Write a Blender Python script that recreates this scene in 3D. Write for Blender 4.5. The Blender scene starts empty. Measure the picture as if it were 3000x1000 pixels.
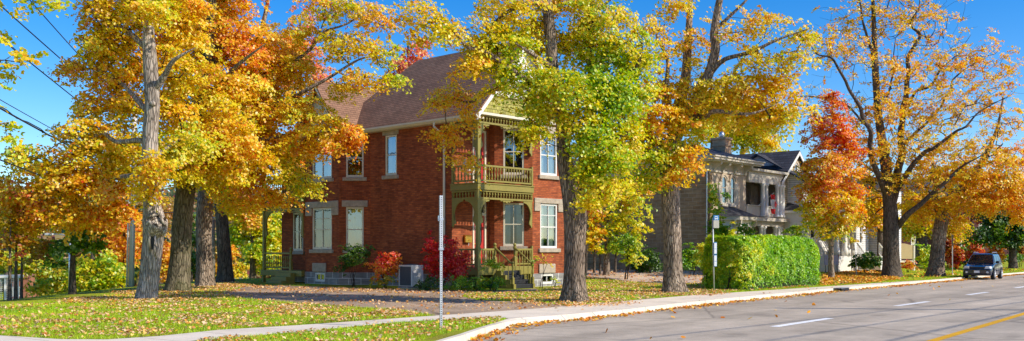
import bpy, bmesh, math, random
import numpy as np
from mathutils import Vector, Matrix, noise, geometry

random.seed(7); RNG = np.random.default_rng(7)
scene = bpy.context.scene
COL = scene.collection
R = math.radians
# ------------------------------------------------------------------ camera model (f in photo pixels, 3000 wide)
F, CX, HY, EYE = 2800.0, 1500.0, 733.0, 1.75
def G(px, py, z=0.0):
    Y = (EYE - z) * F / (py - HY)
    return Vector(((px - CX) / F * Y, Y, z))
def P(px, py, Y):
    return Vector(((px - CX) / F * Y, Y, EYE + (HY - py) / F * Y))
def srgb(r, g, b):
    f = lambda c: (c / 255 / 12.92) if c / 255 <= .04045 else ((c / 255 + .055) / 1.055) ** 2.4
    return (f(r), f(g), f(b))

# ------------------------------------------------------------------ object helpers
def tag(o, label=None, cat=None, group=None, kind=None):
    if label: o['label'] = label
    if cat: o['category'] = cat
    if group: o['group'] = group
    if kind: o['kind'] = kind
    return o
def empty(name, loc=(0, 0, 0), rz=0.0):
    o = bpy.data.objects.new(name, None); COL.objects.link(o)
    o.location = loc; o.rotation_euler = (0, 0, rz); o.empty_display_size = .1
    return o
def thing(name, label, cat, loc=(0, 0, 0), rz=0.0, group=None):
    return tag(empty(name, loc, rz), label, cat, group)
def kids(o):
    return [c for c in COL.objects if c.parent == o]
def copy_tree(o, parent=None):
    c = o.copy(); COL.objects.link(c)
    if parent is not None: c.parent = parent
    for ch in kids(o): copy_tree(ch, c)
    return c

def uv_metric(me):
    """metric box-style UVs from each face's own normal"""
    n = len(me.polygons)
    uvl = me.uv_layers.new(name='UVMap')
    nl = len(me.loops)
    li = np.empty(nl, np.int32); me.loops.foreach_get('vertex_index', li)
    co = np.empty(len(me.vertices) * 3, np.float32); me.vertices.foreach_get('co', co); co = co.reshape(-1, 3)
    nr = np.empty(n * 3, np.float32); me.polygons.foreach_get('normal', nr); nr = nr.reshape(-1, 3)
    tot = np.empty(n, np.int32); me.polygons.foreach_get('loop_total', tot)
    N = np.repeat(nr, tot, axis=0); C = co[li]
    T = np.stack([-N[:, 1], N[:, 0], np.zeros(nl)], 1)
    L = np.linalg.norm(T, axis=1, keepdims=True)
    flat = (L[:, 0] < .05)
    T = np.where(flat[:, None], np.array([[1., 0, 0]]), T / np.maximum(L, 1e-6))
    B = np.cross(N, T)
    uv = np.stack([(C * T).sum(1), (C * B).sum(1)], 1).astype(np.float32)
    uvl.data.foreach_set('uv', uv.ravel())

class MB:
    def __init__(s): s.v = []; s.f = []
    def pts(s, ps):
        i = len(s.v); s.v += [tuple(p) for p in ps]; return i
    def poly(s, ps):
        i = s.pts(ps); s.f.append(tuple(range(i, i + len(ps)))); return s
    def hexa(s, p):
        i = s.pts(p)
        for q in ((0, 3, 2, 1), (4, 5, 6, 7), (0, 1, 5, 4), (1, 2, 6, 5), (2, 3, 7, 6), (3, 0, 4, 7)):
            s.f.append(tuple(i + k for k in q))
        return s
    def box(s, x0, x1, y0, y1, z0, z1):
        return s.hexa([(x0, y0, z0), (x1, y0, z0), (x1, y1, z0), (x0, y1, z0), (x0, y0, z1), (x1, y0, z1), (x1, y1, z1), (x0, y1, z1)])
    def ob(s, W, a0, a1, d0, d1, z0, z1):
        """box in wall coordinates: a along the wall, d outwards"""
        q = [W.p(a0, d1), W.p(a1, d1), W.p(a1, d0), W.p(a0, d0)]
        return s.hexa([(x, y, z0) for x, y in q] + [(x, y, z1) for x, y in q])
    def wpoly(s, W, prof, d0, d1):
        """extrude a polygon given in (a, z) between depths d0 < d1"""
        n = len(prof)
        f = [(*W.p(a, d1), z) for a, z in prof]; b = [(*W.p(a, d0), z) for a, z in prof]
        i = s.pts(f + b)
        s.f.append(tuple(range(i, i + n))); s.f.append(tuple(range(i + 2 * n - 1, i + n - 1, -1)))
        for k in range(n):
            m = (k + 1) % n
            s.f.append((i + k, i + n + k, i + n + m, i + m))
        return s
    def tube(s, ps, rs, n=8, cap=True):
        ps = [Vector(p) for p in ps]
        if not hasattr(rs, '__len__'): rs = [rs] * len(ps)
        ref = Vector((0, 0, 1)) if abs((ps[-1] - ps[0]).normalized().z) < .8 else Vector((1, 0, 0))
        rings = []
        for k, p in enumerate(ps):
            t = (ps[min(k + 1, len(ps) - 1)] - ps[max(k - 1, 0)]).normalized()
            u = t.cross(ref).normalized(); w = t.cross(u)
            rings.append(s.pts([p + (u * math.cos(2 * math.pi * j / n) + w * math.sin(2 * math.pi * j / n)) * rs[k] for j in range(n)]))
        for a, b in zip(rings, rings[1:]):
            for j in range(n):
                m = (j + 1) % n
                s.f.append((a + j, a + m, b + m, b + j))
        if cap:
            s.f.append(tuple(rings[0] + j for j in range(n - 1, -1, -1))); s.f.append(tuple(rings[-1] + j for j in range(n)))
        return s
    def lathe(s, prof, c, n=10):
        cx, cy, cz = c
        rings = [s.pts([(cx + r * math.cos(2 * math.pi * j / n), cy + r * math.sin(2 * math.pi * j / n), cz + z) for j in range(n)]) for r, z in prof]
        for a, b in zip(rings, rings[1:]):
            for j in range(n):
                m = (j + 1) % n
                s.f.append((a + j, a + m, b + m, b + j))
        s.f.append(tuple(rings[0] + j for j in range(n - 1, -1, -1))); s.f.append(tuple(rings[-1] + j for j in range(n)))
        return s
    def build(s, name, mat, parent=None, smooth=False, bevel=0, uv=True, kind=None):
        me = bpy.data.meshes.new(name); me.from_pydata(s.v, [], s.f); me.update()
        if uv: uv_metric(me)
        if smooth: me.polygons.foreach_set('use_smooth', [True] * len(me.polygons))
        if mat: me.materials.append(mat)
        o = bpy.data.objects.new(name, me); COL.objects.link(o)
        if parent: o.parent = parent
        if bevel:
            m = o.modifiers.new('Bevel', 'BEVEL'); m.width = bevel; m.segments = 2; m.limit_method = 'ANGLE'
        if kind: o['kind'] = kind
        return o

class Wall:
    """vertical plane from p0 along t; outward normal is to the right of travel"""
    def __init__(s, p0, p1):
        s.p0 = Vector(p0[:2]); d = Vector(p1[:2]) - s.p0; s.len = d.length; s.t = d.normalized(); s.n = Vector((s.t.y, -s.t.x))
    def p(s, a, d=0.0):
        q = s.p0 + s.t * a + s.n * d; return (q.x, q.y)
def wall_faces(mb, W, z0, z1, ops=(), rev=.13, a0=0.0, a1=None):
    a1 = W.len if a1 is None else a1
    A = sorted({a0, a1, *[v for o in ops for v in o[:2]]}); Z = sorted({z0, z1, *[v for o in ops for v in o[2:4]]})
    for i in range(len(A) - 1):
        for j in range(len(Z) - 1):
            am, zm = (A[i] + A[i + 1]) / 2, (Z[j] + Z[j + 1]) / 2
            if any(o[0] < am < o[1] and o[2] < zm < o[3] for o in ops): continue
            mb.poly([(*W.p(A[i]), Z[j]), (*W.p(A[i + 1]), Z[j]), (*W.p(A[i + 1]), Z[j + 1]), (*W.p(A[i]), Z[j + 1])])
    for (b0, b1, y0, y1) in [o[:4] for o in ops]:
        f = lambda a, z, d: (*W.p(a, d), z)
        mb.poly([f(b0, y0, 0), f(b0, y1, 0), f(b0, y1, -rev), f(b0, y0, -rev)])
        mb.poly([f(b1, y0, -rev), f(b1, y1, -rev), f(b1, y1, 0), f(b1, y0, 0)])
        mb.poly([f(b0, y1, 0), f(b1, y1, 0), f(b1, y1, -rev), f(b0, y1, -rev)])
        mb.poly([f(b0, y0, -rev), f(b1, y0, -rev), f(b1, y0, 0), f(b0, y0, 0)])

# ------------------------------------------------------------------ materials
class NT:
    def __init__(s, name):
        s.m = bpy.data.materials.new(name); s.m.use_nodes = True
        s.t = s.m.node_tree; s.n = s.t.nodes; s.l = s.t.links
        s.b = s.n['Principled BSDF']; s.out = s.n['Material Output']
    def add(s, ty, ins=None, **kw):
        nd = s.n.new(ty)
        for k, v in kw.items(): setattr(nd, k, v)
        for k, v in (ins or {}).items():
            if hasattr(v, 'is_output') or isinstance(v, bpy.types.NodeSocket): s.l.new(v, nd.inputs[k])
            else: nd.inputs[k].default_value = v
        return nd
    def link(s, a, b): s.l.new(a, b)
    def noise(s, vec, scale, detail=4, rough=.6, dist=0):
        return s.add('ShaderNodeTexNoise', {'Vector': vec, 'Scale': scale, 'Detail': detail, 'Roughness': rough, 'Distortion': dist})
    def ramp(s, fac, stops):
        nd = s.n.new('ShaderNodeValToRGB'); s.l.new(fac, nd.inputs[0]); e = nd.color_ramp.elements
        while len(e) < len(stops): e.new(.5)
        for k, (p, c) in enumerate(stops):
            e[k].position = p; e[k].color = (*c, 1) if len(c) == 3 else c
        return nd
    def mix(s, fac, a, b, mode='MIX'):
        nd = s.n.new('ShaderNodeMix'); nd.data_type = 'RGBA'; nd.blend_type = mode
        for k, v in ((0, fac), (6, a), (7, b)):
            if isinstance(v, bpy.types.NodeSocket): s.l.new(v, nd.inputs[k])
            else: nd.inputs[k].default_value = (*v, 1) if hasattr(v, '__len__') and len(v) == 3 else v
        return nd.outputs[2]
    def map(s, vec, scale=(1, 1, 1), loc=(0, 0, 0), rot=(0, 0, 0)):
        return s.add('ShaderNodeMapping', {'Vector': vec, 'Scale': scale, 'Location': loc, 'Rotation': rot}).outputs[0]
    def tc(s, k): 
        nd = s.n.get('tc') or s.n.new('ShaderNodeTexCoord'); nd.name = 'tc'; return nd.outputs[k]
    def bump(s, h, strength=.5, dist=.02):
        bm = s.add('ShaderNodeBump', {'Height': h, 'Strength': strength, 'Distance': dist}); s.l.new(bm.outputs[0], s.b.inputs['Normal'])
    def base(s, c):
        if isinstance(c, bpy.types.NodeSocket): s.l.new(c, s.b.inputs['Base Color'])
        else: s.b.inputs['Base Color'].default_value = (*c, 1)
    def set(s, rough=None, metal=None, spec=None):
        if rough is not None: s.b.inputs['Roughness'].default_value = rough
        if metal is not None: s.b.inputs['Metallic'].default_value = metal
        if spec is not None: s.b.inputs['Specular IOR Level'].default_value = spec
        return s

def mat_plain(name, c, rough=.6, metal=0, var=.18, scale=2.5, bump=.15, spec=.4):
    t = NT(name); o = t.tc('Object')
    n = t.noise(o, scale, 6, .65).outputs['Fac']; n2 = t.noise(o, scale * 9, 3, .6).outputs['Fac']
    f = t.add('ShaderNodeMath', {0: n, 1: n2}, operation='ADD').outputs[0]
    k = lambda m: tuple(min(1, v * m) for v in c)
    r = t.ramp(f, [(.65, k(1 - var)), (1.3, k(1 + var))])
    f2 = t.add('ShaderNodeMapRange', {'Value': f, 'From Min': .6, 'From Max': 1.4}).outputs[0]
    r = t.ramp(f2, [(.1, k(1 - var)), (.9, k(1 + var))])
    t.base(r.outputs[0]); t.set(rough, metal, spec)
    if bump: t.bump(n2, bump, .01)
    return t.m

def mat_brick(name, c1, c2, mortar, bw=.215, bh=.075, ms=.008, bump=.4, dirt=.35, offs=.5):
    t = NT(name); uv = t.tc('UV')
    b = t.add('ShaderNodeTexBrick', {'Vector': uv, 'Color1': (*c1, 1), 'Color2': (*c2, 1), 'Mortar': (*mortar, 1), 'Scale': 1.0, 'Mortar Size': ms, 'Mortar Smooth': .2, 'Bias': 0.0, 'Brick Width': bw, 'Row Height': bh}, offset=offs)
    n = t.noise(uv, .55, 6, .7).outputs['Fac']
    n2 = t.noise(t.map(uv, (1.6, 10, 1)), 1.0, 3, .6).outputs['Fac']
    dk = t.ramp(n, [(.3, (1 - dirt,) * 3), (.68, (1.08,) * 3)]).outputs[0]
    dk2 = t.ramp(n2, [(.3, (.62,) * 3), (.7, (1.22,) * 3)]).outputs[0]
    c = t.mix(1.0, b.outputs['Color'], dk, 'MULTIPLY'); c = t.mix(.8, c, dk2, 'MULTIPLY')
    stn = t.noise(t.map(uv, (1.1, .16, 1)), 1.0, 5, .65).outputs['Fac']; c = t.mix(1.0, c, t.ramp(stn, [(.30, (.66, .64, .62)), (.5, (1, 1, 1)), (.72, (1.12, 1.08, 1.04))]).outputs[0], 'MULTIPLY')
    t.base(c); t.set(.88, 0, .2)
    inv = t.add('ShaderNodeMath', {0: 1.0, 1: b.outputs['Fac']}, operation='SUBTRACT').outputs[0]
    hh = t.add('ShaderNodeMath', {0: inv, 1: n2}, operation='ADD').outputs[0]
    t.bump(hh, bump, .012)
    return t.m

def mat_shingle(name, c, rowh=.14, w=.3, var=.25, bump=.6):
    t = NT(name); uv = t.tc('UV')
    k = lambda m: tuple(v * m for v in c)
    b = t.add('ShaderNodeTexBrick', {'Vector': uv, 'Color1': (*k(1 - var), 1), 'Color2': (*k(1 + var), 1), 'Mortar': (*k(.35), 1), 'Scale': 1.0, 'Mortar Size': .012, 'Mortar Smooth': .3, 'Bias': 0.0, 'Brick Width': w, 'Row Height': rowh})
    sep = t.add('ShaderNodeSeparateXYZ', {0: uv}).outputs[1]
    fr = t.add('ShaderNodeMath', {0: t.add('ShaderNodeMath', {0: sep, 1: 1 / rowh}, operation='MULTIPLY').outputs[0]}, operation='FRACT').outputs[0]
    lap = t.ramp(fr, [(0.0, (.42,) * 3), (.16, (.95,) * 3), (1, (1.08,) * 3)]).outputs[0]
    n = t.noise(uv, .8, 6, .7).outputs['Fac']
    st = t.ramp(n, [(.3, (.75,) * 3), (.7, (1.2,) * 3)]).outputs[0]
    cc = t.mix(1.0, t.mix(1.0, b.outputs['Color'], lap, 'MULTIPLY'), st, 'MULTIPLY')
    t.base(cc); t.set(.9, 0, .2)
    saw = t.add('ShaderNodeMath', {0: 1.0, 1: fr}, operation='SUBTRACT').outputs[0]
    t.bump(saw, bump, .03)
    return t.m

def mat_leaf(name, trans=.42, gloss=.06):
    t = NT(name); t.n.remove(t.b)
    a = t.add('ShaderNodeAttribute', attribute_name='Col')
    geo = t.n.new('ShaderNodeNewGeometry')
    d = t.add('ShaderNodeBsdfDiffuse', {'Color': a.outputs['Color']})
    hs = t.add('ShaderNodeHueSaturation', {'Saturation': 1.08, 'Value': 1.05, 'Color': a.outputs['Color']})
    tr = t.add('ShaderNodeBsdfTranslucent', {'Color': hs.outputs[0]})
    m1 = t.add('ShaderNodeMixShader', {0: trans, 1: d.outputs[0], 2: tr.outputs[0]})
    g = t.add('ShaderNodeBsdfGlossy', {'Color': (1, 1, 1, 1), 'Roughness': .42})
    m2 = t.add('ShaderNodeMixShader', {0: gloss, 1: m1.outputs[0], 2: g.outputs[0]})
    t.link(m2.outputs[0], t.out.inputs[0])
    return t.m

def mat_bark(name, c1, c2, scale=1.0, bump=.9, moss=0.0):
    t = NT(name); o = t.tc('Object')
    v = t.map(o, (9 * scale, 9 * scale, 1.5 * scale))
    n = t.noise(v, 1.0, 8, .68, .8).outputs['Fac']
    vo = t.add('ShaderNodeTexVoronoi', {'Vector': t.map(o, (15 * scale, 15 * scale, 2.6 * scale)), 'Scale': 1.0}, feature='DISTANCE_TO_EDGE').outputs['Distance']
    cr = t.ramp(vo, [(0.0, (.25,) * 3), (.16, (1,) * 3)]).outputs[0]
    big = t.noise(o, .9, 4, .6).outputs['Fac']
    c = t.ramp(n, [(.3, tuple(x * .45 for x in c1)), (.5, c1), (.72, c2)]).outputs[0]
    c = t.mix(.75, c, cr, 'MULTIPLY')
    c = t.mix(1.0, c, t.ramp(big, [(.3, (.72,) * 3), (.7, (1.2,) * 3)]).outputs[0], 'MULTIPLY')
    if moss:
        mf = t.ramp(t.noise(o, 1.3, 5, .7).outputs['Fac'], [(.48, (0, 0, 0)), (.66, (moss,) * 3)]).outputs[0]
        c = t.mix(mf, c, (.10, .11, .03))
    t.base(c); t.set(.95, 0, .1)
    h = t.add('ShaderNodeMath', {0: n, 1: cr}, operation='ADD').outputs[0]
    t.bump(h, bump, .05)
    return t.m

def mat_glass(name, tint=(.02, .025, .03), refl=.35):
    t = NT(name); t.n.remove(t.b)
    o = t.tc('Object')
    nz = t.noise(o, .9, 2, .5).outputs['Fac']
    bp = t.add('ShaderNodeBump', {'Height': nz, 'Strength': .12, 'Distance': .05})
    g = t.add('ShaderNodeBsdfGlossy', {'Color': (.9, .95, 1, 1), 'Roughness': .015, 'Normal': bp.outputs[0]})
    tr = t.add('ShaderNodeBsdfTransparent', {'Color': (.78, .84, .84, 1)})
    lw = t.add('ShaderNodeFresnel', {'IOR': 1.5})
    f = t.add('ShaderNodeMath', {0: lw.outputs[0], 1: refl}, operation='ADD')
    f.use_clamp = True
    m = t.add('ShaderNodeMixShader', {0: f.outputs[0], 1: tr.outputs[0], 2: g.outputs[0]})
    t.link(m.outputs[0], t.out.inputs[0])
    return t.m

M = {}
M['brick'] = mat_brick('red_brick', (.56, .142, .046), (.34, .078, .03), (.20, .085, .055), bw=.23, bh=.085, ms=.009, bump=.45)
M['found'] = mat_brick('foundation_stone', (.30, .28, .27), (.36, .34, .33), (.75, .72, .68), bw=.62, bh=.32, ms=.02, bump=.3, dirt=.2)
M['lime'] = mat_plain('limestone', (.44, .36, .27), .9, var=.35, scale=4, bump=.9)
M['cream'] = mat_plain('cream_paint', (.74, .66, .50), .45, var=.08, bump=.05)
M['white'] = mat_plain('white_paint', (.78, .75, .70), .5, var=.07, bump=.05)
M['olive'] = mat_plain('olive_paint', (.27, .222, .045), .5, var=.16, scale=3, bump=.1)
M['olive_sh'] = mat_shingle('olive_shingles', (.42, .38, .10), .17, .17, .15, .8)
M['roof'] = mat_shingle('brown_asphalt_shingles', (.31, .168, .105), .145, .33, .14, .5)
M['red'] = mat_plain('red_door_paint', (.50, .035, .03), .35, var=.1, bump=.05)
M['glass'] = mat_glass('window_glass', refl=.22)
M['glass_lo'] = mat_glass('dim_glass', refl=.05)
M['curtain'] = mat_plain('net_curtain', (.46, .52, .46), .9, var=.2, scale=3, bump=.2)
M['dark'] = mat_plain('dark_room', (.02, .02, .022), .9, var=.3)
M['step'] = mat_plain('black_step_rubber', (.018, .018, .02), .6, var=.3)
M['metal'] = mat_plain('galvanised_steel', (.55, .57, .60), .38, .75, var=.12, scale=8)
M['acm'] = mat_plain('grey_ac_metal', (.74, .74, .73), .5, .0, var=.1)
M['acg'] = mat_plain('dark_grille', (.10, .11, .13), .6)
M['brass'] = mat_plain('brass', (.60, .33, .05), .3, .8, var=.2)
M['black'] = mat_plain('black_metal', (.02, .02, .02), .45)
# ================================================================== brick house (corner house)
def bars(mb, W, a0, a1, z0, z1, b, d0, d1, cols=2, rows=(.5,), bar=.035):
    mb.ob(W, a0, a0 + b, d0, d1, z0, z1); mb.ob(W, a1 - b, a1, d0, d1, z0, z1)
    mb.ob(W, a0 + b, a1 - b, d0, d1, z0, z0 + b * 1.3); mb.ob(W, a0 + b, a1 - b, d0, d1, z1 - b, z1)
    zi0, zi1 = z0 + b * 1.3, z1 - b
    for k, r in enumerate(rows):
        z = zi0 + (zi1 - zi0) * r; h = bar * (1.5 if r < .6 else 1.0)
        mb.ob(W, a0 + b, a1 - b, d0 + .012, d1 - .018, z - h / 2, z + h / 2)
    edges = [0, *rows, 1]
    for c in range(1, cols):
        a = a0 + b + (a1 - a0 - 2 * b) * c / cols
        for e0, e1 in zip(edges, edges[1:]):
            mb.ob(W, a - bar / 2, a + bar / 2, d0 + .016, d1 - .024, zi0 + (zi1 - zi0) * e0 + bar * .5, zi0 + (zi1 - zi0) * e1 - bar * .5)

def curtain_mesh(W, a0, a1, z0, z1, d, folds=7, amp=.03, gap=0.0):
    mb = MB(); n = 40
    for s0, s1 in (((a0, a1),) if not gap else ((a0, a0 + (a1 - a0) * (.5 - gap)), (a1 - (a1 - a0) * (.5 - gap), a1))):
        row = []
        for k in range(n + 1):
            a = s0 + (s1 - s0) * k / n
            row.append(W.p(a, d + amp * math.sin(k / n * folds * 6.28 + math.sin(k) * .6)))
        i = mb.pts([(x, y, z0) for x, y in row] + [(x, y, z1) for x, y in row])
        for k in range(n): mb.f.append((i + k, i + k + 1, i + n + 2 + k, i + n + 1 + k))
    return mb

def window(root, W, a0, a1, z0, z1, fm='cream', cols=2, rows=(.5,), lintel=None, sill=True, cur='full', glass='glass', stone='lime', rev=.13, shoulder=0.0):
    mb = MB(); bars(mb, W, a0 + .004, a1 - .004, z0 + .004, z1 - .004, .085, -.105, -.015, cols, rows)
    o = mb.build('window', M[fm], root, bevel=.006)
    g = MB(); g.poly([(*W.p(a, -.075), z) for a, z in ((a0 + .06, z0 + .06), (a1 - .06, z0 + .06), (a1 - .06, z1 - .06), (a0 + .06, z1 - .06))])
    g.build('pane', M[glass], o)
    if cur:
        curtain_mesh(W, a0 + .05, a1 - .05, z0 + (.05 if cur != 'half' else (z1 - z0) * .0), z1 - .05, -.2, 6, .025, gap={'full': 0, 'gap': .16, 'half': .2}[cur]).build('curtain', M['curtain'], o, smooth=True)
    if sill:
        MB().ob(W, a0 - .16, a1 + .16, -.02, .11, z0 - .19, z0 - .004).build('sill', M[stone], o, bevel=.02)
    if lintel:
        l0, l1, h, dz = lintel
        mb = MB(); mb.ob(W, a0 - l0, a1 + l1, -.02, .07, z1 + .004, z1 + h)
        if shoulder:
            mb.ob(W, a0 - l0, a0 - .03, -.02, .066, z1 - shoulder, z1 + .002); mb.ob(W, a1 + .03, a1 + l1, -.02, .066, z1 - shoulder, z1 + .002)
        mb.build('lintel', M[stone], o, bevel=.025)
    return o

O1 = G(1400, 847); TH1 = R(47)
house = thing('brick_house', 'two storey red brick corner house with olive painted porches and brown shingle roof', 'house', O1, TH1)
Wa = Wall((3.69, 0), (6.08, 0)); Wb = Wall((2.40, 1.29), (3.69, 0)); Wc = Wall((2.40, 1.7), (2.40, 1.29)); Wd = Wall((0, 1.7), (2.40, 1.7))
We = Wall((0, 7.67), (0, 1.7)); Wf = Wall((-1.1, 8.77), (0, 7.67)); Wg = Wall((-1.1, 11.7), (-1.1, 8.77)); Wh = Wall((0, 12.8), (-1.1, 11.7)); Wi = Wall((0, 15.57), (0, 12.8))
Wj = Wall((6.08, 0), (6.08, 15.57)); Wk = Wall((6.08, 15.57), (0, 15.57))
FZ, EZ = .62, 8.0
OPS = {Wa: [(.56, 1.82, 1.83, 4.0), (.56, 1.82, 5.38, 7.42)], Wb: [(.42, 1.42, 1.93, 4.0), (.42, 1.42, 5.35, 7.52)],
       Wd: [(1.34, 2.24, 1.03, 4.02), (1.34, 2.24, 4.80, 7.45)], We: [(1.17, 2.05, 5.44, 7.42)],
       Wf: [(.33, 1.22, 1.78, 3.92), (.33, 1.22, 5.42, 7.35)], Wg: [(.62, 2.30, 1.78, 3.92), (.62, 2.30, 5.42, 7.35)],
       Wi: [(1.10, 2.07, 1.70, 3.80), (1.10, 2.07, 5.42, 7.3)]}
mb = MB()
for W in (Wa, Wb, Wc, Wd, We, Wf, Wg, Wh, Wi, Wj, Wk):
    wall_faces(mb, W, FZ, EZ, OPS.get(W, ()))
# brick pilaster beside the door and corner
mb.ob(Wd, 2.26, 2.39, -.01, .06, 1.04, 7.6)
mb.build('brick_wall', M['brick'], house)
mb = MB()
BASEW = {Wa: [(.62, 1.5, .10, .58)], Wg: [(.9, 1.75, .12, .58)]}
for W in (Wa, Wb, Wc, Wd, We, Wf, Wg, Wh, Wi, Wj, Wk):
    W2 = Wall(W.p(-.02 if W not in (Wb,) else 0, .03), W.p(W.len + .02, .03))
    off = .02 if W is not Wb else 0
    wall_faces(mb, W2, -1.6, FZ, [(a + off, b + off, c, d) for a, b, c, d in BASEW.get(W, ())])
    mb.poly([(*W.p(-.02, .03), FZ), (*W.p(W.len + .02, .03), FZ), (*W.p(W.len, -.02), FZ), (*W.p(0, -.02), FZ)])
mb.build('foundation', M['found'], house)
# dark interior so that panes have depth behind them
mb = MB(); mb.box(.45, 5.7, 2.2, 15.2, -.5, 7.9); mb.box(4.1, 5.7, .4, 2.3, -.5, 7.9); mb.box(-.6, .5, 9.2, 11.4, -.5, 7.9)
mb.build('interior', M['dark'], house)
window(house, Wa, *OPS[Wa][0], fm='white', rows=(.47, .76), lintel=(.46, .46, .26, 0), shoulder=.38, cur='gap')
window(house, Wa, *OPS[Wa][1], fm='white', rows=(.47, .76), lintel=(.3, .3, .34, 0), cur='gap')
window(house, Wb, *OPS[Wb][0], lintel=None, cur='gap', glass='glass_lo'); window(house, Wb, *OPS[Wb][1], lintel=(.12, .1, .22, 0), cur=None)
window(house, We, *OPS[We][0], cols=1, lintel=(.16, .16, .28, 0), cur='gap')
window(house, Wf, *OPS[Wf][0], cols=1, lintel=(.2, .2, .33, 0), cur='full', rows=(.46,)); window(house, Wf, *OPS[Wf][1], cols=1, lintel=(.2, .2, .33, 0), cur=None)
window(house, Wg, *OPS[Wg][0], rows=(.47, .76), lintel=(.55, .55, .33, 0), shoulder=.4, cur='full', glass='glass_lo'); window(house, Wg, *OPS[Wg][1], rows=(.47, .76), lintel=(.5, .5, .33, 0), shoulder=.3, cur='gap')
window(house, Wi, *OPS[Wi][0], lintel=(.1, .1, .12, 0), cur='gap', glass='glass_lo'); window(house, Wi, *OPS[Wi][1], lintel=(.1, .1, .3, 0), cur='gap')
for W, q in ((Wa, BASEW[Wa][0]), (Wg, BASEW[Wg][0])):
    W2 = Wall(W.p(0, .03), W.p(W.len, .03))
    o = window(house, W2, *q, fm='white', cols=2, rows=(), sill=False, cur=None)
    MB().ob(W2, q[0] - .2, q[1] + .12, -.02, .05, q[3] + .05, 1.08).build('lintel', M['lime'], o, bevel=.03)
# --- doors
def front_door(z0, z1, transom):
    a0, a1 = OPS[Wd][0][:2]; ztop = z1
    zd = z0 + 2.36 if transom else z1 - .09
    mb = MB(); b = .10
    mb.ob(Wd, a0 + .003, a0 + b, -.11, .03, z0, ztop - .003); mb.ob(Wd, a1 - b, a1 - .003, -.11, .03, z0, ztop - .003); mb.ob(Wd, a0 + b, a1 - b, -.11, .03, ztop - b, ztop - .003)
    if transom: mb.ob(Wd, a0 + b, a1 - b, -.105, .02, zd, zd + .14)
    d = MB(); da0, da1 = a0 + b, a1 - b
    s = .13
    d.ob(Wd, da0, da0 + s, -.09, -.045, z0, zd); d.ob(Wd, da1 - s, da1, -.09, -.045, z0, zd)
    d.ob(Wd, da0 + s, da1 - s, -.09, -.045, z0, z0 + .85); d.ob(Wd, da0 + s, da1 - s, -.09, -.045, zd - .2, zd)
    for q in (0, 1):
        d.ob(Wd, da0 + s + .02 + q * (da1 - da0 - 2 * s) / 2, da0 + s - .02 + (q + 1) * (da1 - da0 - 2 * s) / 2, -.05, -.03, z0 + .22, z0 + .72)
    cm = (da0 + da1) / 2; hw = (da1 - da0) / 2 - s                     # arched corners of the oval light
    for sgn in (-1, 1):
        for zc, dz in ((zd - .2, -1), (z0 + .85, 1)):
            d.wpoly(Wd, [(cm + sgn * hw, zc), (cm + sgn * hw * .35, zc), (cm + sgn * hw * .72, zc + dz * .10), (cm + sgn * hw, zc + dz * .27)] if sgn * dz < 0 else [(cm + sgn * hw, zc), (cm + sgn * hw, zc + dz * .27), (cm + sgn * hw * .72, zc + dz * .10), (cm + sgn * hw * .35, zc)], -.088, -.047)
    do = d.build('door', M['red'], house, bevel=.006)
    mb.build('frame', M['cream'], do, bevel=.008)
    g = MB(); g.poly([(*Wd.p(a, -.07), z) for a, z in ((da0 + .1, z0 + .8), (da1 - .1, z0 + .8), (da1 - .1, zd - .1), (da0 + .1, zd - .1))])
    if transom: g.poly([(*Wd.p(a, -.07), z) for a, z in ((da0, zd + .14), (da1, zd + .14), (da1, ztop - b), (da0, ztop - b))])
    g.build('pane', M['glass_lo'], do)
    curtain_mesh(Wd, da0 + .12, da1 - .12, z0 + .9, z0 + 1.9, -.12, 5, .02, gap=.12).build('curtain', M['curtain'], do, smooth=True)
    MB().lathe([(.012, -.05), (.03, -.02), (.03, .02), (.012, .05)], (*Wd.p(da0 + .06, -.01), z0 + 1.0), 8).build('handle', M['brass'], do, smooth=True)
front_door(1.03, 4.02, True); front_door(4.80, 7.45, False)
# --- roof
ZR, ZE, XR, XL, XH = 11.65, 7.80, 3.04, -.38, 6.46
mb = MB()
mb.poly([(XL, -.38, ZE), (XL, 11.02, ZE), (XR, 7.6, ZR), (XR, -.38, ZR)]); mb.poly([(XH, 11.02, ZE), (XH, -.38, ZE), (XR, -.38, ZR), (XR, 7.6, ZR)])
mb.poly([(XL, 11.02, ZE), (XH, 11.02, ZE), (XR, 7.6, ZR)])
# rear block and cross gable over the bay
mb.poly([(XL + .01, 15.95, ZE + .002), (XR, 13.0, 10.1), (XR, 8.0, 10.1), (XL + .01, 8.0, ZE + .002)]); mb.poly([(XH - .01, 15.95, ZE + .002), (XH - .01, 8.0, ZE + .002), (XR, 8.0, 10.1), (XR, 13.0, 10.1)])
mb.poly([(XL + .01, 15.95, ZE + .002), (XH - .01, 15.95, ZE + .002), (XR, 13.0, 10.1)])
GY0, GY1, GYM, GZ, GX = 8.32, 12.14, 10.23, 10.42, -1.62
mb.poly([(GX, GY0, ZE + .004), (2.6, GY0, ZE + .004), (2.6, GYM, GZ), (GX, GYM, GZ)]); mb.poly([(2.6, GY1, ZE + .004), (GX, GY1, ZE + .004), (GX, GYM, GZ), (2.6, GYM, GZ)])
roof = mb.build('roof', M['roof'], house)
sol = roof.modifiers.new('Solidify', 'SOLIDIFY'); sol.thickness = .07; sol.offset = -1
mb = MB(); mb.tube([(XR, -.38, ZR + .01), (XR, 7.6, ZR + .01)], .07, 6); mb.tube([(XR, 7.6, ZR), (XL, 11.02, ZE)], .05, 6); mb.build('ridge_cap', M['roof'], roof)
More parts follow.
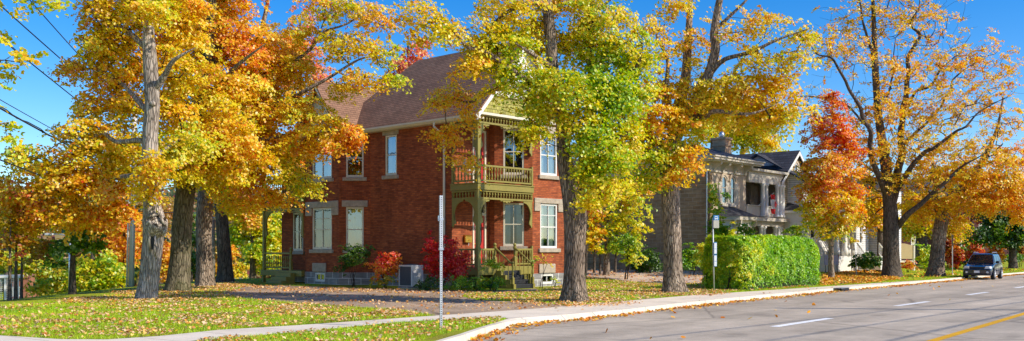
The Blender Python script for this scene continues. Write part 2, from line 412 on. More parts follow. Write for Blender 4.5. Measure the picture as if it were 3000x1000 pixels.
def gutter(p, q, sx):
    """k-style gutter along p-q, profile pushed to side sx"""
    d = (Vector(q) - Vector(p)).normalized(); n = Vector((d.y, -d.x, 0)) * sx
    mb = MB(); prof = [(0, -.17), (.05, -.17), (.13, -.08), (.13, 0), (.11, 0), (.10, -.05), (.0, -.05)]
    A = [Vector(p) + n * a + Vector((0, 0, z)) for a, z in prof]; B = [Vector(q) + n * a + Vector((0, 0, z)) for a, z in prof]
    m = len(prof); i = mb.pts(A + B)
    for k in range(m): mb.f.append((i + k, i + (k + 1) % m, i + m + (k + 1) % m, i + m + k))
    mb.f.append(tuple(range(i, i + m))); mb.f.append(tuple(range(i + 2 * m - 1, i + m - 1, -1)))
    return mb
gutter((XL + .02, -.40, ZE + .02), (XL + .02, GY0 + .02, ZE + .02), -1).build('gutter', M['cream'], house)
gutter((XL + .02, GY0 + .02, ZE + .024), (GX, GY0 + .02, ZE + .024), -1).build('gutter', M['cream'], house)
gutter((XL + .02, GY1, ZE + .02), (XL + .02, 15.9, ZE + .02), -1).build('gutter', M['cream'], house)
mb = MB(); mb.box(XL + .03, .02, -.36, 8.6, ZE - .17, ZE - .09); mb.box(-1.55, .1, 8.36, 12.1, ZE - .16, ZE - .085); mb.box(XL + .03, .02, 12.12, 15.9, ZE - .17, ZE - .09); mb.box(6.06, XH - .03, -.36, 15.9, ZE - .17, ZE - .09)
mb.build('soffit', M['cream'], house)
dp = [(XL - .05, 2.45, ZE - .12), (XL - .05, 2.45, ZE - .32), (-.12, 2.15, ZE - .75), (-.09, 2.13, ZE - 1.0), (-.09, 2.13, .35), (-.28, 2.1, .15)]
MB().tube(dp, .055, 8).build('downspout', M['cream'], house)
# front gable: olive shingle skirt, cream band, boarded triangle, rake boards
SL = (ZR - ZE) / (XR - XL)
rz = lambda x: ZE + SL * (min(x, 2 * XR - x) - XL)
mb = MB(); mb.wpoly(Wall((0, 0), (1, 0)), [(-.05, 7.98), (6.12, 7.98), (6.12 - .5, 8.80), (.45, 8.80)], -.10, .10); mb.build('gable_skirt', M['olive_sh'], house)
mb = MB(); mb.box(.42, 5.66, -.22, .05, 8.80, 8.92); mb.box(-.1, 6.16, -.16, .05, 7.86, 7.98); mb.build('gable_band', M['cream'], house, bevel=.01)
MB().wpoly(Wall((0, 0), (1, 0)), [(.55, 8.92), (5.53, 8.92), (XR, ZR - .12)], -.06, .0).build('gable_wall', M['white'], house)
mb = MB(); Wz = Wall((0, 0), (1, 0))
for sg in (0, 1):
    x = lambda v: v if not sg else 2 * XR - v
    pr = [(x(XL), ZE - .02), (x(XL), ZE - .27), (x(XR), ZR - .30), (x(XR), ZR - .05)]
    mb.wpoly(Wz, pr if not sg else pr[::-1], .28, .345)
mb.build('rake_board', M['white'], house)
o = MB(); bars(o, Wz, 2.6, 3.48, 9.25, 10.4, .08, .002, .06, 2, (.5,)); o = o.build('window', M['white'], house)
g = MB(); g.poly([(2.66, -.03, 9.3), (3.42, -.03, 9.3), (3.42, -.03, 10.35), (2.66, -.03, 10.35)]); g.build('pane', M['glass'], o)
# cross gable wall and its rake boards
Wx = Wall((-1.22, GY1), (-1.22, GY0))
L = Wx.len; mid = GY1 - GYM
MB().wpoly(Wx, [(0.1, ZE - .1), (L - .1, ZE - .1), (mid, GZ - .15)], -.05, .0).build('gable_wall', M['cream'], house)
mb = MB()
for pr in ([(0, ZE - .02), (0, ZE - .26), (mid, GZ - .32), (mid, GZ - .06)], [(mid, GZ - .06), (mid, GZ - .32), (L, ZE - .26), (L, ZE - .02)]): mb.wpoly(Wx, pr, .33, .395)
mb.build('rake_board', M['cream'], house)

# --- porches
BAL = [(.018, 0), (.036, .03), (.036, .10), (.020, .13), (.030, .20), (.044, .30), (.034, .40), (.020, .52), (.016, .62), (.026, .70), (.036, .76), (.036, .96), (.018, 1.0)]
SPD = [(.014, 0), (.03, .08), (.03, .16), (.016, .22), (.045, .42), (.05, .55), (.03, .72), (.045, .80), (.018, .86), (.018, 1.0)]
def turned(name, prof, h, w=1.0, mat='olive'):
    return MB().lathe([(r * w, z * h) for r, z in prof], (0, 0, 0), 7).build(name, M[mat], smooth=True)
def row(proto, parent, pts, first=[None]):
    for k, p in enumerate(pts):
        o = proto if not proto.get('used') else proto.copy()
        if o is not proto: COL.objects.link(o)
        proto['used'] = 1
        o.parent = parent; o.location = p
def fin(proto):
    for o in COL.objects:
        if 'used' in o: del o['used']
def lin(a, b, n, ends=False):
    return [tuple(a[i] + (b[i] - a[i]) * (k + (0 if ends else .5)) / ((n - 1) if ends else n) for i in range(3)) for k in range(n)]
def railing(name, parent, a, b, n, zb, zt, proto):
    A, B = Vector(a), Vector(b); W = Wall(a, b); L = W.len; mb = MB()
    mb.ob(W, 0, L, -.05, .05, zt - .09, zt); mb.ob(W, 0, L, -.035, .035, zb - .08, zb)
    mb.ob(W, .003, .045, -.03, .03, zb - .002, zt - .088); mb.ob(W, L - .045, L - .003, -.03, .03, zb - .002, zt - .088)
    o = mb.build(name, M['olive'], parent, bevel=.01)
    row(proto, o, lin((*W.p(0), zb), (*W.p(L), zb), n)); return o
def frieze(parent, a, b, n, zb, zt, proto, pend=True):
    W = Wall(a, b); L = W.len; mb = MB()
    mb.ob(W, 0, L, -.06, .06, zt - .05, zt + .02); mb.ob(W, 0, L, -.05, .05, zb - .09, zb)
    mb.ob(W, .003, .04, -.04, .04, zb - .002, zt - .048); mb.ob(W, L - .04, L - .003, -.04, .04, zb - .002, zt - .048)
    if pend:
        c = L * .5
        mb.wpoly(W, [(c - .45, zb - .09), (c - .4, zb - .15), (c - .28, zb - .12), (c - .2, zb - .2), (c - .1, zb - .16), (c, zb - .24), (c + .1, zb - .16), (c + .2, zb - .2), (c + .28, zb - .12), (c + .4, zb - .15), (c + .45, zb - .09)], -.03, .03)
    o = mb.build('frieze', M['olive'], parent, bevel=.006)
    row(proto, o, lin((*W.p(0), zb), (*W.p(L), zb), n)); return o
def bracket(parent, W, a, z, sg, s=.8, drop=1.25):
    """scroll-sawn porch bracket in the corner (a, z), opening towards sg"""
    pr = [(a, z), (a + sg * s, z), (a + sg * s, z - .07)]
    for k in range(9):
        t = k / 8 * math.pi / 2
        pr.append((a + sg * (s - .02 - (s - .14) * math.sin(t)), z - .08 - (s - .08) * (1 - math.cos(t))))
    pr += [(a + sg * .12, z - drop + .34), (a + sg * .2, z - drop + .25), (a + sg * .2, z - drop + .12), (a + sg * .1, z - drop + .05), (a + sg * .05, z - drop - .06), (a, z - drop)]
    # build as a fan of quads so the concave outline stays clean
    mb = MB(); n = len(pr); inner = pr[1:]; corner = pr[0]
    for p, q in zip(inner, inner[1:]):
        if p == q: continue
        tri = [corner, p, q]
        mb.wpoly(W, tri if sg < 0 else tri[::-1], -.03, .03)
    return mb.build('bracket', M['olive'], parent, uv=False)

porch = MB()
poly = [(-.12, -.12), (3.66, -.12), (3.66, .03), (2.36, 1.25), (2.36, 1.68), (-.12, 1.68)]
def slab(mb, poly, z0, z1):
    n = len(poly); i = mb.pts([(x, y, z0) for x, y in poly] + [(x, y, z1) for x, y in poly])
    mb.f.append(tuple(range(i + n - 1, i - 1, -1))); mb.f.append(tuple(range(i + n, i + 2 * n)))
    for k in range(n): mb.f.append((i + k, i + (k + 1) % n, i + n + (k + 1) % n, i + n + k))
slab(porch, poly, .62, 1.0)
for x, y in ((-.03, -.03), (1.0, -.03), (2.5, -.03), (3.5, -.03), (-.03, 1.5)): porch.box(x - .08, x + .08, y - .08, y + .08, -.2, .62)
porch = porch.build('front_porch', M['olive'], house, bevel=.012)
mb = MB(); slab(mb, poly, 4.47, 4.74); slab(mb, [(-.16, -.16), (3.67, -.16), (3.67, .02), (2.37, 1.24), (2.37, 1.69), (-.16, 1.69)], 4.74, 4.79); mb.build('balcony_floor', M['olive'], porch, bevel=.01)
mb = MB(); slab(mb, [(.0, .0), (3.6, .0), (2.36, 1.25), (2.36, 1.68), (.0, 1.68)], 7.90, 7.96); mb.build('balcony_ceiling', M['olive'], porch)
mb = MB(); mb.box(-.08, .08, -.08, .08, 1.0, 7.9)
for z, w in ((1.0, .11), (1.75, .1), (4.05, .1), (4.80, .11), (5.45, .1), (7.45, .1)): mb.box(-w, w, -w, w, z, z + .12)
mb.build('post', M['olive'], porch, bevel=.012)
mb = MB(); mb.box(3.58, 3.67, -.06, .06, 4.79, 5.72); mb.box(-.05, .05, 1.58, 1.68, 4.79, 5.8); mb.box(3.58, 3.67, -.06, .06, 1.0, 1.95); mb.build('end_post', M['olive'], porch, bevel=.01)
pb = turned('baluster', BAL, .62); pl = turned('baluster', BAL, .60); ps = turned('spindle', SPD, .30); pu = turned('spindle', SPD, .30)
railing('balcony_railing', porch, (.08, 0), (3.58, 0), 19, 4.94, 5.62, pb); railing('balcony_railing', porch, (0, 1.6), (0, .08), 7, 4.94, 5.62, pb)
railing('porch_railing', porch, (.08, 0), (1.02, 0), 6, 1.14, 1.82, pl); railing('porch_railing', porch, (2.5, 0), (3.58, 0), 6, 1.14, 1.82, pl); railing('porch_railing', porch, (0, 1.6), (0, .08), 7, 1.14, 1.82, pl)
frieze(porch, (.08, 0), (3.66, 0), 19, 4.14, 4.44, ps); frieze(porch, (0, 1.66), (0, .08), 8, 4.14, 4.44, ps, False)
frieze(porch, (.08, 0), (3.66, 0), 19, 7.56, 7.86, pu); frieze(porch, (0, 1.66), (0, .08), 8, 7.56, 7.86, pu, False)
Wp = Wall((0, 0), (3.66, 0)); Wq = Wall((0, 1.68), (0, 0))
for z in (4.05, 7.47):
    bracket(porch, Wp, .09, z, 1, .62, 1.15); bracket(porch, Wp, 3.64, z, -1, .62, 1.2); bracket(porch, Wq, 1.60, z, -1, .70, 1.15); bracket(porch, Wq, .02, z, 1, .70, 1.2)
# newels and stair
def newel(parent, x, y, z0, z1, w=.075, ball=.085):
    mb = MB(); mb.box(x - w, x + w, y - w, y + w, z0, z0 + (z1 - z0) * .45)
    mb.lathe([(w * .9, z0 + (z1 - z0) * .45), (w * .55, z0 + (z1 - z0) * .52), (w * .95, z0 + (z1 - z0) * .64), (w * .6, z0 + (z1 - z0) * .8), (w * 1.05, z1 - .06), (w * 1.05, z1), (w * .5, z1 + .01)], (x, y, 0), 10)
    mb.lathe([(.01, -ball), (ball * .7, -ball * .7), (ball, 0), (ball * .7, ball * .7), (.01, ball)], (x, y, z1 + ball * .95), 10)
    return mb.build('newel_post', M['olive'], parent, bevel=.006)
for x in (1.1, 2.44): newel(porch, x, 0.0, 1.0, 1.92); newel(porch, x, -1.12, 0.0, 1.12, .06, .065)
mb = MB()
for k in range(4):
    mb.box(1.2, 2.34, -.12 - .27 * (4 - k) - .02, -.12 - .27 * (3 - k), 0.0 if k == 0 else .2 * k, .2 * (k + 1))
st = mb.build('stair', M['step'], porch, bevel=.02)
for x0 in (1.04, 2.345):
    mb = MB()
    for k in range(4): mb.box(x0, x0 + .15, -.12 - .27 * (4 - k) - .04, -.12 - .27 * (3 - k) - .0, -.05, .2 * (k + 1) + .012)
    mb.build('stringer', M['olive'], st)
for x in (1.1, 2.44):
    mb = MB(); mb.tube([(x, -.02, 1.86), (x, -1.12, 1.08)], .04, 6)
    for k in range(1, 4): y = -.02 - 1.1 * k / 4; mb.tube([(x, y, .95 - .72 * k / 4), (x, y, 1.86 - .78 * k / 4)], .016, 6)
    mb.build('handrail', M['olive'], st)
# --- side porch beyond the bay
sp = MB(); sp.box(-1.32, -.01, 12.9, 15.62, .36, .66); sp.box(-1.32, -1.1, 11.75, 12.9, .36, .66)
for y in (12.95, 15.45): sp.box(-1.3, -1.14, y - .08, y + .08, -1.2, .36)
sp = sp.build('side_porch', M['olive'], house, bevel=.01)
mb = MB()
for k in range(3): mb.box(-1.34 - .28 * (3 - k), -1.34 - .28 * (2 - k), 12.3, 13.7, -.4, .2 * (k + 1) - .06)
mb.build('stair', M['olive'], sp, bevel=.01)
mb = MB(); mb.box(-1.28, -1.12, 15.34, 15.5, .66, 6.9); mb.build('post', M['olive'], sp, bevel=.01)
newel(sp, -1.2, 12.86, .66, 1.74)
mb = MB(); mb.box(-1.34, -.02, 11.72, 15.62, 4.36, 4.66); mb.box(-1.4, .0, 12.95, 15.9, 6.9, 7.05); mb.build('balcony_floor', M['olive'], sp, bevel=.01)
railing('porch_railing', sp, (-1.2, 15.34), (-1.2, 12.94), 14, .84, 1.62, pl); railing('balcony_railing', sp, (-1.2, 15.34), (-1.2, 11.8), 18, 4.8, 5.5, pl)
frieze(sp, (-1.2, 15.34), (-1.2, 11.72), 22, 3.96, 4.32, ps)
Ws = Wall((-1.2, 15.34), (-1.2, 11.72)); bracket(sp, Ws, .02, 3.86, 1, .75, 1.4); bracket(sp, Ws, 3.6, 3.86, -1, .75, 1.4)
fin(None)

# --- small things at the house
def loc1(x, y, z=0):
    v = Matrix.Rotation(TH1, 3, 'Z') @ Vector((x, y, z)); return O1 + v
mbx = thing('mailbox', 'brass mailbox on the brick wall beside the lower red door', 'mailbox', loc1(.95, 1.7, 2.1), TH1)
mb = MB(); Wm = Wall((-.22, 0), (.22, 0)); mb.ob(Wm, 0, .44, .004, .16, 0, .26)
mb.wpoly(Wall((0, -.16), (0, 0)), [(0, .26), (.156, .26), (.156, .36), (.07, .35), (.0, .29)], -.22, .22)
mb.build('box', M['brass'], mbx, bevel=.015); MB().lathe([(.04, 0), (.05, .01), (.02, .03)], (0, -.18, .12), 8).build('emblem', M['brass'], mbx); MB().tube([(.0, -.15, -.02), (0.0, -.12, -.14)], .015, 6).build('newspaper_hook', M['white'], mbx)
ln = thing('porch_lantern', 'small black lantern hanging from the lower porch ceiling', 'lantern', loc1(1.75, 1.45, 3.75), TH1)
MB().lathe([(.03, .0), (.07, .02), (.09, .22), (.1, .24), (.03, .36), (.012, .40)], (0, 0, 0), 6).build('cage', M['black'], ln); MB().tube([(0, 0, .4), (0, 0, .72)], .01, 5).build('chain', M['black'], ln)
# white folded canopy chair on the balcony
ch = thing('balcony_chair', 'white high backed chair on the upper balcony by the corner post', 'chair', loc1(.42, .85, 4.79), TH1 + R(60))
mb = MB(); n = 8
for k in range(n):
    x0, x1 = -.27 + .54 * k / n, -.27 + .54 * (k + 1) / n
    f = lambda x, z: (x, .22 + .12 * (z - .4) + .25 * (x * x), z + (.05 if abs(x) < .2 else 0) * (z > 1))
    mb.poly([f(x0, .42), f(x1, .42), f(x1, 1.12), f(x0, 1.12)])
b_ = mb.build('backrest', M['white'], ch, smooth=True); b_.modifiers.new('S', 'SOLIDIFY').thickness = .025
MB().box(-.27, .27, -.25, .24, .40, .44).build('seat', M['white'], ch, bevel=.01)
for x in (-.24, .24):
    for y in (-.22, .22): MB().tube([(x, y, 0), (x, y, .4 if y > 0 else .62)], .02, 6).build('leg', M['white'], ch)
    MB().box(x - .03, x + .03, -.25, .28, .62, .65).build('armrest', M['white'], ch)
# air conditioner
acp = G(1206, 846); ac = thing('air_conditioner', 'grey outdoor air conditioning unit on a slab beside the brick wall', 'air conditioner', (acp.x, acp.y, 0), TH1)
MB().box(-.02, .72, -.02, .92, .0, .09).build('pad', M['found'], ac)
mb = MB(); mb.box(.02, .68, .02, .88, .10, 1.0); mb.box(.0, .70, .0, .90, 1.0, 1.06)
for x in (0, .66):
    for y in (0, .86): mb.box(x, x + .045, y, y + .045, .09, 1.0)
mb.build('casing', M['acm'], ac, bevel=.008)
mb = MB()
for z in np.arange(.16, .98, .045):
    mb.box(-.006, .012, .09, .80, z, z + .02)
for y in np.arange(.09, .8, .05): mb.box(-.01, .002, y, y + .012, .14, .97)
mb.build('grille', M['acg'], ac)
MB().box(-.001, .018, .07, .82, .13, .98).build('coil', M['acg'], ac)
mb = MB()
for z in np.arange(.16, .98, .06): mb.box(.08, .62, -.0, .018, z, z + .03)
mb.build('louvre_panel', M['white'], ac)
MB().lathe([(.30, 0), (.30, .03), (.02, .05)], (.35, .45, 1.06), 16).build('fan_guard', M['acg'], ac)
# ================================================================== vegetation
GRAD_T = np.array([0.0, .18, .35, .50, .62, .72, .82, .90, 1.0])
GRAD_C = np.array([srgb(60, 98, 16), srgb(108, 160, 16), srgb(166, 200, 22), srgb(232, 216, 28), srgb(255, 214, 38), srgb(255, 194, 34), srgb(252, 166, 32), srgb(240, 128, 32), srgb(214, 52, 34)])
def grad(t):
    t = np.clip(t, 0, 1)
    return np.stack([np.interp(t, GRAD_T, GRAD_C[:, k]) for k in range(3)], 1)
def vnoise(p, sc, seed=0.0):
    return np.array([noise.noise(Vector((float(a) * sc + seed, float(b) * sc - seed, float(c) * sc + .37 * seed))) for a, b, c in p])
def unit(v): return v / np.maximum(np.linalg.norm(v, axis=-1, keepdims=True), 1e-9)

def leaf_object(name, mat, C, Nrm, size, col, parent=None, aspect=.9, droop=.25):
    """one quad-folded leaf per row of C"""
    n = len(C); N = unit(Nrm)
    d = RNG.normal(size=(n, 3)); d[:, 2] -= droop * 2
    d = unit(d - (d * N).sum(1, keepdims=True) * N); s = np.cross(N, d)
    L = size[:, None]; w = L * aspect * .5
    up = N * L * RNG.uniform(-.12, .22, (n, 1))
    k = RNG.uniform(.38, .55, (n, 1))
    V = np.empty((n, 6, 3), np.float32)
    V[:, 0] = C - d * L * .45
    V[:, 1] = C - d * L * .12 + s * w * 1.0 + up * .6
    V[:, 2] = C + d * L * .22 + s * w * RNG.uniform(.45, .95, (n, 1)) + up
    V[:, 3] = C + d * L * .58 - N * L * .08
    V[:, 4] = C + d * L * .20 - s * w * RNG.uniform(.45, .95, (n, 1)) + up
    V[:, 5] = C - d * L * .14 - s * w * 1.0 + up * .6
    me = bpy.data.meshes.new(name)
    me.vertices.add(n * 6); me.vertices.foreach_set('co', V.ravel())
    # two quads folded along the midrib
    idx = (np.arange(n)[:, None] * 6 + np.array([0, 1, 2, 3, 0, 3, 4, 5])[None]).astype(np.int32).ravel()
    me.loops.add(n * 8); me.loops.foreach_set('vertex_index', idx)
    me.polygons.add(n * 2); me.polygons.foreach_set('loop_start', np.arange(0, n * 8, 4, dtype=np.int32)); me.polygons.foreach_set('loop_total', np.full(n * 2, 4, np.int32))
    me.update(calc_edges=True)
    at = me.attributes.new('Col', 'FLOAT_COLOR', 'POINT')
    c4 = np.ones((n, 6, 4), np.float32); c4[:, :, :3] = col[:, None, :]
    at.data.foreach_set('color', c4.ravel())
    me.materials.append(mat)
    o = bpy.data.objects.new(name, me); COL.objects.link(o)
    if parent: o.parent = parent
    return o

LEAF = mat_leaf('autumn_leaf', .52, .04); LEAF_LO = mat_leaf('litter_leaf', .12, .03)
BARK = mat_bark('grey_brown_bark', (.45, .335, .245), (.72, .58, .44), 1.0, 1.3)
BARK_P = mat_bark('pale_weathered_bark', (.52, .42, .335), (.80, .69, .57), .8, .9)
BARK_B = mat_bark('brown_bark', (.34, .25, .18), (.57, .45, .345), 1.0, 1.2)
BARK_M = mat_bark('mossy_bark', (.27, .22, .14), (.44, .38, .25), 1.0, 1.0, .55)
BARK_D = mat_bark('dark_bark', (.16, .125, .10), (.30, .245, .195), 1.0, .8)
TWIG = mat_bark('twig_bark', (.075, .058, .043), (.13, .10, .075), 2.0, .3)

def resample(ps, rs, step):
    ps = [Vector(p) for p in ps]; out = [ps[0]]; ro = [rs[0]]
    n = len(ps)
    for i in range(n - 1):
        p0, p1, p2, p3 = ps[max(i - 1, 0)], ps[i], ps[i + 1], ps[min(i + 2, n - 1)]
        m = max(1, int((p2 - p1).length / step))
        for k in range(1, m + 1):
            t = k / m
            out.append(.5 * ((2 * p1) + (p2 - p0) * t + (2 * p0 - 5 * p1 + 4 * p2 - p3) * t * t + (3 * p1 - p0 - 3 * p2 + p3) * t ** 3))
            ro.append(rs[i] + (rs[i + 1] - rs[i]) * t)
    return out, ro
def trunk_mesh(ps, rs, base, seed=0.0, segs=36, step=.14, flare=.5, rough=.06):
    ps, rs = resample(ps, rs, step); mb = MB(); rings = []
    for i, (p, r) in enumerate(zip(ps, rs)):
        t = (ps[min(i + 1, len(ps) - 1)] - ps[max(i - 1, 0)]).normalized()
        u = t.cross(Vector((0, 1, .01))).normalized(); w = t.cross(u); h = (p - ps[0]).length; ring = []
        for j in range(segs):
            th = 2 * math.pi * j / segs; c, s = math.cos(th), math.sin(th)
            ridge = noise.noise(Vector((c * 3.2 + seed, s * 3.2, h * .45))) + .7 * noise.noise(Vector((c * 8 + seed, s * 8, h * .8)))
            big = noise.noise(Vector((c * 1.1 + seed * 2, s * 1.1, h * .5)))
            k = 1 + rough * ridge + .07 * big
            if flare: k += flare * math.exp(-h / .32) * (.45 + .55 * math.cos(5 * th + seed * 3) * math.cos(2 * th + seed)) + .12 * math.exp(-h / .9)
            ring.append(p + (u * c + w * s) * (r * k) - base)
        rings.append(mb.pts(ring))
    for a, b in zip(rings, rings[1:]):
        for j in range(segs):
            m = (j + 1) % segs; mb.f.append((a + j, a + m, b + m, b + j))
    mb.f.append(tuple(rings[-1] + j for j in range(segs)))
    return mb

def grow(seed_nodes, targets, step=.55, up=.5, wob=.12):
    """connect every target to the nearest part of the skeleton; nodes = (pos, parent, fixed radius)"""
    pos = np.zeros((len(seed_nodes) + len(targets) * 14, 3)); par = np.full(len(pos), -1); rad = np.zeros(len(pos))
    for i, (p, q, r) in enumerate(seed_nodes): pos[i] = p; par[i] = q; rad[i] = r
    n = len(seed_nodes); ns = n
    order = np.argsort(np.min(np.linalg.norm(targets[:, None, :] - pos[None, :n:2, :], axis=2), axis=1))
    tips = np.full(len(targets), -1)
    for ti in order:
        a = targets[ti]; dv = a - pos[:n]; d = np.linalg.norm(dv, axis=1)
        cost = d + up * np.maximum(0, -dv[:, 2]) + .25 * np.maximum(0, np.hypot(dv[:, 0], dv[:, 1]) * .0)
        j = int(np.argmin(cost)); p = pos[j].copy()
        dist = d[j]; m = max(1, min(12, int(dist / step)))
        if n + m >= len(pos): break
        bow = RNG.normal(size=3) * wob * dist * .5; bow[2] += .05 * dist
        last = j
        for k in range(1, m + 1):
            t = k / m
            q = p + (a - p) * t + bow * 4 * t * (1 - t) * .6 + (RNG.normal(size=3) * wob * .35 * step if k < m else 0)
            pos[n] = q; par[n] = last; last = n; n += 1
        tips[ti] = last
    pos, par, rad = pos[:n], par[:n], rad[:n]
    acc = np.zeros(n)
    tipset = np.zeros(n); tipset[tips[tips >= 0]] = 1
    kids_n = np.zeros(n, int)
    for i in range(n - 1, -1, -1):
        if i >= ns:
            if acc[i] == 0: acc[i] = .009 ** 2.2
            rad[i] = acc[i] ** (1 / 2.2)
            if par[i] >= ns: acc[par[i]] += acc[i]
    return pos, par, rad, ns
def branch_mesh(pos, par, rad, ns, base, rmax=.12):
    mb = MB(); n = len(pos); ch = [[] for _ in range(n)]
    for i in range(ns, n): ch[par[i]].append(i)
    starts = []
    for i in range(n):
        c = ch[i]
        if i < ns: starts += [(i, k) for k in c]
        elif len(c) > 1:
            c = sorted(c, key=lambda k: -rad[k]); ch[i] = c; starts += [(i, k) for k in c[1:]]
    for a, k in starts:
        ps = [Vector(pos[a]) - base]; rs = [min(rad[k], rmax)]
        while True:
            ps.append(Vector(pos[k]) - base); rs.append(min(rad[k], rmax))
            if not ch[k]: break
            k = ch[k][0]
        mx = max(rs)
        rs[-1] = rs[-1] * .6
        mb.tube(ps, rs, 7 if mx > .05 else 5 if mx > .02 else 3, cap=False)
    return mb

def sample_blobs(blobs, Y0, dens, clump=1.0):
    T, B, Cn = [], [], []
    for b in blobs:
        px, py, rx, rz, t, dY = b[:6]; dn = b[6] if len(b) > 6 else 1.0
        Y = Y0 + dY; s = Y / F; ax, az = rx * s, rz * s; ay = b[7] if len(b) > 7 else max(.7, min(ax, 3.2) * .85)
        c = np.array(P(px, py, Y)); n = max(3, int(dens * dn * math.pi * ax * az))
        v = unit(RNG.normal(size=(n, 3))) * (RNG.uniform(0, 1, (n, 1)) ** .42) * np.array([ax, ay, az]) * RNG.uniform(.62, 1.34, (n, 1))
        T.append(c + v); B.append(np.full(n, t)); Cn.append(np.repeat(c[None], n, 0))
    return np.concatenate(T), np.concatenate(B), np.concatenate(Cn)

def make_leaves(parent, name, targets, bias, centers, base, per, lsize, rad, mat=None, tvar=.13, jit=.10, flat=.26, seed=1.0, vmul=1.0, sat=None, floor=None, ragged=.6):
    n = len(targets)
    tn = bias + tvar * 1.35 * vnoise(targets, .55, seed) + tvar * .7 * vnoise(targets, 1.7, seed + 5)
    tn = np.where((bias < .87) & (bias > .45), np.where(tn > .70, .70 + np.tanh((tn - .70) / .13) * .13, tn), tn)
    cnt = np.maximum(2, (per * RNG.uniform(1 - ragged, 1 + ragged, n)).astype(int)); idx = np.repeat(np.arange(n), cnt); m = len(idx)
    out = unit(targets - centers); sn = unit(np.array([0, 0, 1.0]) * .75 + out * .35 + RNG.normal(size=(n, 3)) * .28)
    v = unit(RNG.normal(size=(m, 3))) * (RNG.uniform(0, 1, (m, 1)) ** .5) * (rad * RNG.uniform(.6, 1.25, n))[idx][:, None]
    S = sn[idx]; v = v - S * (v * S).sum(1, keepdims=True) * (1 - flat)
    C = targets[idx] + v; C[:, 2] -= (np.linalg.norm(v, axis=1) ** 2) * .25
    keep = np.ones(m, bool)
    if floor is not None: keep = C[:, 2] > floor
    Nn = unit(S * .8 + RNG.normal(size=(m, 3)) * .40 + np.array([.30, -.30, .0]))
    t = tn[idx] + RNG.normal(size=m) * jit
    col = grad(t) * np.clip(RNG.normal(1, .13, (m, 1)), .6, 1.4) * vmul * 1.06
    if sat is not None: col = col * np.array(sat)
    sz = lsize * RNG.uniform(.65, 1.25, m)
    return leaf_object(name, mat or LEAF, (C - np.array(base))[keep], Nn[keep], sz[keep], np.clip(col, .002, .95)[keep], parent)

def tree(name, label, cat, Y0, trunk, limbs, blobs, dens=11, per=26, lsize=.135, rad=.58, bark=None, group=None, seed=1.0, z0=None, tvar=.13, jit=.10, flare=.5, vmul=1.0, sat=None, bare=0, up=.5, rmax=.12, segs=36, floor=None, wob=.12, ragged=.6, tshift=0.0):
    pt = lambda q: P(q[0], q[1], Y0 + q[2])
    tp = [pt(q) for q in trunk]; tr = [q[3] for q in trunk]
    if z0 is not None: tp[0].z = z0
    base = tp[0].copy(); below = base.copy(); below.z -= .25
    root = thing(name, label, cat, base, 0, group)
    trunk_mesh([below] + tp, [tr[0]] + tr, base, seed, segs, .14 if tr[0] > .2 else .25, flare).build('trunk', bark or BARK, root, smooth=True)
    nodes = []; ps, rs = resample(tp, tr, .5)
    for i, (p, r) in enumerate(zip(ps, rs)): nodes.append((tuple(p), i - 1, r))
    # start growth only from the upper trunk
    for L in limbs:
        lp = [pt(q) for q in L]; lr = [q[3] for q in L]; lr[-1] = .012
        lp, lr = resample(lp, lr, .7); lp = [q + Vector(RNG.normal(size=3) * min(.16, .055 * k) * (1 if r_ < .15 else .3)) if 0 < k else q for k, (q, r_) in enumerate(zip(lp, lr))]
        trunk_mesh(lp, lr, base, seed + lp[-1].x, 14, .2, 0, .05).build('limb', bark or BARK, root, smooth=True)
        qs, ss = resample(lp, lr, .45); k0 = len(nodes)
        for i, (p, r) in enumerate(zip(qs, ss)): nodes.append((tuple(p), (k0 + i - 1) if i else 0, r))
    T, B, Cn = sample_blobs(blobs, Y0, dens); B = B + tshift
    if floor is not None:
        ok = T[:, 2] > floor; T, B, Cn = T[ok], B[ok], Cn[ok]
    zmin = base.z + (ps[-1].z - base.z) * .22
    nn = [(q if q[0][2] > zmin else ((q[0][0], q[0][1], -99.0), q[1], q[2])) for q in nodes]
    pos, par, rd, ns = grow(nn, T, up=up, wob=wob)
    branch_mesh(pos, par, rd, ns, base, rmax).build('branches', TWIG, root, smooth=True, uv=False)
    if bare:
        keepm = RNG.uniform(0, 1, len(T)) > bare; T2, B2, C2 = T[keepm], B[keepm], Cn[keepm]
    else: T2, B2, C2 = T, B, Cn
    make_leaves(root, 'crown', T2, B2, C2, base, per, lsize, rad, tvar=tvar, jit=jit, seed=seed, vmul=vmul, sat=sat, floor=floor, ragged=ragged)
    return root

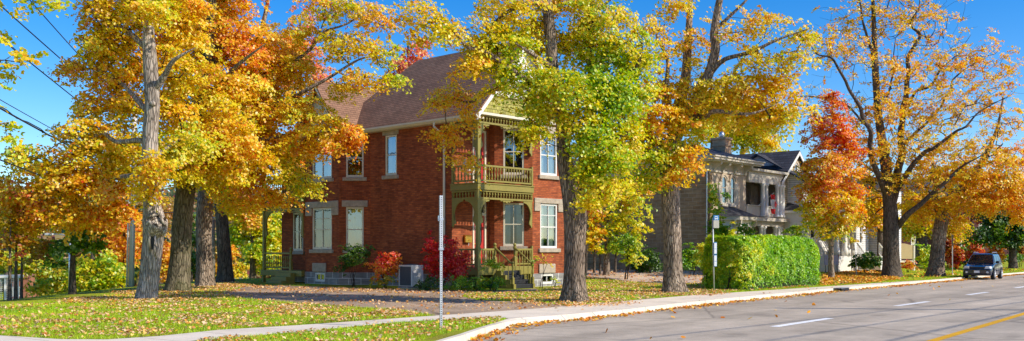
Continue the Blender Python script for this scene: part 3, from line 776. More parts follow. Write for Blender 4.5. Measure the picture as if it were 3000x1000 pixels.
def bush(name, label, cat, Y0, base_px, blobs, dens=48, per=26, lsize=.07, rad=.2, stems=5, group=None, z0=0.0, seed=2.0, tvar=.13, jit=.1, sat=None, vmul=1.0, stem_r=.018, floor=.02, bark=None):
    b = P(base_px, HY, Y0); base = Vector((b.x, b.y, z0))
    root = thing(name, label, cat, base, 0, group)
    T, B, Cn = sample_blobs(blobs, Y0, dens); ok = T[:, 2] > z0 + floor; T, B, Cn = T[ok], B[ok], Cn[ok]
    nodes = []
    zt = np.percentile(T[:, 2], 60)
    for s in range(stems):
        k = RNG.integers(len(T)); tip = T[k] * .6 + np.array([base.x, base.y, zt]) * .4
        a0 = np.array([base.x, base.y, z0]) + np.append(RNG.normal(size=2) * .07, -.05); k0 = len(nodes)
        for i in range(5):
            f = i / 4; q = a0 + (tip - a0) * np.array([f ** 1.3, f ** 1.3, f]); nodes.append((tuple(q), k0 + i - 1 if i else -1, stem_r * (1 - .6 * f)))
    mbs = MB()
    for s in range(stems): mbs.tube([Vector(nodes[s * 5 + i][0]) - base for i in range(5)], [nodes[s * 5 + i][2] for i in range(5)], 6)
    pos, par, rd, ns = grow(nodes, T, step=.25)
    bm = branch_mesh(pos, par, rd * .6, ns, base, .012)
    off = len(mbs.v); mbs.v += bm.v; mbs.f += [tuple(i + off for i in f) for f in bm.f]
    mbs.build('stems', bark or TWIG, root, smooth=True, uv=False)
    make_leaves(root, 'foliage', T, B, Cn, base, per, lsize, rad, tvar=tvar, jit=jit, seed=seed, sat=sat, vmul=vmul, floor=z0 + floor)
    return root

YL = 4900.0
# ---- left row of old maples
T1 = tree('maple_tree', 'old maple with broad burl and limb scar, leftmost of the row beside the lawn', 'tree', 33.8,
    [(428, 878, 0, .35), (438, 810, 0, .33), (449, 700, 0, .345), (452, 650, 0, .39), (448, 615, 0, .32), (442, 580, 0, .24), (441, 500, 0, .27), (440, 400, .1, .26), (446, 300, .1, .25), (441, 200, .2, .25), (436, 110, .2, .20), (435, 20, .3, .15), (433, -110, .3, .07)],
    [[(458, 258, .1, .14), (485, 215, -.2, .10), (520, 168, -.5, .075), (565, 130, -.9, .04)], [(440, 150, .2, .13), (370, 90, .6, .08), (300, 50, .8, .04)],
     [(438, 420, .1, .12), (360, 400, .8, .08), (250, 395, 1.2, .05), (150, 440, 1.4, .03)], [(440, 330, .1, .12), (350, 240, 1.0, .07), (250, 205, 1.2, .04), (170, 195, 1.2, .02)],
     [(440, 520, .2, .12), (340, 520, 1.2, .08), (200, 540, 1.8, .05), (80, 580, 2.0, .03)], [(442, 470, .2, .10), (520, 420, 1.2, .06), (560, 400, 1.6, .03)]],
    [(330, 40, 100, 80, .70, .8), (470, 30, 130, 90, .70, 1.6), (400, -80, 160, 80, .70, .5), (320, 130, 90, 60, .68, .8), (330, 225, 90, 55, .66, 1.2), (215, 200, 65, 24, .66, 1.2), (380, 320, 100, 65, .64, 1.9),
     (240, 385, 100, 50, .68, 1.2), (110, 480, 100, 50, .64, 1.4), (320, 440, 120, 70, .70, 1.8), (60, 570, 85, 55, .70, 1.9), (190, 560, 130, 60, .75, 1.6), (330, 540, 90, 50, .74, 1.4), (60, 655, 70, 40, .66, 2.2), (240, 640, 110, 45, .74, 2.0),
     (500, 320, 90, 80, .68, 2.2), (530, 440, 110, 70, .56, 1.8), (400, 510, 80, 32, .60, 1.9), (520, 190, 100, 80, .68, 2.0), (350, 610, 60, 40, .78, 1.8), (450, 500, 60, 45, .60, -.9, 1.3, .5), (430, 40, 60, 50, .70, -.8, 1.2, .6), (430, 560, 40, 25, .62, -.8, 1.2, .4), (150, 620, 110, 50, .74, 2.2), (30, 610, 60, 60, .70, 2.4), (250, 500, 110, 60, .70, 1.6), (400, 440, 70, 50, .66, 2.0), (270, 300, 70, 40, .66, 1.4), (300, 150, 70, 60, .68, 1.6), (420, 180, 80, 80, .68, 2.4), (560, 60, 80, 80, .70, 2.6)],
    bark=BARK_P, seed=1.3, dens=16.1, per=54, lsize=0.110, tshift=-0.045, tvar=.15)
# burl: torn limb stub, bark lips and flat patch coloured as a cavity's shade
c0 = P(462, 655, 33.5) - Vector(T1.location); dr = Vector((.50, -.66, .56)).normalized()
tr = trunk_mesh([c0 - dr * .45, c0 - dr * .1, c0 + dr * .10, c0 + dr * .16], [.40, .38, .33, .29], Vector((0, 0, 0)), 4.2, 32, .05, 0, .12)
tr.build('limb_scar', BARK_P, T1, smooth=True)
sc_ = MB(); u_ = dr.cross(Vector((0, 0, 1))).normalized(); v_ = u_.cross(dr); ring = []
for k in range(26):
    a_ = 6.283 * k / 26; q = .27 * (1 + .18 * noise.noise(Vector((math.cos(a_) * 2, math.sin(a_) * 2, 3)))); ring.append(c0 + dr * (.172 + .03 * math.sin(5 * a_)) + u_ * q * math.cos(a_) + v_ * q * math.sin(a_))
cen = sc_.pts([c0 + dr * .12]); r0 = sc_.pts(ring)
for k in range(26): sc_.f.append((cen, r0 + k, r0 + (k + 1) % 26))
sc_.build('torn_wood', mat_bark('torn_wood', (.10, .075, .055), (.30, .21, .13), 1.5, 1.0), T1, smooth=False)
hol = MB(); cc = P(447, 712, 33.34) - Vector(T1.location)
hol.poly([cc + Vector((.07 * math.cos(a) * (1 + .3 * math.sin(3 * a)), -.02 * math.cos(a), .24 * math.sin(a))) for a in [2 * math.pi * k / 14 for k in range(14)]]); hol.build('hollow_shade', M['dark'], T1)
lips = MB()
for (ax, ay, bx, by, rr) in ((431, 640, 470, 625, .07), (470, 625, 487, 665, .06), (430, 640, 440, 735, .06), (455, 690, 458, 760, .045), (487, 665, 478, 690, .05)):
    a, b = P(ax, ay, 33.42) - Vector(T1.location), P(bx, by, 33.42) - Vector(T1.location)
    lips.tube([a, (a + b) / 2 + Vector((RNG.uniform(-.04, .04), -.05, 0)), b], [rr * .7, rr, rr * .5], 8)
lips.build('bark_lip', BARK_P, T1, smooth=True)
kn = MB(); kc = P(447, 304, 33.62) - Vector(T1.location); kn.tube([kc + Vector((0, .1, 0)), kc + Vector((.02, -.06, 0))], [.10, .085], 12); kn.build('knot', BARK_P, T1, smooth=True)

T2 = tree('maple_tree', 'mossy thick maple trunk, second from the burled maple in the row by the lawn', 'tree', 40.0,
    [(523, 853, 0, .48), (528, 760, 0, .42), (534, 650, 0, .40), (545, 545, 0, .40), (565, 420, 0, .34), (592, 270, .2, .27), (614, 120, .4, .22), (621, 20, .5, .18), (624, -120, .6, .08)],
    [[(560, 450, 0, .20), (520, 330, .5, .14), (500, 200, .8, .09), (470, 60, 1, .05)], [(585, 310, .1, .17), (640, 240, -.8, .12), (700, 190, -1.4, .08), (760, 120, -1.8, .04)], [(556, 500, 0, .16), (620, 440, -1.5, .10), (690, 400, -2.4, .05)], [(600, 240, .2, .15), (650, 120, .8, .10), (700, 0, 1.2, .06)]],
    [(620, 20, 140, 110, .72, 1.6), (560, 130, 110, 80, .70, 1.2), (700, 130, 120, 100, .72, 1.0), (570, 260, 110, 80, .74, 1.6), (660, 260, 120, 80, .72, -.4), (640, 380, 130, 90, .64, -1.6), (570, 440, 120, 70, .60, -1.2), (700, 440, 110, 70, .72, -1.8), (520, 500, 100, 45, .62, -1.0), (640, 510, 100, 45, .60, -1.6), (640, -80, 180, 80, .72, 1.0)],
    seed=2.7, dens=16.1, per=54, bark=BARK_M, lsize=0.114, tshift=-0.045, tvar=.15)
T3 = tree('maple_tree', 'grey maple leaning its long branches over the brick bay, third in the lawn row', 'tree', 45.5,
    [(601, 838, 0, .43), (599, 760, 0, .36), (597, 680, 0, .35), (602, 600, 0, .38), (608, 550, 0, .34), (640, 430, -.8, .27), (690, 300, -1.5, .20), (740, 170, -2, .14), (780, 30, -2.2, .09), (800, -120, -2.2, .05)],
    [[(650, 405, -.9, .18), (740, 335, -3.2, .14), (830, 288, -4.6, .11), (890, 262, -5.2, .09), (960, 238, -5.6, .065), (1040, 195, -6, .04), (1110, 170, -6.2, .02)], [(700, 290, -1.5, .14), (800, 200, -3.2, .10), (900, 120, -4, .07), (1000, 60, -4.4, .04), (1080, 40, -4.6, .02)],
     [(630, 470, -.6, .15), (720, 430, -3.2, .11), (820, 400, -4.6, .08), (920, 385, -5.4, .05), (1010, 390, -5.8, .03)], [(615, 530, -.2, .12), (690, 520, -2.6, .08), (790, 510, -3.8, .05), (850, 520, -4.2, .03)], [(600, 590, .4, .10), (540, 560, 1, .06)]],
    [(770, 260, 120, 80, .74, -2.4), (850, 200, 90, 70, .70, -3.4), (720, 360, 110, 80, .74, -2.6), (800, 340, 110, 70, .66, -4.0), (880, 310, 80, 50, .64, -5.0), (950, 370, 90, 45, .72, -5.4), (1020, 400, 65, 42, .76, -5.8), (980, 430, 70, 30, .74, -5.8), (870, 430, 90, 50, .70, -4.8), (780, 450, 110, 60, .78, -3.6), (850, 520, 85, 38, .64, -4.6), (730, 530, 100, 55, .80, -3.0), (900, 560, 50, 20, .58, -4.6), (800, 585, 80, 28, .76, -4.2),
     (990, 265, 50, 28, .62, -5.6, .8), (1060, 235, 60, 40, .62, -6.0, .8), (1140, 235, 50, 36, .62, -6.2, .8), (1100, 150, 70, 50, .62, -6.0, .75), (1010, 130, 80, 50, .66, -4.8, .7), (1100, 50, 60, 60, .66, -4.8, .75), (1000, 30, 80, 50, .68, -4.4, .7), (900, 90, 80, 50, .70, -4.0, .55), (920, 10, 70, 40, .70, -3.8, .45), (800, 130, 80, 60, .76, -2.6, .7), (660, 560, 60, 40, .74, -1.0), (700, 600, 70, 32, .80, -2.4)],
    seed=3.9, dens=15.1, tvar=.17, per=51, lsize=0.117, bark=BARK, tshift=-0.045)
T4 = tree('maple_tree', 'half shaded maple trunk nearest the side porch, last in the lawn row', 'tree', 52.5,
    [(660, 823, 0, .40), (657, 740, 0, .37), (651, 650, 0, .33), (645, 585, 0, .32), (650, 520, 0, .26), (665, 420, 0, .2), (690, 300, 0, .13), (700, 150, 0, .06)],
    [[(648, 590, 0, .16), (676, 560, -1, .10), (720, 540, -1.6, .05)], [(643, 600, 0, .13), (610, 560, .6, .08), (580, 540, 1, .04)]],
    [(700, 480, 100, 80, .76, 0), (740, 300, 110, 120, .78, .6), (620, 540, 60, 36, .66, .4), (680, 610, 60, 30, .80, .8), (840, 150, 60, 60, .76, 2)], seed=5.1, dens=10, lsize=.16, bark=BARK_D)
# ---- tall centre maple in front of the brick house
T5 = tree('maple_tree', 'tall green and yellow maple with forked trunk in front of the brick house', 'tree', 32.0,
    [(1684, 884, 0, .40), (1682, 800, 0, .335), (1684, 700, 0, .355), (1683, 620, 0, .385), (1672, 560, 0, .31), (1655, 470, 0, .25), (1648, 380, 0, .22), (1640, 300, 0, .21), (1620, 200, 0, .20), (1612, 100, 0, .185), (1602, 0, 0, .16), (1592, -130, 0, .10), (1585, -240, 0, .05)],
    [[(1697, 610, -.05, .24), (1714, 545, .1, .21), (1720, 440, .4, .20), (1728, 300, .6, .17), (1735, 160, .8, .15), (1738, 50, .9, .12), (1738, -100, 1, .06)],
     [(1645, 330, 0, .13), (1612, 285, -.3, .11), (1560, 240, -.8, .10), (1491, 203, -1.2, .085), (1407, 154, -1.8, .065), (1365, 129, -2.1, .05), (1296, 73, -2.5, .03), (1240, 40, -2.8, .015)],
     [(1604, 10, 0, .12), (1547, 4, -.4, .08), (1477, 31, -.8, .06), (1420, 60, -1, .03)], [(1645, 350, 0, .11), (1560, 300, 1.6, .08), (1448, 276, 2.6, .06), (1380, 285, 3.0, .045), (1320, 330, 3.2, .03), (1300, 400, 3.2, .018)],
     [(1726, 330, .6, .12), (1800, 250, .2, .08), (1870, 180, 0, .05), (1900, 100, 0, .03)], [(1718, 470, .4, .11), (1790, 400, -1, .07), (1850, 360, -1.4, .04)], [(1716, 520, .3, .09), (1760, 520, -1.2, .06), (1780, 560, -1.6, .03)], [(1620, 200, 0, .10), (1560, 150, -1.6, .06), (1500, 110, -2.2, .03)], [(1738, 40, .9, .08), (1800, -20, .5, .04)]],
    [(1500, 30, 110, 50, .60, -1.0, .85), (1640, 5, 110, 50, .62, 1.2), (1760, 50, 110, 80, .58, .4), (1420, 110, 90, 50, .58, -1.4, .85), (1240, 40, 70, 40, .72, -2.6, .9), (1310, 95, 80, 42, .62, -2.4), (1230, 100, 40, 30, .76, -2.6, .8), (1480, 130, 100, 60, .56, -.6), (1560, 90, 90, 70, .62, 1.4), (1690, 130, 100, 90, .54, 1.4), (1790, 170, 100, 100, .48, .4), (1870, 150, 60, 80, .60, .4, .7), (1850, 270, 80, 90, .54, .2),
     (1490, 226, 105, 42, .58, -.4), (1430, 275, 50, 24, .62, -.6, .7), (1540, 285, 60, 34, .58, -1.0, .8), (1390, 205, 70, 40, .68, -1.2), (1350, 295, 75, 42, .74, 2.8, .75), (1280, 300, 36, 44, .76, 2.8, .5), (1310, 395, 60, 40, .76, 3.0, .6), (1380, 370, 30, 40, .70, 2.6, .5), (1265, 395, 35, 14, .80, 3.2, .8), (1390, 470, 26, 45, .74, 2.8, .6), (1330, 470, 30, 22, .76, 3.0, .6), (1575, 330, 55, 55, .58, -1.4), (1590, 295, 48, 40, .56, -1.2, .8), (1560, 400, 65, 42, .64, -1.6), (1590, 240, 80, 60, .56, -1.2), (1680, 270, 90, 60, .52, -1.6), (1690, 340, 70, 60, .58, -1.4),
     (1740, 400, 80, 80, .42, -1.4), (1790, 320, 90, 80, .42, -.8), (1760, 250, 80, 60, .46, -1.0), (1730, 490, 60, 60, .48, -1.4), (1790, 470, 70, 70, .44, -1.4), (1840, 400, 60, 70, .50, -.6), (1760, 560, 60, 50, .60, -1.6), (1720, 580, 34, 40, .62, -1.6), (1810, 550, 50, 40, .56, -1.4), (1700, 420, 34, 60, .50, -1.5, .8)],
    flare=.95, bark=BARK_B, seed=6.4, dens=16.0, per=61, lsize=0.102, tvar=.12, tshift=-.05)
# ---- second street maple
T6 = tree('maple_tree', 'golden maple with shaggy trunk between the bus stop and the centre maple', 'tree', 39.0,
    [(1975, 857, 0, .44), (1972, 800, 0, .37), (1970, 700, 0, .35), (1965, 600, 0, .38), (1966, 530, 0, .37), (1972, 430, 0, .32), (1985, 330, .2, .26), (2008, 230, .4, .20), (2016, 110, .5, .15), (2022, 0, .6, .11), (2026, -140, .6, .05)],
    [[(1975, 420, 0, .24), (2030, 300, -.4, .20), (2085, 205, -.8, .19), (2098, 95, -1, .165), (2113, 0, -1.2, .13), (2125, -120, -1.2, .06)], [(2086, 210, -.8, .11), (2130, 170, -1.2, .09), (2200, 148, -1.8, .075), (2290, 118, -2.2, .045), (2360, 80, -2.4, .02)],
     [(2040, 290, -.4, .12), (2055, 230, .4, .10), (2100, 180, .8, .07)], [(1978, 380, 0, .14), (1955, 255, -.8, .10), (1945, 160, -1.0, .07), (1960, 50, -1, .04)], [(1970, 460, 0, .13), (1900, 400, -1, .08), (1850, 380, -1.4, .04)], [(2000, 330, .2, .13), (2100, 350, -1.6, .09), (2200, 330, -2.2, .05), (2280, 300, -2.4, .025)], [(1967, 560, 0, .16), (1950, 525, -.5, .12), (1925, 480, -1.2, .07)], [(2103, 80, -1, .08), (2170, 20, -1.4, .05), (2230, -40, -1.5, .03)]],
    [(1870, 440, 80, 70, .50, -.8), (1950, 460, 80, 60, .46, -1.4), (1920, 360, 110, 80, .72, -1.2), (1980, 360, 60, 60, .62, -1.2), (2020, 470, 60, 55, .68, -1.6), (2120, 310, 100, 55, .66, -1.2), (2220, 320, 90, 60, .66, -1.4), (2270, 350, 60, 50, .64, -1.4, .8), (2060, 270, 100, 70, .68, -.6, .9), (1950, 260, 80, 70, .70, -.6, .9), (2180, 250, 100, 60, .66, -1.6), (2290, 260, 80, 50, .66, -2, .9), (2320, 180, 70, 50, .66, -2.2, .7), (2220, 170, 80, 40, .66, -1.8, .7), (2040, 130, 80, 60, .66, 0, .55), (1930, 120, 60, 70, .68, -.8, .65), (2150, 80, 80, 50, .66, -1.2, .55), (2260, 70, 80, 50, .68, -1.8, .5), (1980, 20, 90, 50, .68, 0, .5), (2360, 110, 60, 50, .66, -2.2, .5), (1890, 530, 60, 40, .46, -1.0), (1985, 520, 50, 30, .72, -1.6), (2200, 370, 50, 26, .62, -1.2, .6), (2330, 310, 45, 45, .66, -2, .6)],
    flare=.95, seed=7.7, dens=12.6, per=54, lsize=0.114, tvar=.10, tshift=-0.045)
# ---- young red maple
T7 = tree('young_maple_tree', 'slim young maple turning scarlet at the top, beside the clipped hedge', 'tree', 58.0,
    [(2436, 817, 0, .19), (2434, 740, 0, .15), (2436, 640, 0, .13), (2438, 500, 0, .09), (2440, 380, 0, .05), (2440, 270, 0, .02)],
    [],
    [(2442, 300, 40, 50, .91, 0), (2400, 370, 45, 55, .89, 0), (2470, 380, 45, 60, .91, 0), (2440, 400, 60, 60, .90, -.4), (2398, 470, 52, 60, .86, 0), (2490, 450, 46, 60, .90, .2), (2440, 500, 80, 60, .83, -.6), (2390, 570, 52, 60, .76, 0), (2490, 550, 50, 60, .84, 0), (2440, 600, 84, 50, .66, -.6), (2405, 650, 58, 35, .54, 0), (2482, 640, 50, 40, .62, 0), (2388, 540, 50, 70, .74, 0), (2500, 600, 44, 50, .7, 0), (2370, 615, 30, 34, .5, 0), (2440, 690, 60, 18, .52, 0)],
    seed=8.2, dens=10.5, lsize=0.121, rad=0.54, per=51, tvar=.13, jit=.13, flare=.15, up=1.2, segs=20, tshift=-0.03)
# ---- big half bare maples on the right
T8 = tree('maple_tree', 'huge half bare maple with dark trunk in front of the tan board sign', 'tree', 62.0,
    [(2612, 812, 0, .60), (2611, 750, 0, .50), (2610, 660, 0, .49), (2606, 590, 0, .42), (2595, 489, 0, .33), (2581, 391, 0, .27), (2570, 300, 0, .22), (2563, 175, 0, .2), (2560, 70, 0, .14), (2555, -60, 0, .09), (2550, -180, 0, .04)],
    [[(2614, 590, 0, 0.295), (2630, 520, .4, 0.246), (2640, 419, .6, 0.213), (2649, 314, .8, 0.180), (2662, 210, 1, 0.139), (2684, 105, 1.2, 0.098), (2702, -10, 1.4, 0.057)], [(2604, 580, 0, 0.213), (2580, 530, -.8, 0.180), (2554, 454, -1.4, 0.164), (2526, 349, -2, 0.131), (2490, 272, -2.4, 0.098), (2430, 182, -3, 0.066), (2370, 130, -3.4, 0.033)],
     [(2624, 560, .2, 0.213), (2660, 505, -1, 0.164), (2703, 454, -1.8, 0.131), (2770, 400, -2.6, 0.090), (2870, 335, -3.4, 0.049), (2950, 290, -4, 0.025)], [(2630, 665, 0, 0.213), (2660, 630, -1, 0.180), (2695, 600, -1.6, 0.156), (2730, 560, -2.2, 0.123), (2800, 500, -3, 0.082), (2900, 440, -3.6, 0.041)], [(2528, 360, -2, 0.074), (2470, 300, -2.2, 0.057), (2380, 285, -2.6, 0.041), (2300, 280, -3, 0.016)],
     [(2563, 180, 0, 0.098), (2540, 90, -.4, 0.074), (2510, 10, -.8, 0.049), (2490, -60, -1, 0.025)], [(2647, 330, .8, 0.107), (2700, 260, 2, 0.082), (2770, 190, 2.6, 0.057), (2850, 110, 3, 0.025)], [(2640, 430, .6, 0.115), (2730, 340, 2.4, 0.082), (2800, 230, 3, 0.057), (2880, 160, 3.4, 0.025)], [(2575, 330, 0, 0.082), (2610, 230, 1, 0.057), (2620, 110, 1.4, 0.033)], [(2600, 520, .4, 0.098), (2520, 480, 2, 0.066), (2430, 400, 2.6, 0.033)]],
    [(2560, 60, 150, 90, .74, 0, .8), (2700, 60, 130, 100, .74, 1, .75), (2480, 160, 100, 90, .76, -1.4, .7), (2620, 210, 110, 90, .76, 0, .8), (2760, 190, 110, 90, .76, 1.4, .8), (2860, 180, 100, 80, .78, 2.6, .75), (2560, 330, 110, 80, .78, -1, 1.0), (2680, 330, 110, 90, .74, .6, 1.0), (2800, 310, 110, 80, .72, 0, 1.0), (2900, 280, 90, 70, .76, 0, .8), (2950, 370, 70, 70, .74, -1, .7), (2600, 440, 120, 60, .74, -1, 1.2), (2720, 430, 110, 70, .72, -1, 1.2), (2850, 430, 110, 70, .72, -2, 1.1), (2390, 300, 80, 60, .76, -2.4, .5), (2420, 120, 80, 60, .76, -2.6, .35), (2640, 540, 100, 50, .72, -1, 1.3), (2760, 530, 90, 50, .68, -2, 1.3), (2540, 520, 90, 60, .72, .8, 1.2), (2520, 600, 60, 50, .66, 1.0, 1.3), (2560, 650, 40, 40, .66, 1.2, 1.0), (2930, 480, 80, 50, .74, -3, 1.1), (2500, 430, 70, 60, .74, 2, .8), (2650, -60, 200, 60, .75, 0, .5), (2960, 200, 50, 60, .8, 1, .4)],
    seed=9.1, dens=14.4, per=25, lsize=0.129, rad=0.50, bark=BARK_D, bare=.52, up=.9, rmax=.15, tvar=.07, wob=.16, tshift=-0.05)
T9 = tree('maple_tree', 'leaning golden maple on the grass verge behind the dark blue car', 'tree', 64.0,
    [(2742, 806, 0, .54), (2744, 760, 0, .46), (2752, 690, 0, .44), (2764, 630, 0, .44), (2790, 590, -.4, .34), (2830, 540, -1, .26), (2880, 470, -1.6, .18), (2920, 380, -2, .10), (2940, 280, -2, .04)],
    [[(2762, 650, 0, .28), (2745, 600, .6, .24), (2740, 530, 1, .18), (2735, 440, 1.4, .10)], [(2800, 580, -.5, .18), (2870, 560, -2, .12), (2950, 550, -3, .07), (3030, 545, -3.4, .03)], [(2770, 610, 0, .2), (2790, 540, 1, .15), (2800, 460, 1.6, .1)]],
    [(2780, 600, 80, 36, .66, -.8, 1.2), (2700, 615, 70, 40, .68, .6, 1.2), (2860, 590, 90, 40, .72, -2.0, 1.3), (2940, 590, 80, 45, .72, -2.6, 1.3), (2900, 540, 100, 45, .70, -2, 1.3), (2990, 560, 60, 60, .70, -3, 1.2), (2820, 500, 90, 45, .70, 0, 1.1), (2960, 470, 70, 60, .74, -2, 1.0), (2990, 630, 40, 30, .72, -3, 1.2), (2800, 650, 40, 26, .66, 0, 1.1), (2730, 500, 70, 60, .74, 1.4, .9)],
    seed=10.3, dens=9.1, per=47, lsize=0.129, rad=0.62, bark=BARK, tvar=.09, up=.8, tshift=-0.02)
# ---- branches reaching in from a tree standing left of the picture
T0 = tree('maple_tree', 'yellow green maple whose branch tips hang in at the left edge of the sky', 'tree', 26.0,
    [(-210, 920, 0, .32), (-205, 700, 0, .27), (-200, 450, 0, .23), (-190, 200, 0, .17), (-180, -50, 0, .10)],
    [[(-200, 420, 0, .10), (-100, 380, 0, .06), (0, 370, 0, .03)], [(-190, 180, 0, .10), (-80, 180, 0, .06), (20, 170, 0, .03)], [(-188, 90, 0, .10), (-60, 20, 0, .06), (100, 0, 0, .03)]],
    [(110, 10, 75, 34, .50, 0), (40, -10, 70, 40, .52, .3), (170, 22, 30, 18, .52, 0), (30, 165, 50, 40, .50, 0), (70, 160, 30, 22, .52, .2), (10, 110, 26, 34, .5, .2), (18, 205, 30, 30, .48, 0), (30, 430, 38, 36, .48, 0), (10, 380, 22, 34, .46, .2), (-120, 300, 130, 220, .5, .4), (-120, -40, 160, 100, .5, 0)],
    seed=11.9, dens=10, lsize=.12, rad=.36, tvar=.12, segs=16, z0=-.55)
# ---- trees behind the houses and in the valley on the left
def simple_tree(label, Y0, base, top, r, blobs, **k):
    """base=(px,py) trunk foot, top=(px,py) where the leader ends"""
    kw = dict(dens=8.5, per=38, lsize=.21, rad=.75, bark=BARK_D, group=None, flare=.2, segs=12, rmax=.08, cat='tree', name='tree'); kw.update(k)
    name = kw.pop('name'); cat = kw.pop('cat')
    mid = ((base[0] * .6 + top[0] * .4), base[1] * .55 + top[1] * .45)
    return tree(name, label, cat, Y0, [(*base, 0, r), (*mid, 0, r * .7), (*top, 0, r * .2)], [], blobs, **kw)
simple_tree('salmon pink autumn tree rising behind the brown shingle roof', 78, (1200, 790), (1195, 120), .3,
    [(1190, 190, 60, 60, .84, 0), (1230, 140, 30, 40, .84, 0), (1140, 230, 40, 40, .84, 0), (1280, 230, 50, 70, .84, 0), (1180, 300, 80, 80, .84, 0)], seed=21.0, sat=(1.0, .95, 10), dens=5)
simple_tree('coral coloured thin tree behind the maple branches above the house bay', 74, (880, 800), (880, 60), .3,
    [(900, 170, 60, 60, .84, 0), (850, 120, 60, 50, .80, 0), (950, 230, 50, 40, .84, 0), (880, 60, 60, 60, .82, 0, .4), (840, 210, 70, 80, .8, 0)], seed=22.0, sat=(1.0, .95, 9), dens=4.5)
simple_tree('green and orange maple sapling against the shaded stone side wall', 58, (1776, 785), (1780, 560), .22,
    [(1735, 610, 45, 60, .80, -1), (1740, 700, 40, 50, .78, -1), (1800, 560, 80, 50, .50, 0), (1850, 610, 70, 40, .48, -.6), (1790, 640, 70, 50, .42, -.6), (1850, 660, 60, 35, .46, 0), (1790, 710, 70, 40, .34, 0), (1890, 560, 50, 40, .66, 0), (1700, 560, 60, 60, .70, 0), (1870, 690, 30, 24, .42, -.4), (1740, 500, 60, 50, .7, 0)], seed=23.0, dens=8, lsize=.17, rad=.5, per=24, z0=.1, bark=BARK)
for i, (px, py, h, q) in enumerate(((1717, 790, 620, .62), (1741, 788, 640, .45), (1758, 792, 650, .5), (1803, 786, 640, .5))):
    simple_tree(('slender dark sapling stem, leftmost under the orange leaves', 'dark paired sapling stem just left of the pale trunk', 'thin sapling with low yellow leaves left of the pale trunk', 'thin pale sapling just right of the pale trunk')[i], 56 + i * .8, (px, py), (px + 4, h), .07, [(px, h + 40, 26, 26, q, 0), (px + 6, h + 86, 20, 12, q, 0, .6)], seed=24.0 + i, dens=6, lsize=.16, rad=.4, name='sapling', group='saplings beside the stone house', segs=8)
simple_tree('yellow green tree filling the gap behind the stone house chimney', 92, (2190, 760), (2170, 330), .42,
    [(2150, 380, 70, 50, .52, 0), (2220, 400, 70, 50, .54, 0), (2260, 440, 40, 40, .5, 0, .7), (2100, 340, 80, 60, .60, 0), (2200, 330, 80, 50, .62, 0, .7), (2240, 500, 60, 60, .45, 0)], seed=26.0)
simple_tree('dark trunked tree beyond the stone house hip roof', 88, (2075, 760), (2090, 330), .4, [(2060, 380, 60, 40, .55, 0), (2020, 340, 60, 50, .6, 0), (2090, 300, 60, 50, .64, 0)], seed=27.0)
# right side, beyond the leaning maple
simple_tree('dark green shade tree at the far right behind the car', 82, (2968, 778), (2960, 560), .34,
    [(2920, 650, 80, 40, .12, 0), (2980, 640, 70, 50, .12, 0), (2890, 690, 60, 30, .16, -1), (2960, 700, 70, 28, .14, -1), (3020, 680, 60, 50, .12, 0), (2930, 600, 90, 50, .16, 1)], seed=28.0, dens=7, vmul=.55)
simple_tree('bare purplish twiggy tree over the dark red house', 92, (2840, 780), (2850, 560), .2, [(2830, 620, 60, 50, .9, 0, .8), (2890, 640, 50, 40, .9, 0, .8)], seed=29.0, bare=.8, vmul=.5)
simple_tree('narrow trunk with yellow leaves between the white house and the huge maple', 70, (2582, 790), (2575, 560), .33, [(2560, 640, 40, 30, .66, 0), (2590, 600, 50, 40, .68, 0), (2530, 610, 50, 40, .62, 0)], seed=30.0, lsize=.2)
simple_tree('tree with thick grey trunk behind the tan board sign', 84, (2700, 770), (2700, 560), .62, [(2680, 650, 50, 34, .60, 0), (2720, 660, 40, 24, .60, 0), (2660, 680, 40, 24, .56, 0), (2700, 600, 70, 40, .64, 0)], seed=31.0, lsize=.22)
simple_tree('small yellow tree by the white trimmed brick house at the right', 90, (2790, 770), (2795, 680), .14, [(2790, 690, 30, 26, .64, 0), (2770, 710, 26, 22, .66, 0), (2810, 660, 24, 30, .62, 0)], seed=32.0)
simple_tree('light green slender tree before the dark red house', 95, (2835, 770), (2832, 640), .1, [(2832, 670, 16, 30, .36, 0), (2840, 720, 26, 24, .36, 0)], seed=33.0)
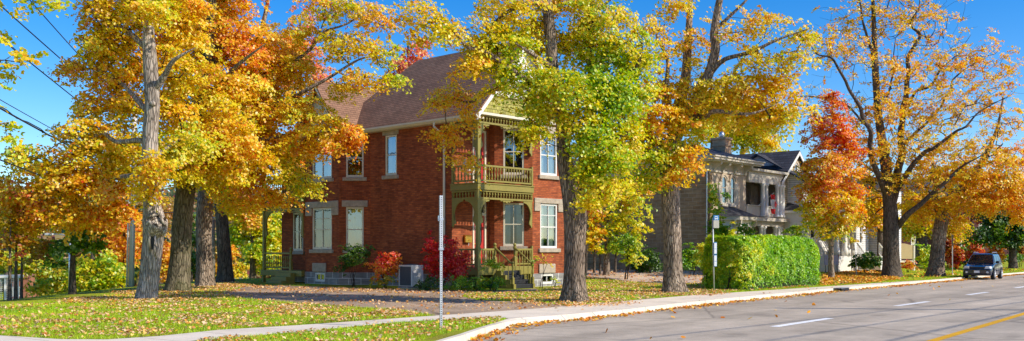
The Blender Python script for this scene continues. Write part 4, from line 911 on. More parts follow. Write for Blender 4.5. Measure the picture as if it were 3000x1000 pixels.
# ---- left valley
ZV = -2.0
def foot(px, Y): return (px, HY + (EYE - terrain(P(px, HY, Y).x, Y)) * F / Y)
L_ = [
 ('dark green street tree with straight trunk left of the utility pole', 40, 212, .15, 640, [(230, 700, 60, 45, .20, 0), (190, 740, 60, 40, .18, 0), (270, 720, 45, 30, .22, 0), (230, 650, 70, 40, .36, 0)], dict(vmul=.85, lsize=.15, rad=.45, dens=9)),
 ('dark bronze sapling, leftmost of three at the lawn edge', 35, 28, .07, 640, [(30, 720, 50, 50, .74, 0), (10, 660, 50, 50, .6, 0)], dict(vmul=.5, lsize=.14, rad=.4, dens=9)),
 ('dark bronze sapling, middle of three at the lawn edge', 37, 46, .07, 620, [(70, 700, 50, 60, .78, 0), (60, 640, 60, 40, .6, 0)], dict(vmul=.45, lsize=.14, rad=.4, dens=9)),
 ('dark bronze sapling with green flecks, rightmost of three at the lawn edge', 39, 63, .06, 620, [(110, 720, 45, 60, .76, 0), (120, 660, 60, 40, .5, 0)], dict(vmul=.5, lsize=.14, rad=.4, dens=9)),
 ('orange tree in the valley left of the burled maple', 75, 330, .3, 600, [(330, 680, 70, 70, .76, 0), (300, 640, 60, 50, .74, 0), (380, 690, 50, 80, .76, 0), (340, 760, 60, 50, .72, 0)], dict(vmul=.95)),
 ('dark stemmed orange tree just right of the concrete poles', 70, 362, .22, 640, [(370, 700, 40, 60, .76, 0), (355, 780, 36, 40, .74, 0, .7), (345, 640, 50, 40, .76, 0)], dict()),
 ('yellow green spreading tree low in the valley', 62, 270, .24, 700, [(260, 780, 70, 40, .44, 0), (320, 790, 60, 40, .42, 0), (300, 830, 70, 30, .40, 0), (230, 820, 40, 30, .46, 0)], dict()),
 ('olive green tree beyond the white pergola', 70, 120, .25, 690, [(110, 790, 60, 40, .45, 0), (160, 820, 60, 30, .46, 0), (60, 770, 60, 30, .38, 0)], dict(vmul=.7)),
 ('yellow green bushy tree overhanging the white pergola', 63, 30, .14, 720, [(20, 760, 44, 26, .42, 0), (95, 775, 40, 30, .44, 0), (60, 745, 40, 26, .38, 0), (118, 835, 30, 26, .40, -1)], dict(vmul=.85)),
 ('pale yellow tree at the far left skyline', 110, 20, .4, 540, [(10, 590, 50, 50, .56, 0), (60, 640, 60, 50, .6, 0), (-30, 620, 60, 60, .56, 0)], dict()),
 ('bare grey brown tree on the valley skyline behind the row', 120, 470, .4, 560, [(470, 620, 60, 50, .76, 0), (420, 640, 60, 50, .74, 0)], dict(vmul=.5, sat=(1, 1.1, 3), bare=.3)),
 ('tall dark conifer green tree between the thick trunks', 85, 556, .3, 620, [(556, 690, 18, 50, .10, 0), (556, 760, 26, 50, .10, 0), (552, 640, 14, 30, .14, 0)], dict(vmul=.55)),
 ('bushy green and orange tree left of the side porch', 66, 740, .24, 560, [(740, 640, 60, 50, .60, 0), (700, 690, 40, 50, .52, 0), (770, 700, 50, 50, .40, 0), (760, 740, 50, 40, .44, 0), (700, 620, 50, 40, .74, 0), (800, 660, 50, 60, .44, 1), (810, 740, 40, 40, .46, 1)], dict(lsize=.2)),
 ('yellow leaved tree showing through the side porch arch', 74, 806, .24, 600, [(800, 690, 50, 40, .50, 0), (815, 740, 40, 40, .5, 0), (790, 780, 40, 24, .5, 0)], dict(lsize=.2)),
 ('amber tree far down between the second and third trunks', 100, 668, .3, 640, [(668, 740, 36, 40, .72, 0), (640, 780, 30, 30, .66, 0), (700, 790, 40, 24, .56, 0)], dict()),
 ('russet tree behind the burled trunk', 95, 420, .3, 640, [(420, 720, 50, 60, .76, 0), (470, 740, 40, 60, .74, 0), (500, 790, 40, 40, .68, 0)], dict(vmul=.85)),
]
def terrain(x, y):
    """lawn level at 0, falling away on the left, rising gently behind the far houses"""
    s = lambda a, b, v: max(0.0, min(1.0, (v - a) / (b - a))) ** 2 * (3 - 2 * max(0.0, min(1.0, (v - a) / (b - a))))
    d = max(0.0, -15.2 - x - .02 * (y - 30))
    z = -2.6 * s(0, 26, d)
    if y > 58: z += -2.4 * s(58, 95, y) * s(-7, -16, x)
    if x > -3: z += .35 * s(50, 64, y) * s(-3, 6, x)
    if y > 120: z += (17 + 7 * noise.noise(Vector((x * .006, y * .004, 1)))) * s(120, 330, y)
    return z
for lab, Y, px, r, top, bl, kw in L_:
    b = foot(px, Y); simple_tree(lab, Y, b, (px + 3, top), r, bl, seed=40 + px * .1, **kw)
# ---- shrubs and beds
bush('shrub', 'dark green weeping shrub under the bay window', 'shrub', 45.4, 1040, [(1030, 740, 45, 26, .06, 0), (1005, 775, 22, 30, .08, 0), (1050, 760, 30, 26, .10, -.2), (1075, 740, 20, 24, .06, 0)], lsize=.07, vmul=.8)
bush('burning_bush', 'pink and yellow leaved bush left of the air conditioner', 'shrub', 44.2, 1130, [(1130, 755, 40, 28, .93, 0), (1110, 790, 34, 34, .80, -.2), (1150, 790, 34, 34, .72, 0), (1120, 822, 44, 18, .34, -.2), (1152, 760, 20, 28, .95, .3)], lsize=.09, rad=.22, per=20, sat=(1.25, .85, 1.7), dens=36)
bush('burning_bush', 'crimson burning bush left of the front porch post', 'shrub', 42.2, 1290, [(1298, 745, 58, 40, .99, 0), (1266, 732, 30, 30, 1.0, 0), (1330, 760, 46, 38, 1.0, 0), (1300, 795, 58, 34, .97, 0), (1262, 772, 24, 34, 1.0, .2), (1345, 790, 36, 34, .97, 0), (1262, 706, 10, 22, 1.0, 0), (1298, 700, 9, 22, 1.0, .2), (1326, 712, 10, 20, .98, 0), (1368, 745, 12, 24, .95, 0)], lsize=.085, rad=.22, per=22, sat=(1.0, .30, 1.5), tvar=.16, dens=40)
bush('shrub', 'low dark green shrub at the foot of the crimson bush', 'shrub', 41.2, 1260, [(1265, 830, 45, 20, .10, 0), (1235, 836, 25, 14, .10, 0)], vmul=.7, lsize=.07)
for i, (px, w, lab) in enumerate(((1345, 34, 'rounded green and gold shrub below the porch post'), (1400, 36, 'rounded green and gold shrub between the porch post and the stair'), (1450, 34, 'rounded green and gold shrub touching the stair'))):
    bush('low_shrub', lab, 'shrub', 41.0 - i * .1, px, [(px, 830, w, 20, .27, 0), (px - 14, 838, w * .6, 12, .20, 0), (px + 10, 822, w * .6, 14, .40, 0)], lsize=.06, rad=.16, dens=74, group='shrubs along the front porch', tvar=.2)
bush('rose_standard', 'small yellow green bush on a bare stem beside the stair newel', 'shrub', 40.6, 1441, [(1440, 775, 36, 15, .40, 0), (1460, 780, 20, 13, .48, 0)], stems=1, stem_r=.03, lsize=.06, rad=.16, dens=74)
bush('rose_bush', 'spindly rose bush against the sunlit brick by the basement window', 'shrub', 43.6, 1586, [(1585, 760, 34, 18, .62, 0, .35), (1600, 775, 24, 14, .66, 0, .35), (1565, 770, 14, 16, .3, 0, .6)], stems=2, stem_r=.022, lsize=.07, rad=.16, per=10)
bush('low_shrub', 'small green tuft at the foot of the sunlit brick wall', 'shrub', 43.6, 1622, [(1622, 822, 18, 10, .36, 0)], lsize=.06, rad=.14, group='shrubs along the front porch')
bush('shrub', 'airy green shrub in front of the stone side wall', 'shrub', 54, 1835, [(1840, 715, 42, 36, .32, 0), (1845, 750, 40, 26, .42, 0), (1800, 720, 20, 20, .38, 0)], z0=.1, lsize=.10, rad=.24, dens=39, stem_r=.03)
for i, (px, py, rx, rz, t, Y, lab) in enumerate(((1905, 755, 34, 34, .06, 60, 'dark evergreen shrub left of the shaggy trunk'), (2030, 750, 34, 34, .24, 58, 'green and yellow shrub between the shaggy trunk and the bus stop'), (2062, 735, 26, 50, .42, 50, 'tall yellow green shrub behind the bus stop pole'), (1870, 770, 30, 24, .05, 61, 'low dark shrub at the foot of the stone side wall'), (1990, 765, 30, 22, .14, 57, 'dark shrub just right of the shaggy trunk'))):
    bush('shrub', lab, 'shrub', Y, px, [(px, py, rx, rz, t, 0), (px + 12, py + 14, rx * .8, rz * .7, t, 0)], z0=.1 if Y > 52 else 0, lsize=.10, rad=.25, dens=39, vmul=.8 if t < .1 else 1)
bush('climbing_vine', 'green vine climbing the corner of the stone house', 'vine', 61.2, 2100, [(2092, 600, 14, 40, .30, 0), (2100, 660, 26, 50, .26, 0), (2120, 690, 24, 40, .22, -.4), (2085, 560, 8, 22, .34, 0), (2125, 570, 6, 20, .2, .5)], z0=.35, lsize=.14, rad=.3, dens=30, stem_r=.03)
for i, (px, py, rx, rz, t, Y, lab) in enumerate(((2185, 675, 34, 22, .20, 60, 'rose shrub rising above the hedge before the stone house bay'), (2330, 680, 40, 20, .34, 62, 'leafy shrub rising above the hedge before the cream gable'), (2146, 680, 14, 22, .55, 58, 'thin yellow sprig shrub above the left of the hedge'))):
    bush('shrub', lab, 'shrub', Y, px, [(px, py, rx, rz, t, 0), (px, py + 50, rx, 40, t, 0)], z0=.3, lsize=.13, rad=.3, dens=24)
bush('flower_basket_plant', 'bright yellow mums in a basket by the white porch rail', 'flowers', 70, 2497, [(2497, 708, 14, 9, .645, 0)], z0=.3, lsize=.10, rad=.2, dens=52, tvar=.02, jit=.03, stems=3)
for i, (px, py, rx, rz, t, Y, lab, vm) in enumerate(((2535, 764, 52, 24, .14, 67, 'dark round shrub before the white porch stair', .8), (2545, 752, 16, 18, .10, 71, 'small dark shrub right of the white porch stair', .7), (2710, 745, 24, 28, .36, 72, 'fresh green shrub right of the tan board sign', 1), (2660, 775, 20, 10, .84, 69, 'low russet plant under the tan board sign', .8), (2800, 745, 26, 36, .92, 80, 'rust red bush right of the leaning maple', .7), (2778, 730, 22, 36, .9, 82, 'brown red bush behind the leaning maple', .5), (2855, 730, 28, 26, .92, 86, 'wine red bush behind the parked car', .9), (2825, 745, 26, 30, .28, 88, 'green shrub beside the wine red bush', .7), (2918, 735, 26, 34, .84, 84, 'orange bush right of the dark car', .85), (2880, 700, 28, 20, .30, 90, 'green shrub under the dark shade tree', .5), (2990, 740, 30, 24, .86, 90, 'brownish bush at the far right edge', .5))):
    bush('shrub', lab, 'shrub', Y, px, [(px, py, rx, rz, t, 0), (px, py + rz * .5, rx, rz * .7, t, 0)], z0=.2, lsize=.15, rad=.32, dens=22, vmul=vm)
for i, (px, w, lab) in enumerate(((2830, 50, 'clipped green hedge behind the dark car'), (2965, 40, 'clipped dark hedge right of the dark car'))):
    bush('hedge', lab, 'hedge', 88, px, [(px + k * w * .5, 757, w * .4, 13, .16, 0, 1, 1.0) for k in (-1, 0, 1)], z0=.2, lsize=.14, rad=.3, dens=30, vmul=.8)

bush('shrub', 'loose yellow green shrub growing into the left end of the clipped hedge', 'shrub', 41.6, 2130, [(2136, 768, 26, 34, .40, .6), (2168, 790, 36, 40, .46, -.1), (2128, 800, 20, 34, .38, .8), (2146, 738, 20, 18, .38, .6), (2172, 828, 30, 18, .42, -.1)], lsize=.075, rad=.22, dens=60, tvar=.2)
# ---- clipped hedge beside the bus stop
HD = G(2192, 852); HE = G(2408, 836); hd = (HE - HD); hl = hd.length; ht = hd.normalized(); hnrm = Vector((ht.y, -ht.x, 0)); HW, HH = 2.3, 2.34
hedge = thing('hedge', 'big clipped bright green hedge with rounded end beside the sidewalk', 'hedge', HD)
def hpt(u, a):
    """cross-section angle a (0..1) runs front foot -> over the top -> back foot, u along"""
    w2 = HW / 2; endf = min(1.0, max(.0, (1 - u) / .14)); rr = math.sqrt(max(0.0, 1 - (1 - endf) ** 2)) if endf < 1 else 1
    stf = min(1.0, u / .05); rs = math.sqrt(max(0, 1 - (1 - stf) ** 2)) * .25 + .75 if stf < 1 else 1
    th = math.pi * (1 - a); ex = .32
    cx = math.copysign(abs(math.cos(th)) ** ex, math.cos(th)); sz = math.sin(th) ** .55 if math.sin(th) > 0 else 0
    wid = w2 * (.80 + .20 * rr) * rs; hh = HH * (.86 + .14 * rr) * (.97 + .03 * rs)
    off = w2 + cx * wid * (1.0 if True else 0)
    return ht * (u * hl) - hnrm * off + Vector((0, 0, sz * hh))
U = RNG.uniform(-.0, 1.0, 52000); A = RNG.uniform(0.0, 1.0, 52000)
pts = np.array([hpt(u, a) for u, a in zip(U, A)])
endc = RNG.uniform(0, 1, (17000, 2))
e = []
for q, s in endc:                                                  # the two ends
    uu = 0.0 if s < .5 else 1.0; a = hpt(uu, .0); b = hpt(uu, 1.0); top = RNG.uniform(0, 1) ** .8; f = hpt(uu, .5)
    p_ = a + (b - a) * q; p_.z = f.z * top * (1 - .12 * (2 * q - 1) ** 4); e.append(p_)
pts = np.concatenate([pts, np.array(e)])
ctr = np.array([tuple(ht * (min(max(float(Vector(p).dot(ht)), .8), hl - .8)) - hnrm * HW / 2 + Vector((0, 0, min(float(p[2]), HH * .55)))) for p in pts])
outn = unit(pts - ctr); lump = vnoise(pts, 1.6, 3.0)[:, None]; lump2 = vnoise(pts, 4.5, 9.0)[:, None]
endf_ = np.clip((3.4 - pts @ np.array(ht)) / 3.4, 0, 1)[:, None]
pos_ = pts + outn * ((lump * .09 + lump2 * .06) * (1 + .7 * endf_) + RNG.normal(size=(len(pts), 1)) * .045)
ok = pos_[:, 2] > .03; pos_, outn, lump, lump2 = pos_[ok], outn[ok], lump[ok], lump2[ok]
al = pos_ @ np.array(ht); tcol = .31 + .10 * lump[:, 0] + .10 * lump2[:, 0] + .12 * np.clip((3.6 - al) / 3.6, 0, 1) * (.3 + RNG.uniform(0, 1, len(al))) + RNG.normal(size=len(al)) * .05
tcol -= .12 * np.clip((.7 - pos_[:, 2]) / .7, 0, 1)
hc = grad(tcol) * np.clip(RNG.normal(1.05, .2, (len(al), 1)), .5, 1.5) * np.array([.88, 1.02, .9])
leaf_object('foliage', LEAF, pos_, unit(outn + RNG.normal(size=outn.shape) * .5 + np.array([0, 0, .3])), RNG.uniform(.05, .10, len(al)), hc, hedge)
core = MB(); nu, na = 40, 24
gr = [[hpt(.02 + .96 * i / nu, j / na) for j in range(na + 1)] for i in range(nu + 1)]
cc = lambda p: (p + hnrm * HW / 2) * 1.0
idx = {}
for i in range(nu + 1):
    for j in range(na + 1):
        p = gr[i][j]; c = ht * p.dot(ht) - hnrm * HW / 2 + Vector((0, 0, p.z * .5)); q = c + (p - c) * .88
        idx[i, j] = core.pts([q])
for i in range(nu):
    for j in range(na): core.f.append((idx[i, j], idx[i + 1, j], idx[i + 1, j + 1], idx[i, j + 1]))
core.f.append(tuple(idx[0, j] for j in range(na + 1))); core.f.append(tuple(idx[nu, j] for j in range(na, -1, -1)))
core.build('shade_core', mat_plain('hedge_shade', (.035, .05, .012), .95, var=.4, scale=6, bump=.8), hedge, smooth=True)  # solid core; its near-black green paints the shade inside the hedge

# ---- far wooded hillside across the valley (one mass nobody could count)
n = 2200; hx = RNG.uniform(-260, 330, n); hx = np.where(RNG.uniform(0, 1, n) < .62, RNG.uniform(-150, -30, n), hx); hy = RNG.uniform(135, 300, n); hx = hx * (hy / 220)
hz = np.array([terrain(x, y) for x, y in zip(hx, hy)]); T = np.stack([hx, hy, hz], 1)
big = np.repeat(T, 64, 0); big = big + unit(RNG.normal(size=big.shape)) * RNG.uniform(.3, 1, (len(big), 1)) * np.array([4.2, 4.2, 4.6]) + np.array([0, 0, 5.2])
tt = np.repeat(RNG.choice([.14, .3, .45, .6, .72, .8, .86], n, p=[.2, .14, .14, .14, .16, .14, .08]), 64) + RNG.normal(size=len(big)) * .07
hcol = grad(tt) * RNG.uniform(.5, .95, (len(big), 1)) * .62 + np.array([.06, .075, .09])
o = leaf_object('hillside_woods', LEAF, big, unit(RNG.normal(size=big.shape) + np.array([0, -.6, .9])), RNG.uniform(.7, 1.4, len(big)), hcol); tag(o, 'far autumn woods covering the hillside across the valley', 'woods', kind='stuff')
# ================================================================== ground, road, walks
KP = [(1363, 1000), (1432, 975), (1518, 950), (1640, 941), (1740, 931), (1848, 919), (1960, 905), (2158, 883), (2422, 856), (2620, 838), (2719, 829), (2933, 808.5), (3000, 803)]
RZ = -.13
K = [G(*p, RZ) for p in KP]
K = [Vector((-42, -6, RZ)), Vector((-16, 5.5, RZ)), Vector((-7, 11, RZ)), Vector((-3, 15, RZ)), Vector((-1.5, 17.6, RZ))] + K
dlast = (K[-1] - K[-4]).normalized(); K += [K[-1] + dlast * 60, K[-1] + dlast * 260]
def offs(pl, d):
    out = []
    for i, p in enumerate(pl):
        t = (pl[min(i + 1, len(pl) - 1)] - pl[max(i - 1, 0)]).normalized(); out.append(Vector((p.x - t.y * d, p.y + t.x * d, p.z)))
    return out
kln = (G(2933, 808.5, RZ) - G(1848, 919, RZ)).normalized(); kl0 = G(1848, 919, RZ)
_terr = terrain
def terrain(x, y):
    z = _terr(x, y)
    if z > 0 and y < 120:
        d = (x - kl0.x) * -kln.y + (y - kl0.y) * kln.x
        z *= max(0.0, min(1.0, (d - 5) / 9))
    return z
def inpoly(x, y, pl):
    c = False; n = len(pl); j = n - 1
    for i in range(n):
        xi, yi, xj, yj = pl[i][0], pl[i][1], pl[j][0], pl[j][1]
        if (yi > y) != (yj > y) and x < (xj - xi) * (y - yi) / (yj - yi) + xi: c = not c
        j = i
    return c
def densify(pl, step):
    out = []
    for a, b in zip(pl, pl[1:] + pl[:1]):
        m = max(1, int((Vector(b[:2]) - Vector(a[:2])).length / step))
        out += [(a[0] + (b[0] - a[0]) * k / m, a[1] + (b[1] - a[1]) * k / m) for k in range(m)]
    return out
def sheet(name, pl, mat, off, step=1.5, zf=None, extra=None, kind='structure', edge_step=None):
    pl = densify([(p[0], p[1]) for p in pl], edge_step or step); n = len(pl)
    xs = [p[0] for p in pl]; ys = [p[1] for p in pl]; inner = []
    pts = extra
    if pts is None:
        pts = [(x + random.uniform(-.1, .1) * step, y + random.uniform(-.1, .1) * step) for x in np.arange(min(xs), max(xs), step) for y in np.arange(min(ys), max(ys), step)]
    inner = [p for p in pts if inpoly(p[0], p[1], pl)]
    vs = [Vector(p) for p in pl + inner]
    r = geometry.delaunay_2d_cdt(vs, [], [list(range(n))], 1, 1e-5)
    zf = zf or (lambda x, y: terrain(x, y) + off)
    mb = MB(); mb.v = [(v.x, v.y, zf(v.x, v.y)) for v in r[0]]; mb.f = [tuple(f) for f in r[2]]
    o = mb.build(name, mat, None, smooth=True, kind=kind)
    return o
def mat_grass():
    t = NT('lawn_grass'); o = t.tc('Object')
    n1 = t.noise(o, .35, 5, .65).outputs['Fac']; n2 = t.noise(o, 3.5, 5, .75).outputs['Fac']; n3 = t.noise(t.map(o, (26, 26, 26)), 1, 2, .7).outputs['Fac']
    c = t.ramp(n2, [(.3, srgb(136, 160, 22)), (.5, srgb(176, 196, 34)), (.68, srgb(196, 186, 60))]).outputs[0]
    c = t.mix(t.ramp(n1, [(.42, (0, 0, 0)), (.62, (.7,) * 3)]).outputs[0], c, srgb(150, 128, 60))
    c = t.mix(.75, c, t.ramp(n3, [(.3, (.5,) * 3), (.65, (1.25,) * 3)]).outputs[0], 'MULTIPLY')
    t.base(c); t.set(.95, 0, .1); t.bump(n3, .9, .05)
    return t.m
def mat_asphalt(name, c, patch=.2, warm=(1, 1, 1), crack=True):
    t = NT(name); o = t.tc('Object')
    n1 = t.noise(o, .22, 6, .7).outputs['Fac']; n2 = t.noise(o, 2.6, 6, .75).outputs['Fac']; n3 = t.noise(t.map(o, (90, 90, 90)), 1, 2, .6).outputs['Fac']
    k = lambda m: tuple(v * m for v in c)
    cc = t.ramp(n1, [(.3, k(1 - patch)), (.7, k(1 + patch))]).outputs[0]
    cc = t.mix(.6, cc, t.ramp(n2, [(.3, (.78,) * 3), (.7, (1.18,) * 3)]).outputs[0], 'MULTIPLY')
    cc = t.mix(.8, cc, t.ramp(n3, [(.3, (.7,) * 3), (.7, (1.25,) * 3)]).outputs[0], 'MULTIPLY')
    # long streaks along the traffic direction
    ang = math.atan2(kln.y, kln.x)
    st = t.noise(t.map(t.map(o, (1, 1, 1), (0, 0, 0), (0, 0, -ang)), (.02, .75, 1)), 1.0, 4, .6).outputs['Fac']
    cc = t.mix(.9, cc, t.ramp(st, [(.32, (.72,) * 3), (.66, (1.15,) * 3)]).outputs[0], 'MULTIPLY')
    if crack:
        sp = t.noise(o, .9, 3, .5).outputs['Fac']; cc = t.mix(1, cc, t.ramp(sp, [(.30, (.80,) * 3), (.40, (1,) * 3)]).outputs[0], 'MULTIPLY')
        vo = t.add('ShaderNodeTexVoronoi', {'Vector': t.mix(.12, o, t.noise(o, 1.5, 3).outputs['Color']), 'Scale': .16}, feature='DISTANCE_TO_EDGE').outputs['Distance']
        cc = t.mix(1, cc, t.ramp(vo, [(0, (.62,) * 3), (.010, (1,) * 3)]).outputs[0], 'MULTIPLY')
    t.base(cc); t.set(.85, 0, .25); t.bump(n3, .35, .01)
    return t.m
def mat_concrete(name, c, joints=True):
    t = NT(name); o = t.tc('Object')
    n1 = t.noise(o, .8, 6, .7).outputs['Fac']; n2 = t.noise(t.map(o, (40, 40, 40)), 1, 3, .6).outputs['Fac']
    k = lambda m: tuple(v * m for v in c)
    cc = t.ramp(n1, [(.28, k(.74)), (.5, k(.98)), (.7, k(1.06))]).outputs[0]
    cc = t.mix(.6, cc, t.ramp(n2, [(.3, (.84,) * 3), (.7, (1.1,) * 3)]).outputs[0], 'MULTIPLY')
    if joints:
        ang = math.atan2(kln.y, kln.x)
        sx = t.add('ShaderNodeSeparateXYZ', {0: t.map(o, (1, 1, 1), (0, 0, 0), (0, 0, -ang))}).outputs[0]
        fr = t.add('ShaderNodeMath', {0: t.add('ShaderNodeMath', {0: sx, 1: 1 / 1.5}, operation='MULTIPLY').outputs[0]}, operation='FRACT').outputs[0]
        cc = t.mix(1, cc, t.ramp(fr, [(0, (.4,) * 3), (.035, (1,) * 3)]).outputs[0], 'MULTIPLY')
    t.base(cc); t.set(.9, 0, .15); t.bump(n2, .2, .01)
    return t.m
GRASS = mat_grass(); ASPH = mat_asphalt('road_asphalt', srgb(190, 173, 152), .26); DRIVE = mat_asphalt('driveway_asphalt', srgb(178, 152, 126), .25); CONC = mat_concrete('sidewalk_concrete', srgb(240, 222, 198)); KERBM = mat_concrete('kerb_concrete', srgb(232, 218, 196))
GRAV = mat_asphalt('gravel', srgb(214, 186, 160), .15, crack=False)

# kerb: a real step, dropped at the driveway apron
KI = offs(K, .14)
mb = MB(); top = []; out = []; low = []
Kd, Id = [], []
for i in range(len(K) - 1):
    m = max(1, int((K[i + 1] - K[i]).length / 1.2))
    for k in range(m): Kd.append(K[i].lerp(K[i + 1], k / m)); Id.append(KI[i].lerp(KI[i + 1], k / m))
def apron(p):
    px = CX + p.x / max(p.y, 1) * F
    if p.y < 19 or p.y > 40: return 0.0
    return max(0.0, min(1, (px - 1500) / 60)) * max(0.0, min(1, (1850 - px) / 70))
for a, b in zip(Kd, Id):
    h = .012 * (1 - apron(a)) + (RZ + .025) * apron(a)
    top.append((b.x, b.y, .012)); out.append((a.x, a.y, h)); low.append((a.x + (a - b).x * .12, a.y + (a - b).y * .12, RZ - .02))
n = len(top); i0 = mb.pts(top + out + low)
for k in range(n - 1):
    mb.f.append((i0 + k, i0 + n + k, i0 + n + k + 1, i0 + k + 1)); mb.f.append((i0 + n + k, i0 + 2 * n + k, i0 + 2 * n + k + 1, i0 + n + k + 1))
mb.build('kerb', KERBM, None, kind='structure', smooth=False)
# ground sheet to the horizon
bnd = [tuple(p[:2]) for p in offs(Id, .0)] + [(420, 700), (300, 900), (-500, 900), (-600, 300), (-200, 20), (-60, 0)]
ex = [(x, y) for x in np.arange(-62, 66, 2.4) for y in np.arange(-4, 132, 2.4)] + [(x, y) for x in np.arange(-580, 420, 28) for y in np.arange(10, 890, 28) if not (-62 < x < 66 and y < 132)]
bm_pl = bnd
vs = [Vector(p) for p in bm_pl]; nb = len(vs); vs += [Vector(p) for p in ex if inpoly(p[0], p[1], bm_pl)]
rr = geometry.delaunay_2d_cdt(vs, [], [list(range(nb))], 1, 1e-5)
mb = MB(); mb.v = [(v.x, v.y, terrain(v.x, v.y)) for v in rr[0]]; mb.f = [tuple(f) for f in rr[2]]
mb.build('ground', GRASS, None, smooth=True, kind='structure')
# road
rd = [(p.x, p.y) for p in Kd] + [(K[-1].x + 40, K[-1].y - 60), (120, -40), (-42, -60)]
sheet('road', rd, ASPH, 0, 6, zf=lambda x, y: RZ, edge_step=30)
# sidewalk
SF = [(-260, 965), (-60, 976), (0, 984), (175, 995), (314, 996), (466, 986), (640, 968), (873, 954), (1165, 933.6), (1281, 925.5), (1564, 906), (1795, 886), (2026, 866), (2224, 853), (2422, 840), (2620, 827), (2720, 821), (3000, 797.5)]
sw = [G(*p) for p in SF]; ki2 = [b for b in Id if b.y > 20.6 and b.y < 66]
swp = [(p.x, p.y) for p in sw] + [(p.x, p.y) for p in ki2[::-1]] + [tuple(G(*p)[:2]) for p in ((1490, 934), (1450, 931), (1300, 938), (1165, 945), (873, 974), (582, 998), (420, 1018), (300, 1050), (-300, 1040))]
sheet('sidewalk', swp, CONC, .008, 2.0, edge_step=2)
dv = [(735, 836), (893, 839), (1090, 846), (1369, 852), (1352, 869), (1400, 880), (1500, 884), (1640, 893), (1668, 898.5), (1564, 906), (1281, 925.5), (1165, 908), (932, 893), (722, 876), (640, 862), (690, 848)]
sheet('driveway', [tuple(G(*p)[:2]) for p in dv], DRIVE, .004, 1.5)
gp = [(1722, 806), (1850, 804), (1960, 803), (2060, 806), (2110, 818), (2090, 829), (1960, 832), (1840, 826), (1718, 819)]
sheet('gravel_path', [tuple(G(*p)[:2]) for p in gp], GRAV, .03, 1.5)
sheet('worn_path', [tuple(G(*p)[:2]) for p in ((1812, 862), (1880, 866), (1920, 874), (1890, 881), (1850, 872))], DRIVE, .004, 1)
fw = G(1500, 852); sheet('front_walk', [tuple(G(*p)[:2]) for p in ((1369, 852.5), (1480, 851), (1570, 846), (1580, 852), (1480, 858), (1372, 858))], DRIVE, .005, 1)
MARKW = mat_asphalt('white_marking', srgb(255, 252, 248), .05, crack=False); MARKY = mat_asphalt('yellow_marking', srgb(238, 176, 30), .08, crack=False)
def stripe(name, a, b, w, mat):
    A, B = G(*a, RZ), G(*b, RZ); t = (B - A).normalized(); nn = Vector((-t.y, t.x, 0)) * w / 2
    sheet(name, [(A + nn)[:2], (B + nn)[:2], (B - nn)[:2], (A - nn)[:2]], mat, 0, 50, zf=lambda x, y: RZ + .005)
for a, b in (((2268, 958), (2432, 933)), ((2625, 897), (2720, 884)), ((2835, 864.5), (2893, 856.5)), ((2975, 844), (3040, 835))): stripe('lane_dash', a, b, .24, MARKW)
stripe('centre_line', (2650, 1024), (3120, 884), .21, MARKY)
# oil darkened tar seam
# ---- grass blades and fallen leaves
def scatter(pl_px, per_m2, z=0.0, clump=0.0, world=False, cs=.7):
    pl = pl_px if world else [tuple(G(*p, z)[:2]) for p in pl_px]
    xs = [p[0] for p in pl]; ys = [p[1] for p in pl]; area = 0
    for (x0, y0), (x1, y1) in zip(pl, pl[1:] + pl[:1]): area += x0 * y1 - x1 * y0
    bb = (max(xs) - min(xs)) * (max(ys) - min(ys)); n = int(per_m2 * bb)
    X = RNG.uniform(min(xs), max(xs), n); Y = RNG.uniform(min(ys), max(ys), n)
    ins = np.zeros(n, bool); j = len(pl) - 1
    for i in range(len(pl)):
        xi, yi, xj, yj = *pl[i], *pl[j]
        with np.errstate(divide='ignore', invalid='ignore'):
            ins ^= ((yi > Y) != (yj > Y)) & (X < (xj - xi) * (Y - yi) / (yj - yi + 1e-12) + xi)
        j = i
    X, Y = X[ins], Y[ins]
    if clump:
        v = np.array([noise.noise(Vector((x * cs, y * cs, 3.3))) + .5 * noise.noise(Vector((x * cs * 3, y * cs * 3, 7.7))) for x, y in zip(X, Y)])
        k = RNG.uniform(0, 1, len(X)) < np.clip(.5 + clump * v, .04, 1); X, Y = X[k], Y[k]
    return X, Y
LAWN = [(-40, 898), (0, 896), (150, 884), (300, 868), (420, 856), (520, 846), (600, 836), (690, 828), (735, 836), (690, 848), (640, 862), (722, 876), (932, 893), (1165, 908), (1275, 924), (1165, 933), (873, 953), (640, 967.5), (466, 985), (314, 995), (175, 994), (0, 983), (-60, 976)]
VERGE = [(590, 997), (873, 975), (1165, 946), (1300, 939), (1450, 932), (1486, 936), (1456, 948), (1340, 970), (1235, 998), (1190, 1010), (560, 1010)]
MID = [(1352, 869), (1372, 859), (1480, 859), (1580, 853), (1700, 826), (1720, 820), (1840, 827), (1960, 833), (2100, 830), (2110, 850), (2400, 838), (2026, 865), (1795, 885), (1668, 898), (1640, 892), (1500, 883), (1400, 879)]
FARL = [(2400, 838), (2470, 800), (2640, 790), (2760, 786), (2990, 786), (3000, 796), (2720, 820), (2620, 826)]
BACK = [(1720, 805), (1700, 790), (1900, 786), (2080, 788), (2100, 806), (1960, 802)]
gx, gy, gs = [], [], []
for pl, d in ((LAWN, 330), (VERGE, 520), (MID, 300), (FARL, 60)):
    x, y = scatter(pl, d); gx.append(x); gy.append(y)
gx, gy = np.concatenate(gx), np.concatenate(gy); n = len(gx)
gz = np.array([terrain(x, y) for x, y in zip(gx, gy)])
hgt = RNG.uniform(.03, .085, n); ang = RNG.uniform(0, 6.28, n); lean = RNG.normal(size=(n, 2)) * .035; wd = .011 * (1 + gy / 40)
V = np.empty((n, 3, 3), np.float32); c, s = np.cos(ang) * wd / 2, np.sin(ang) * wd / 2
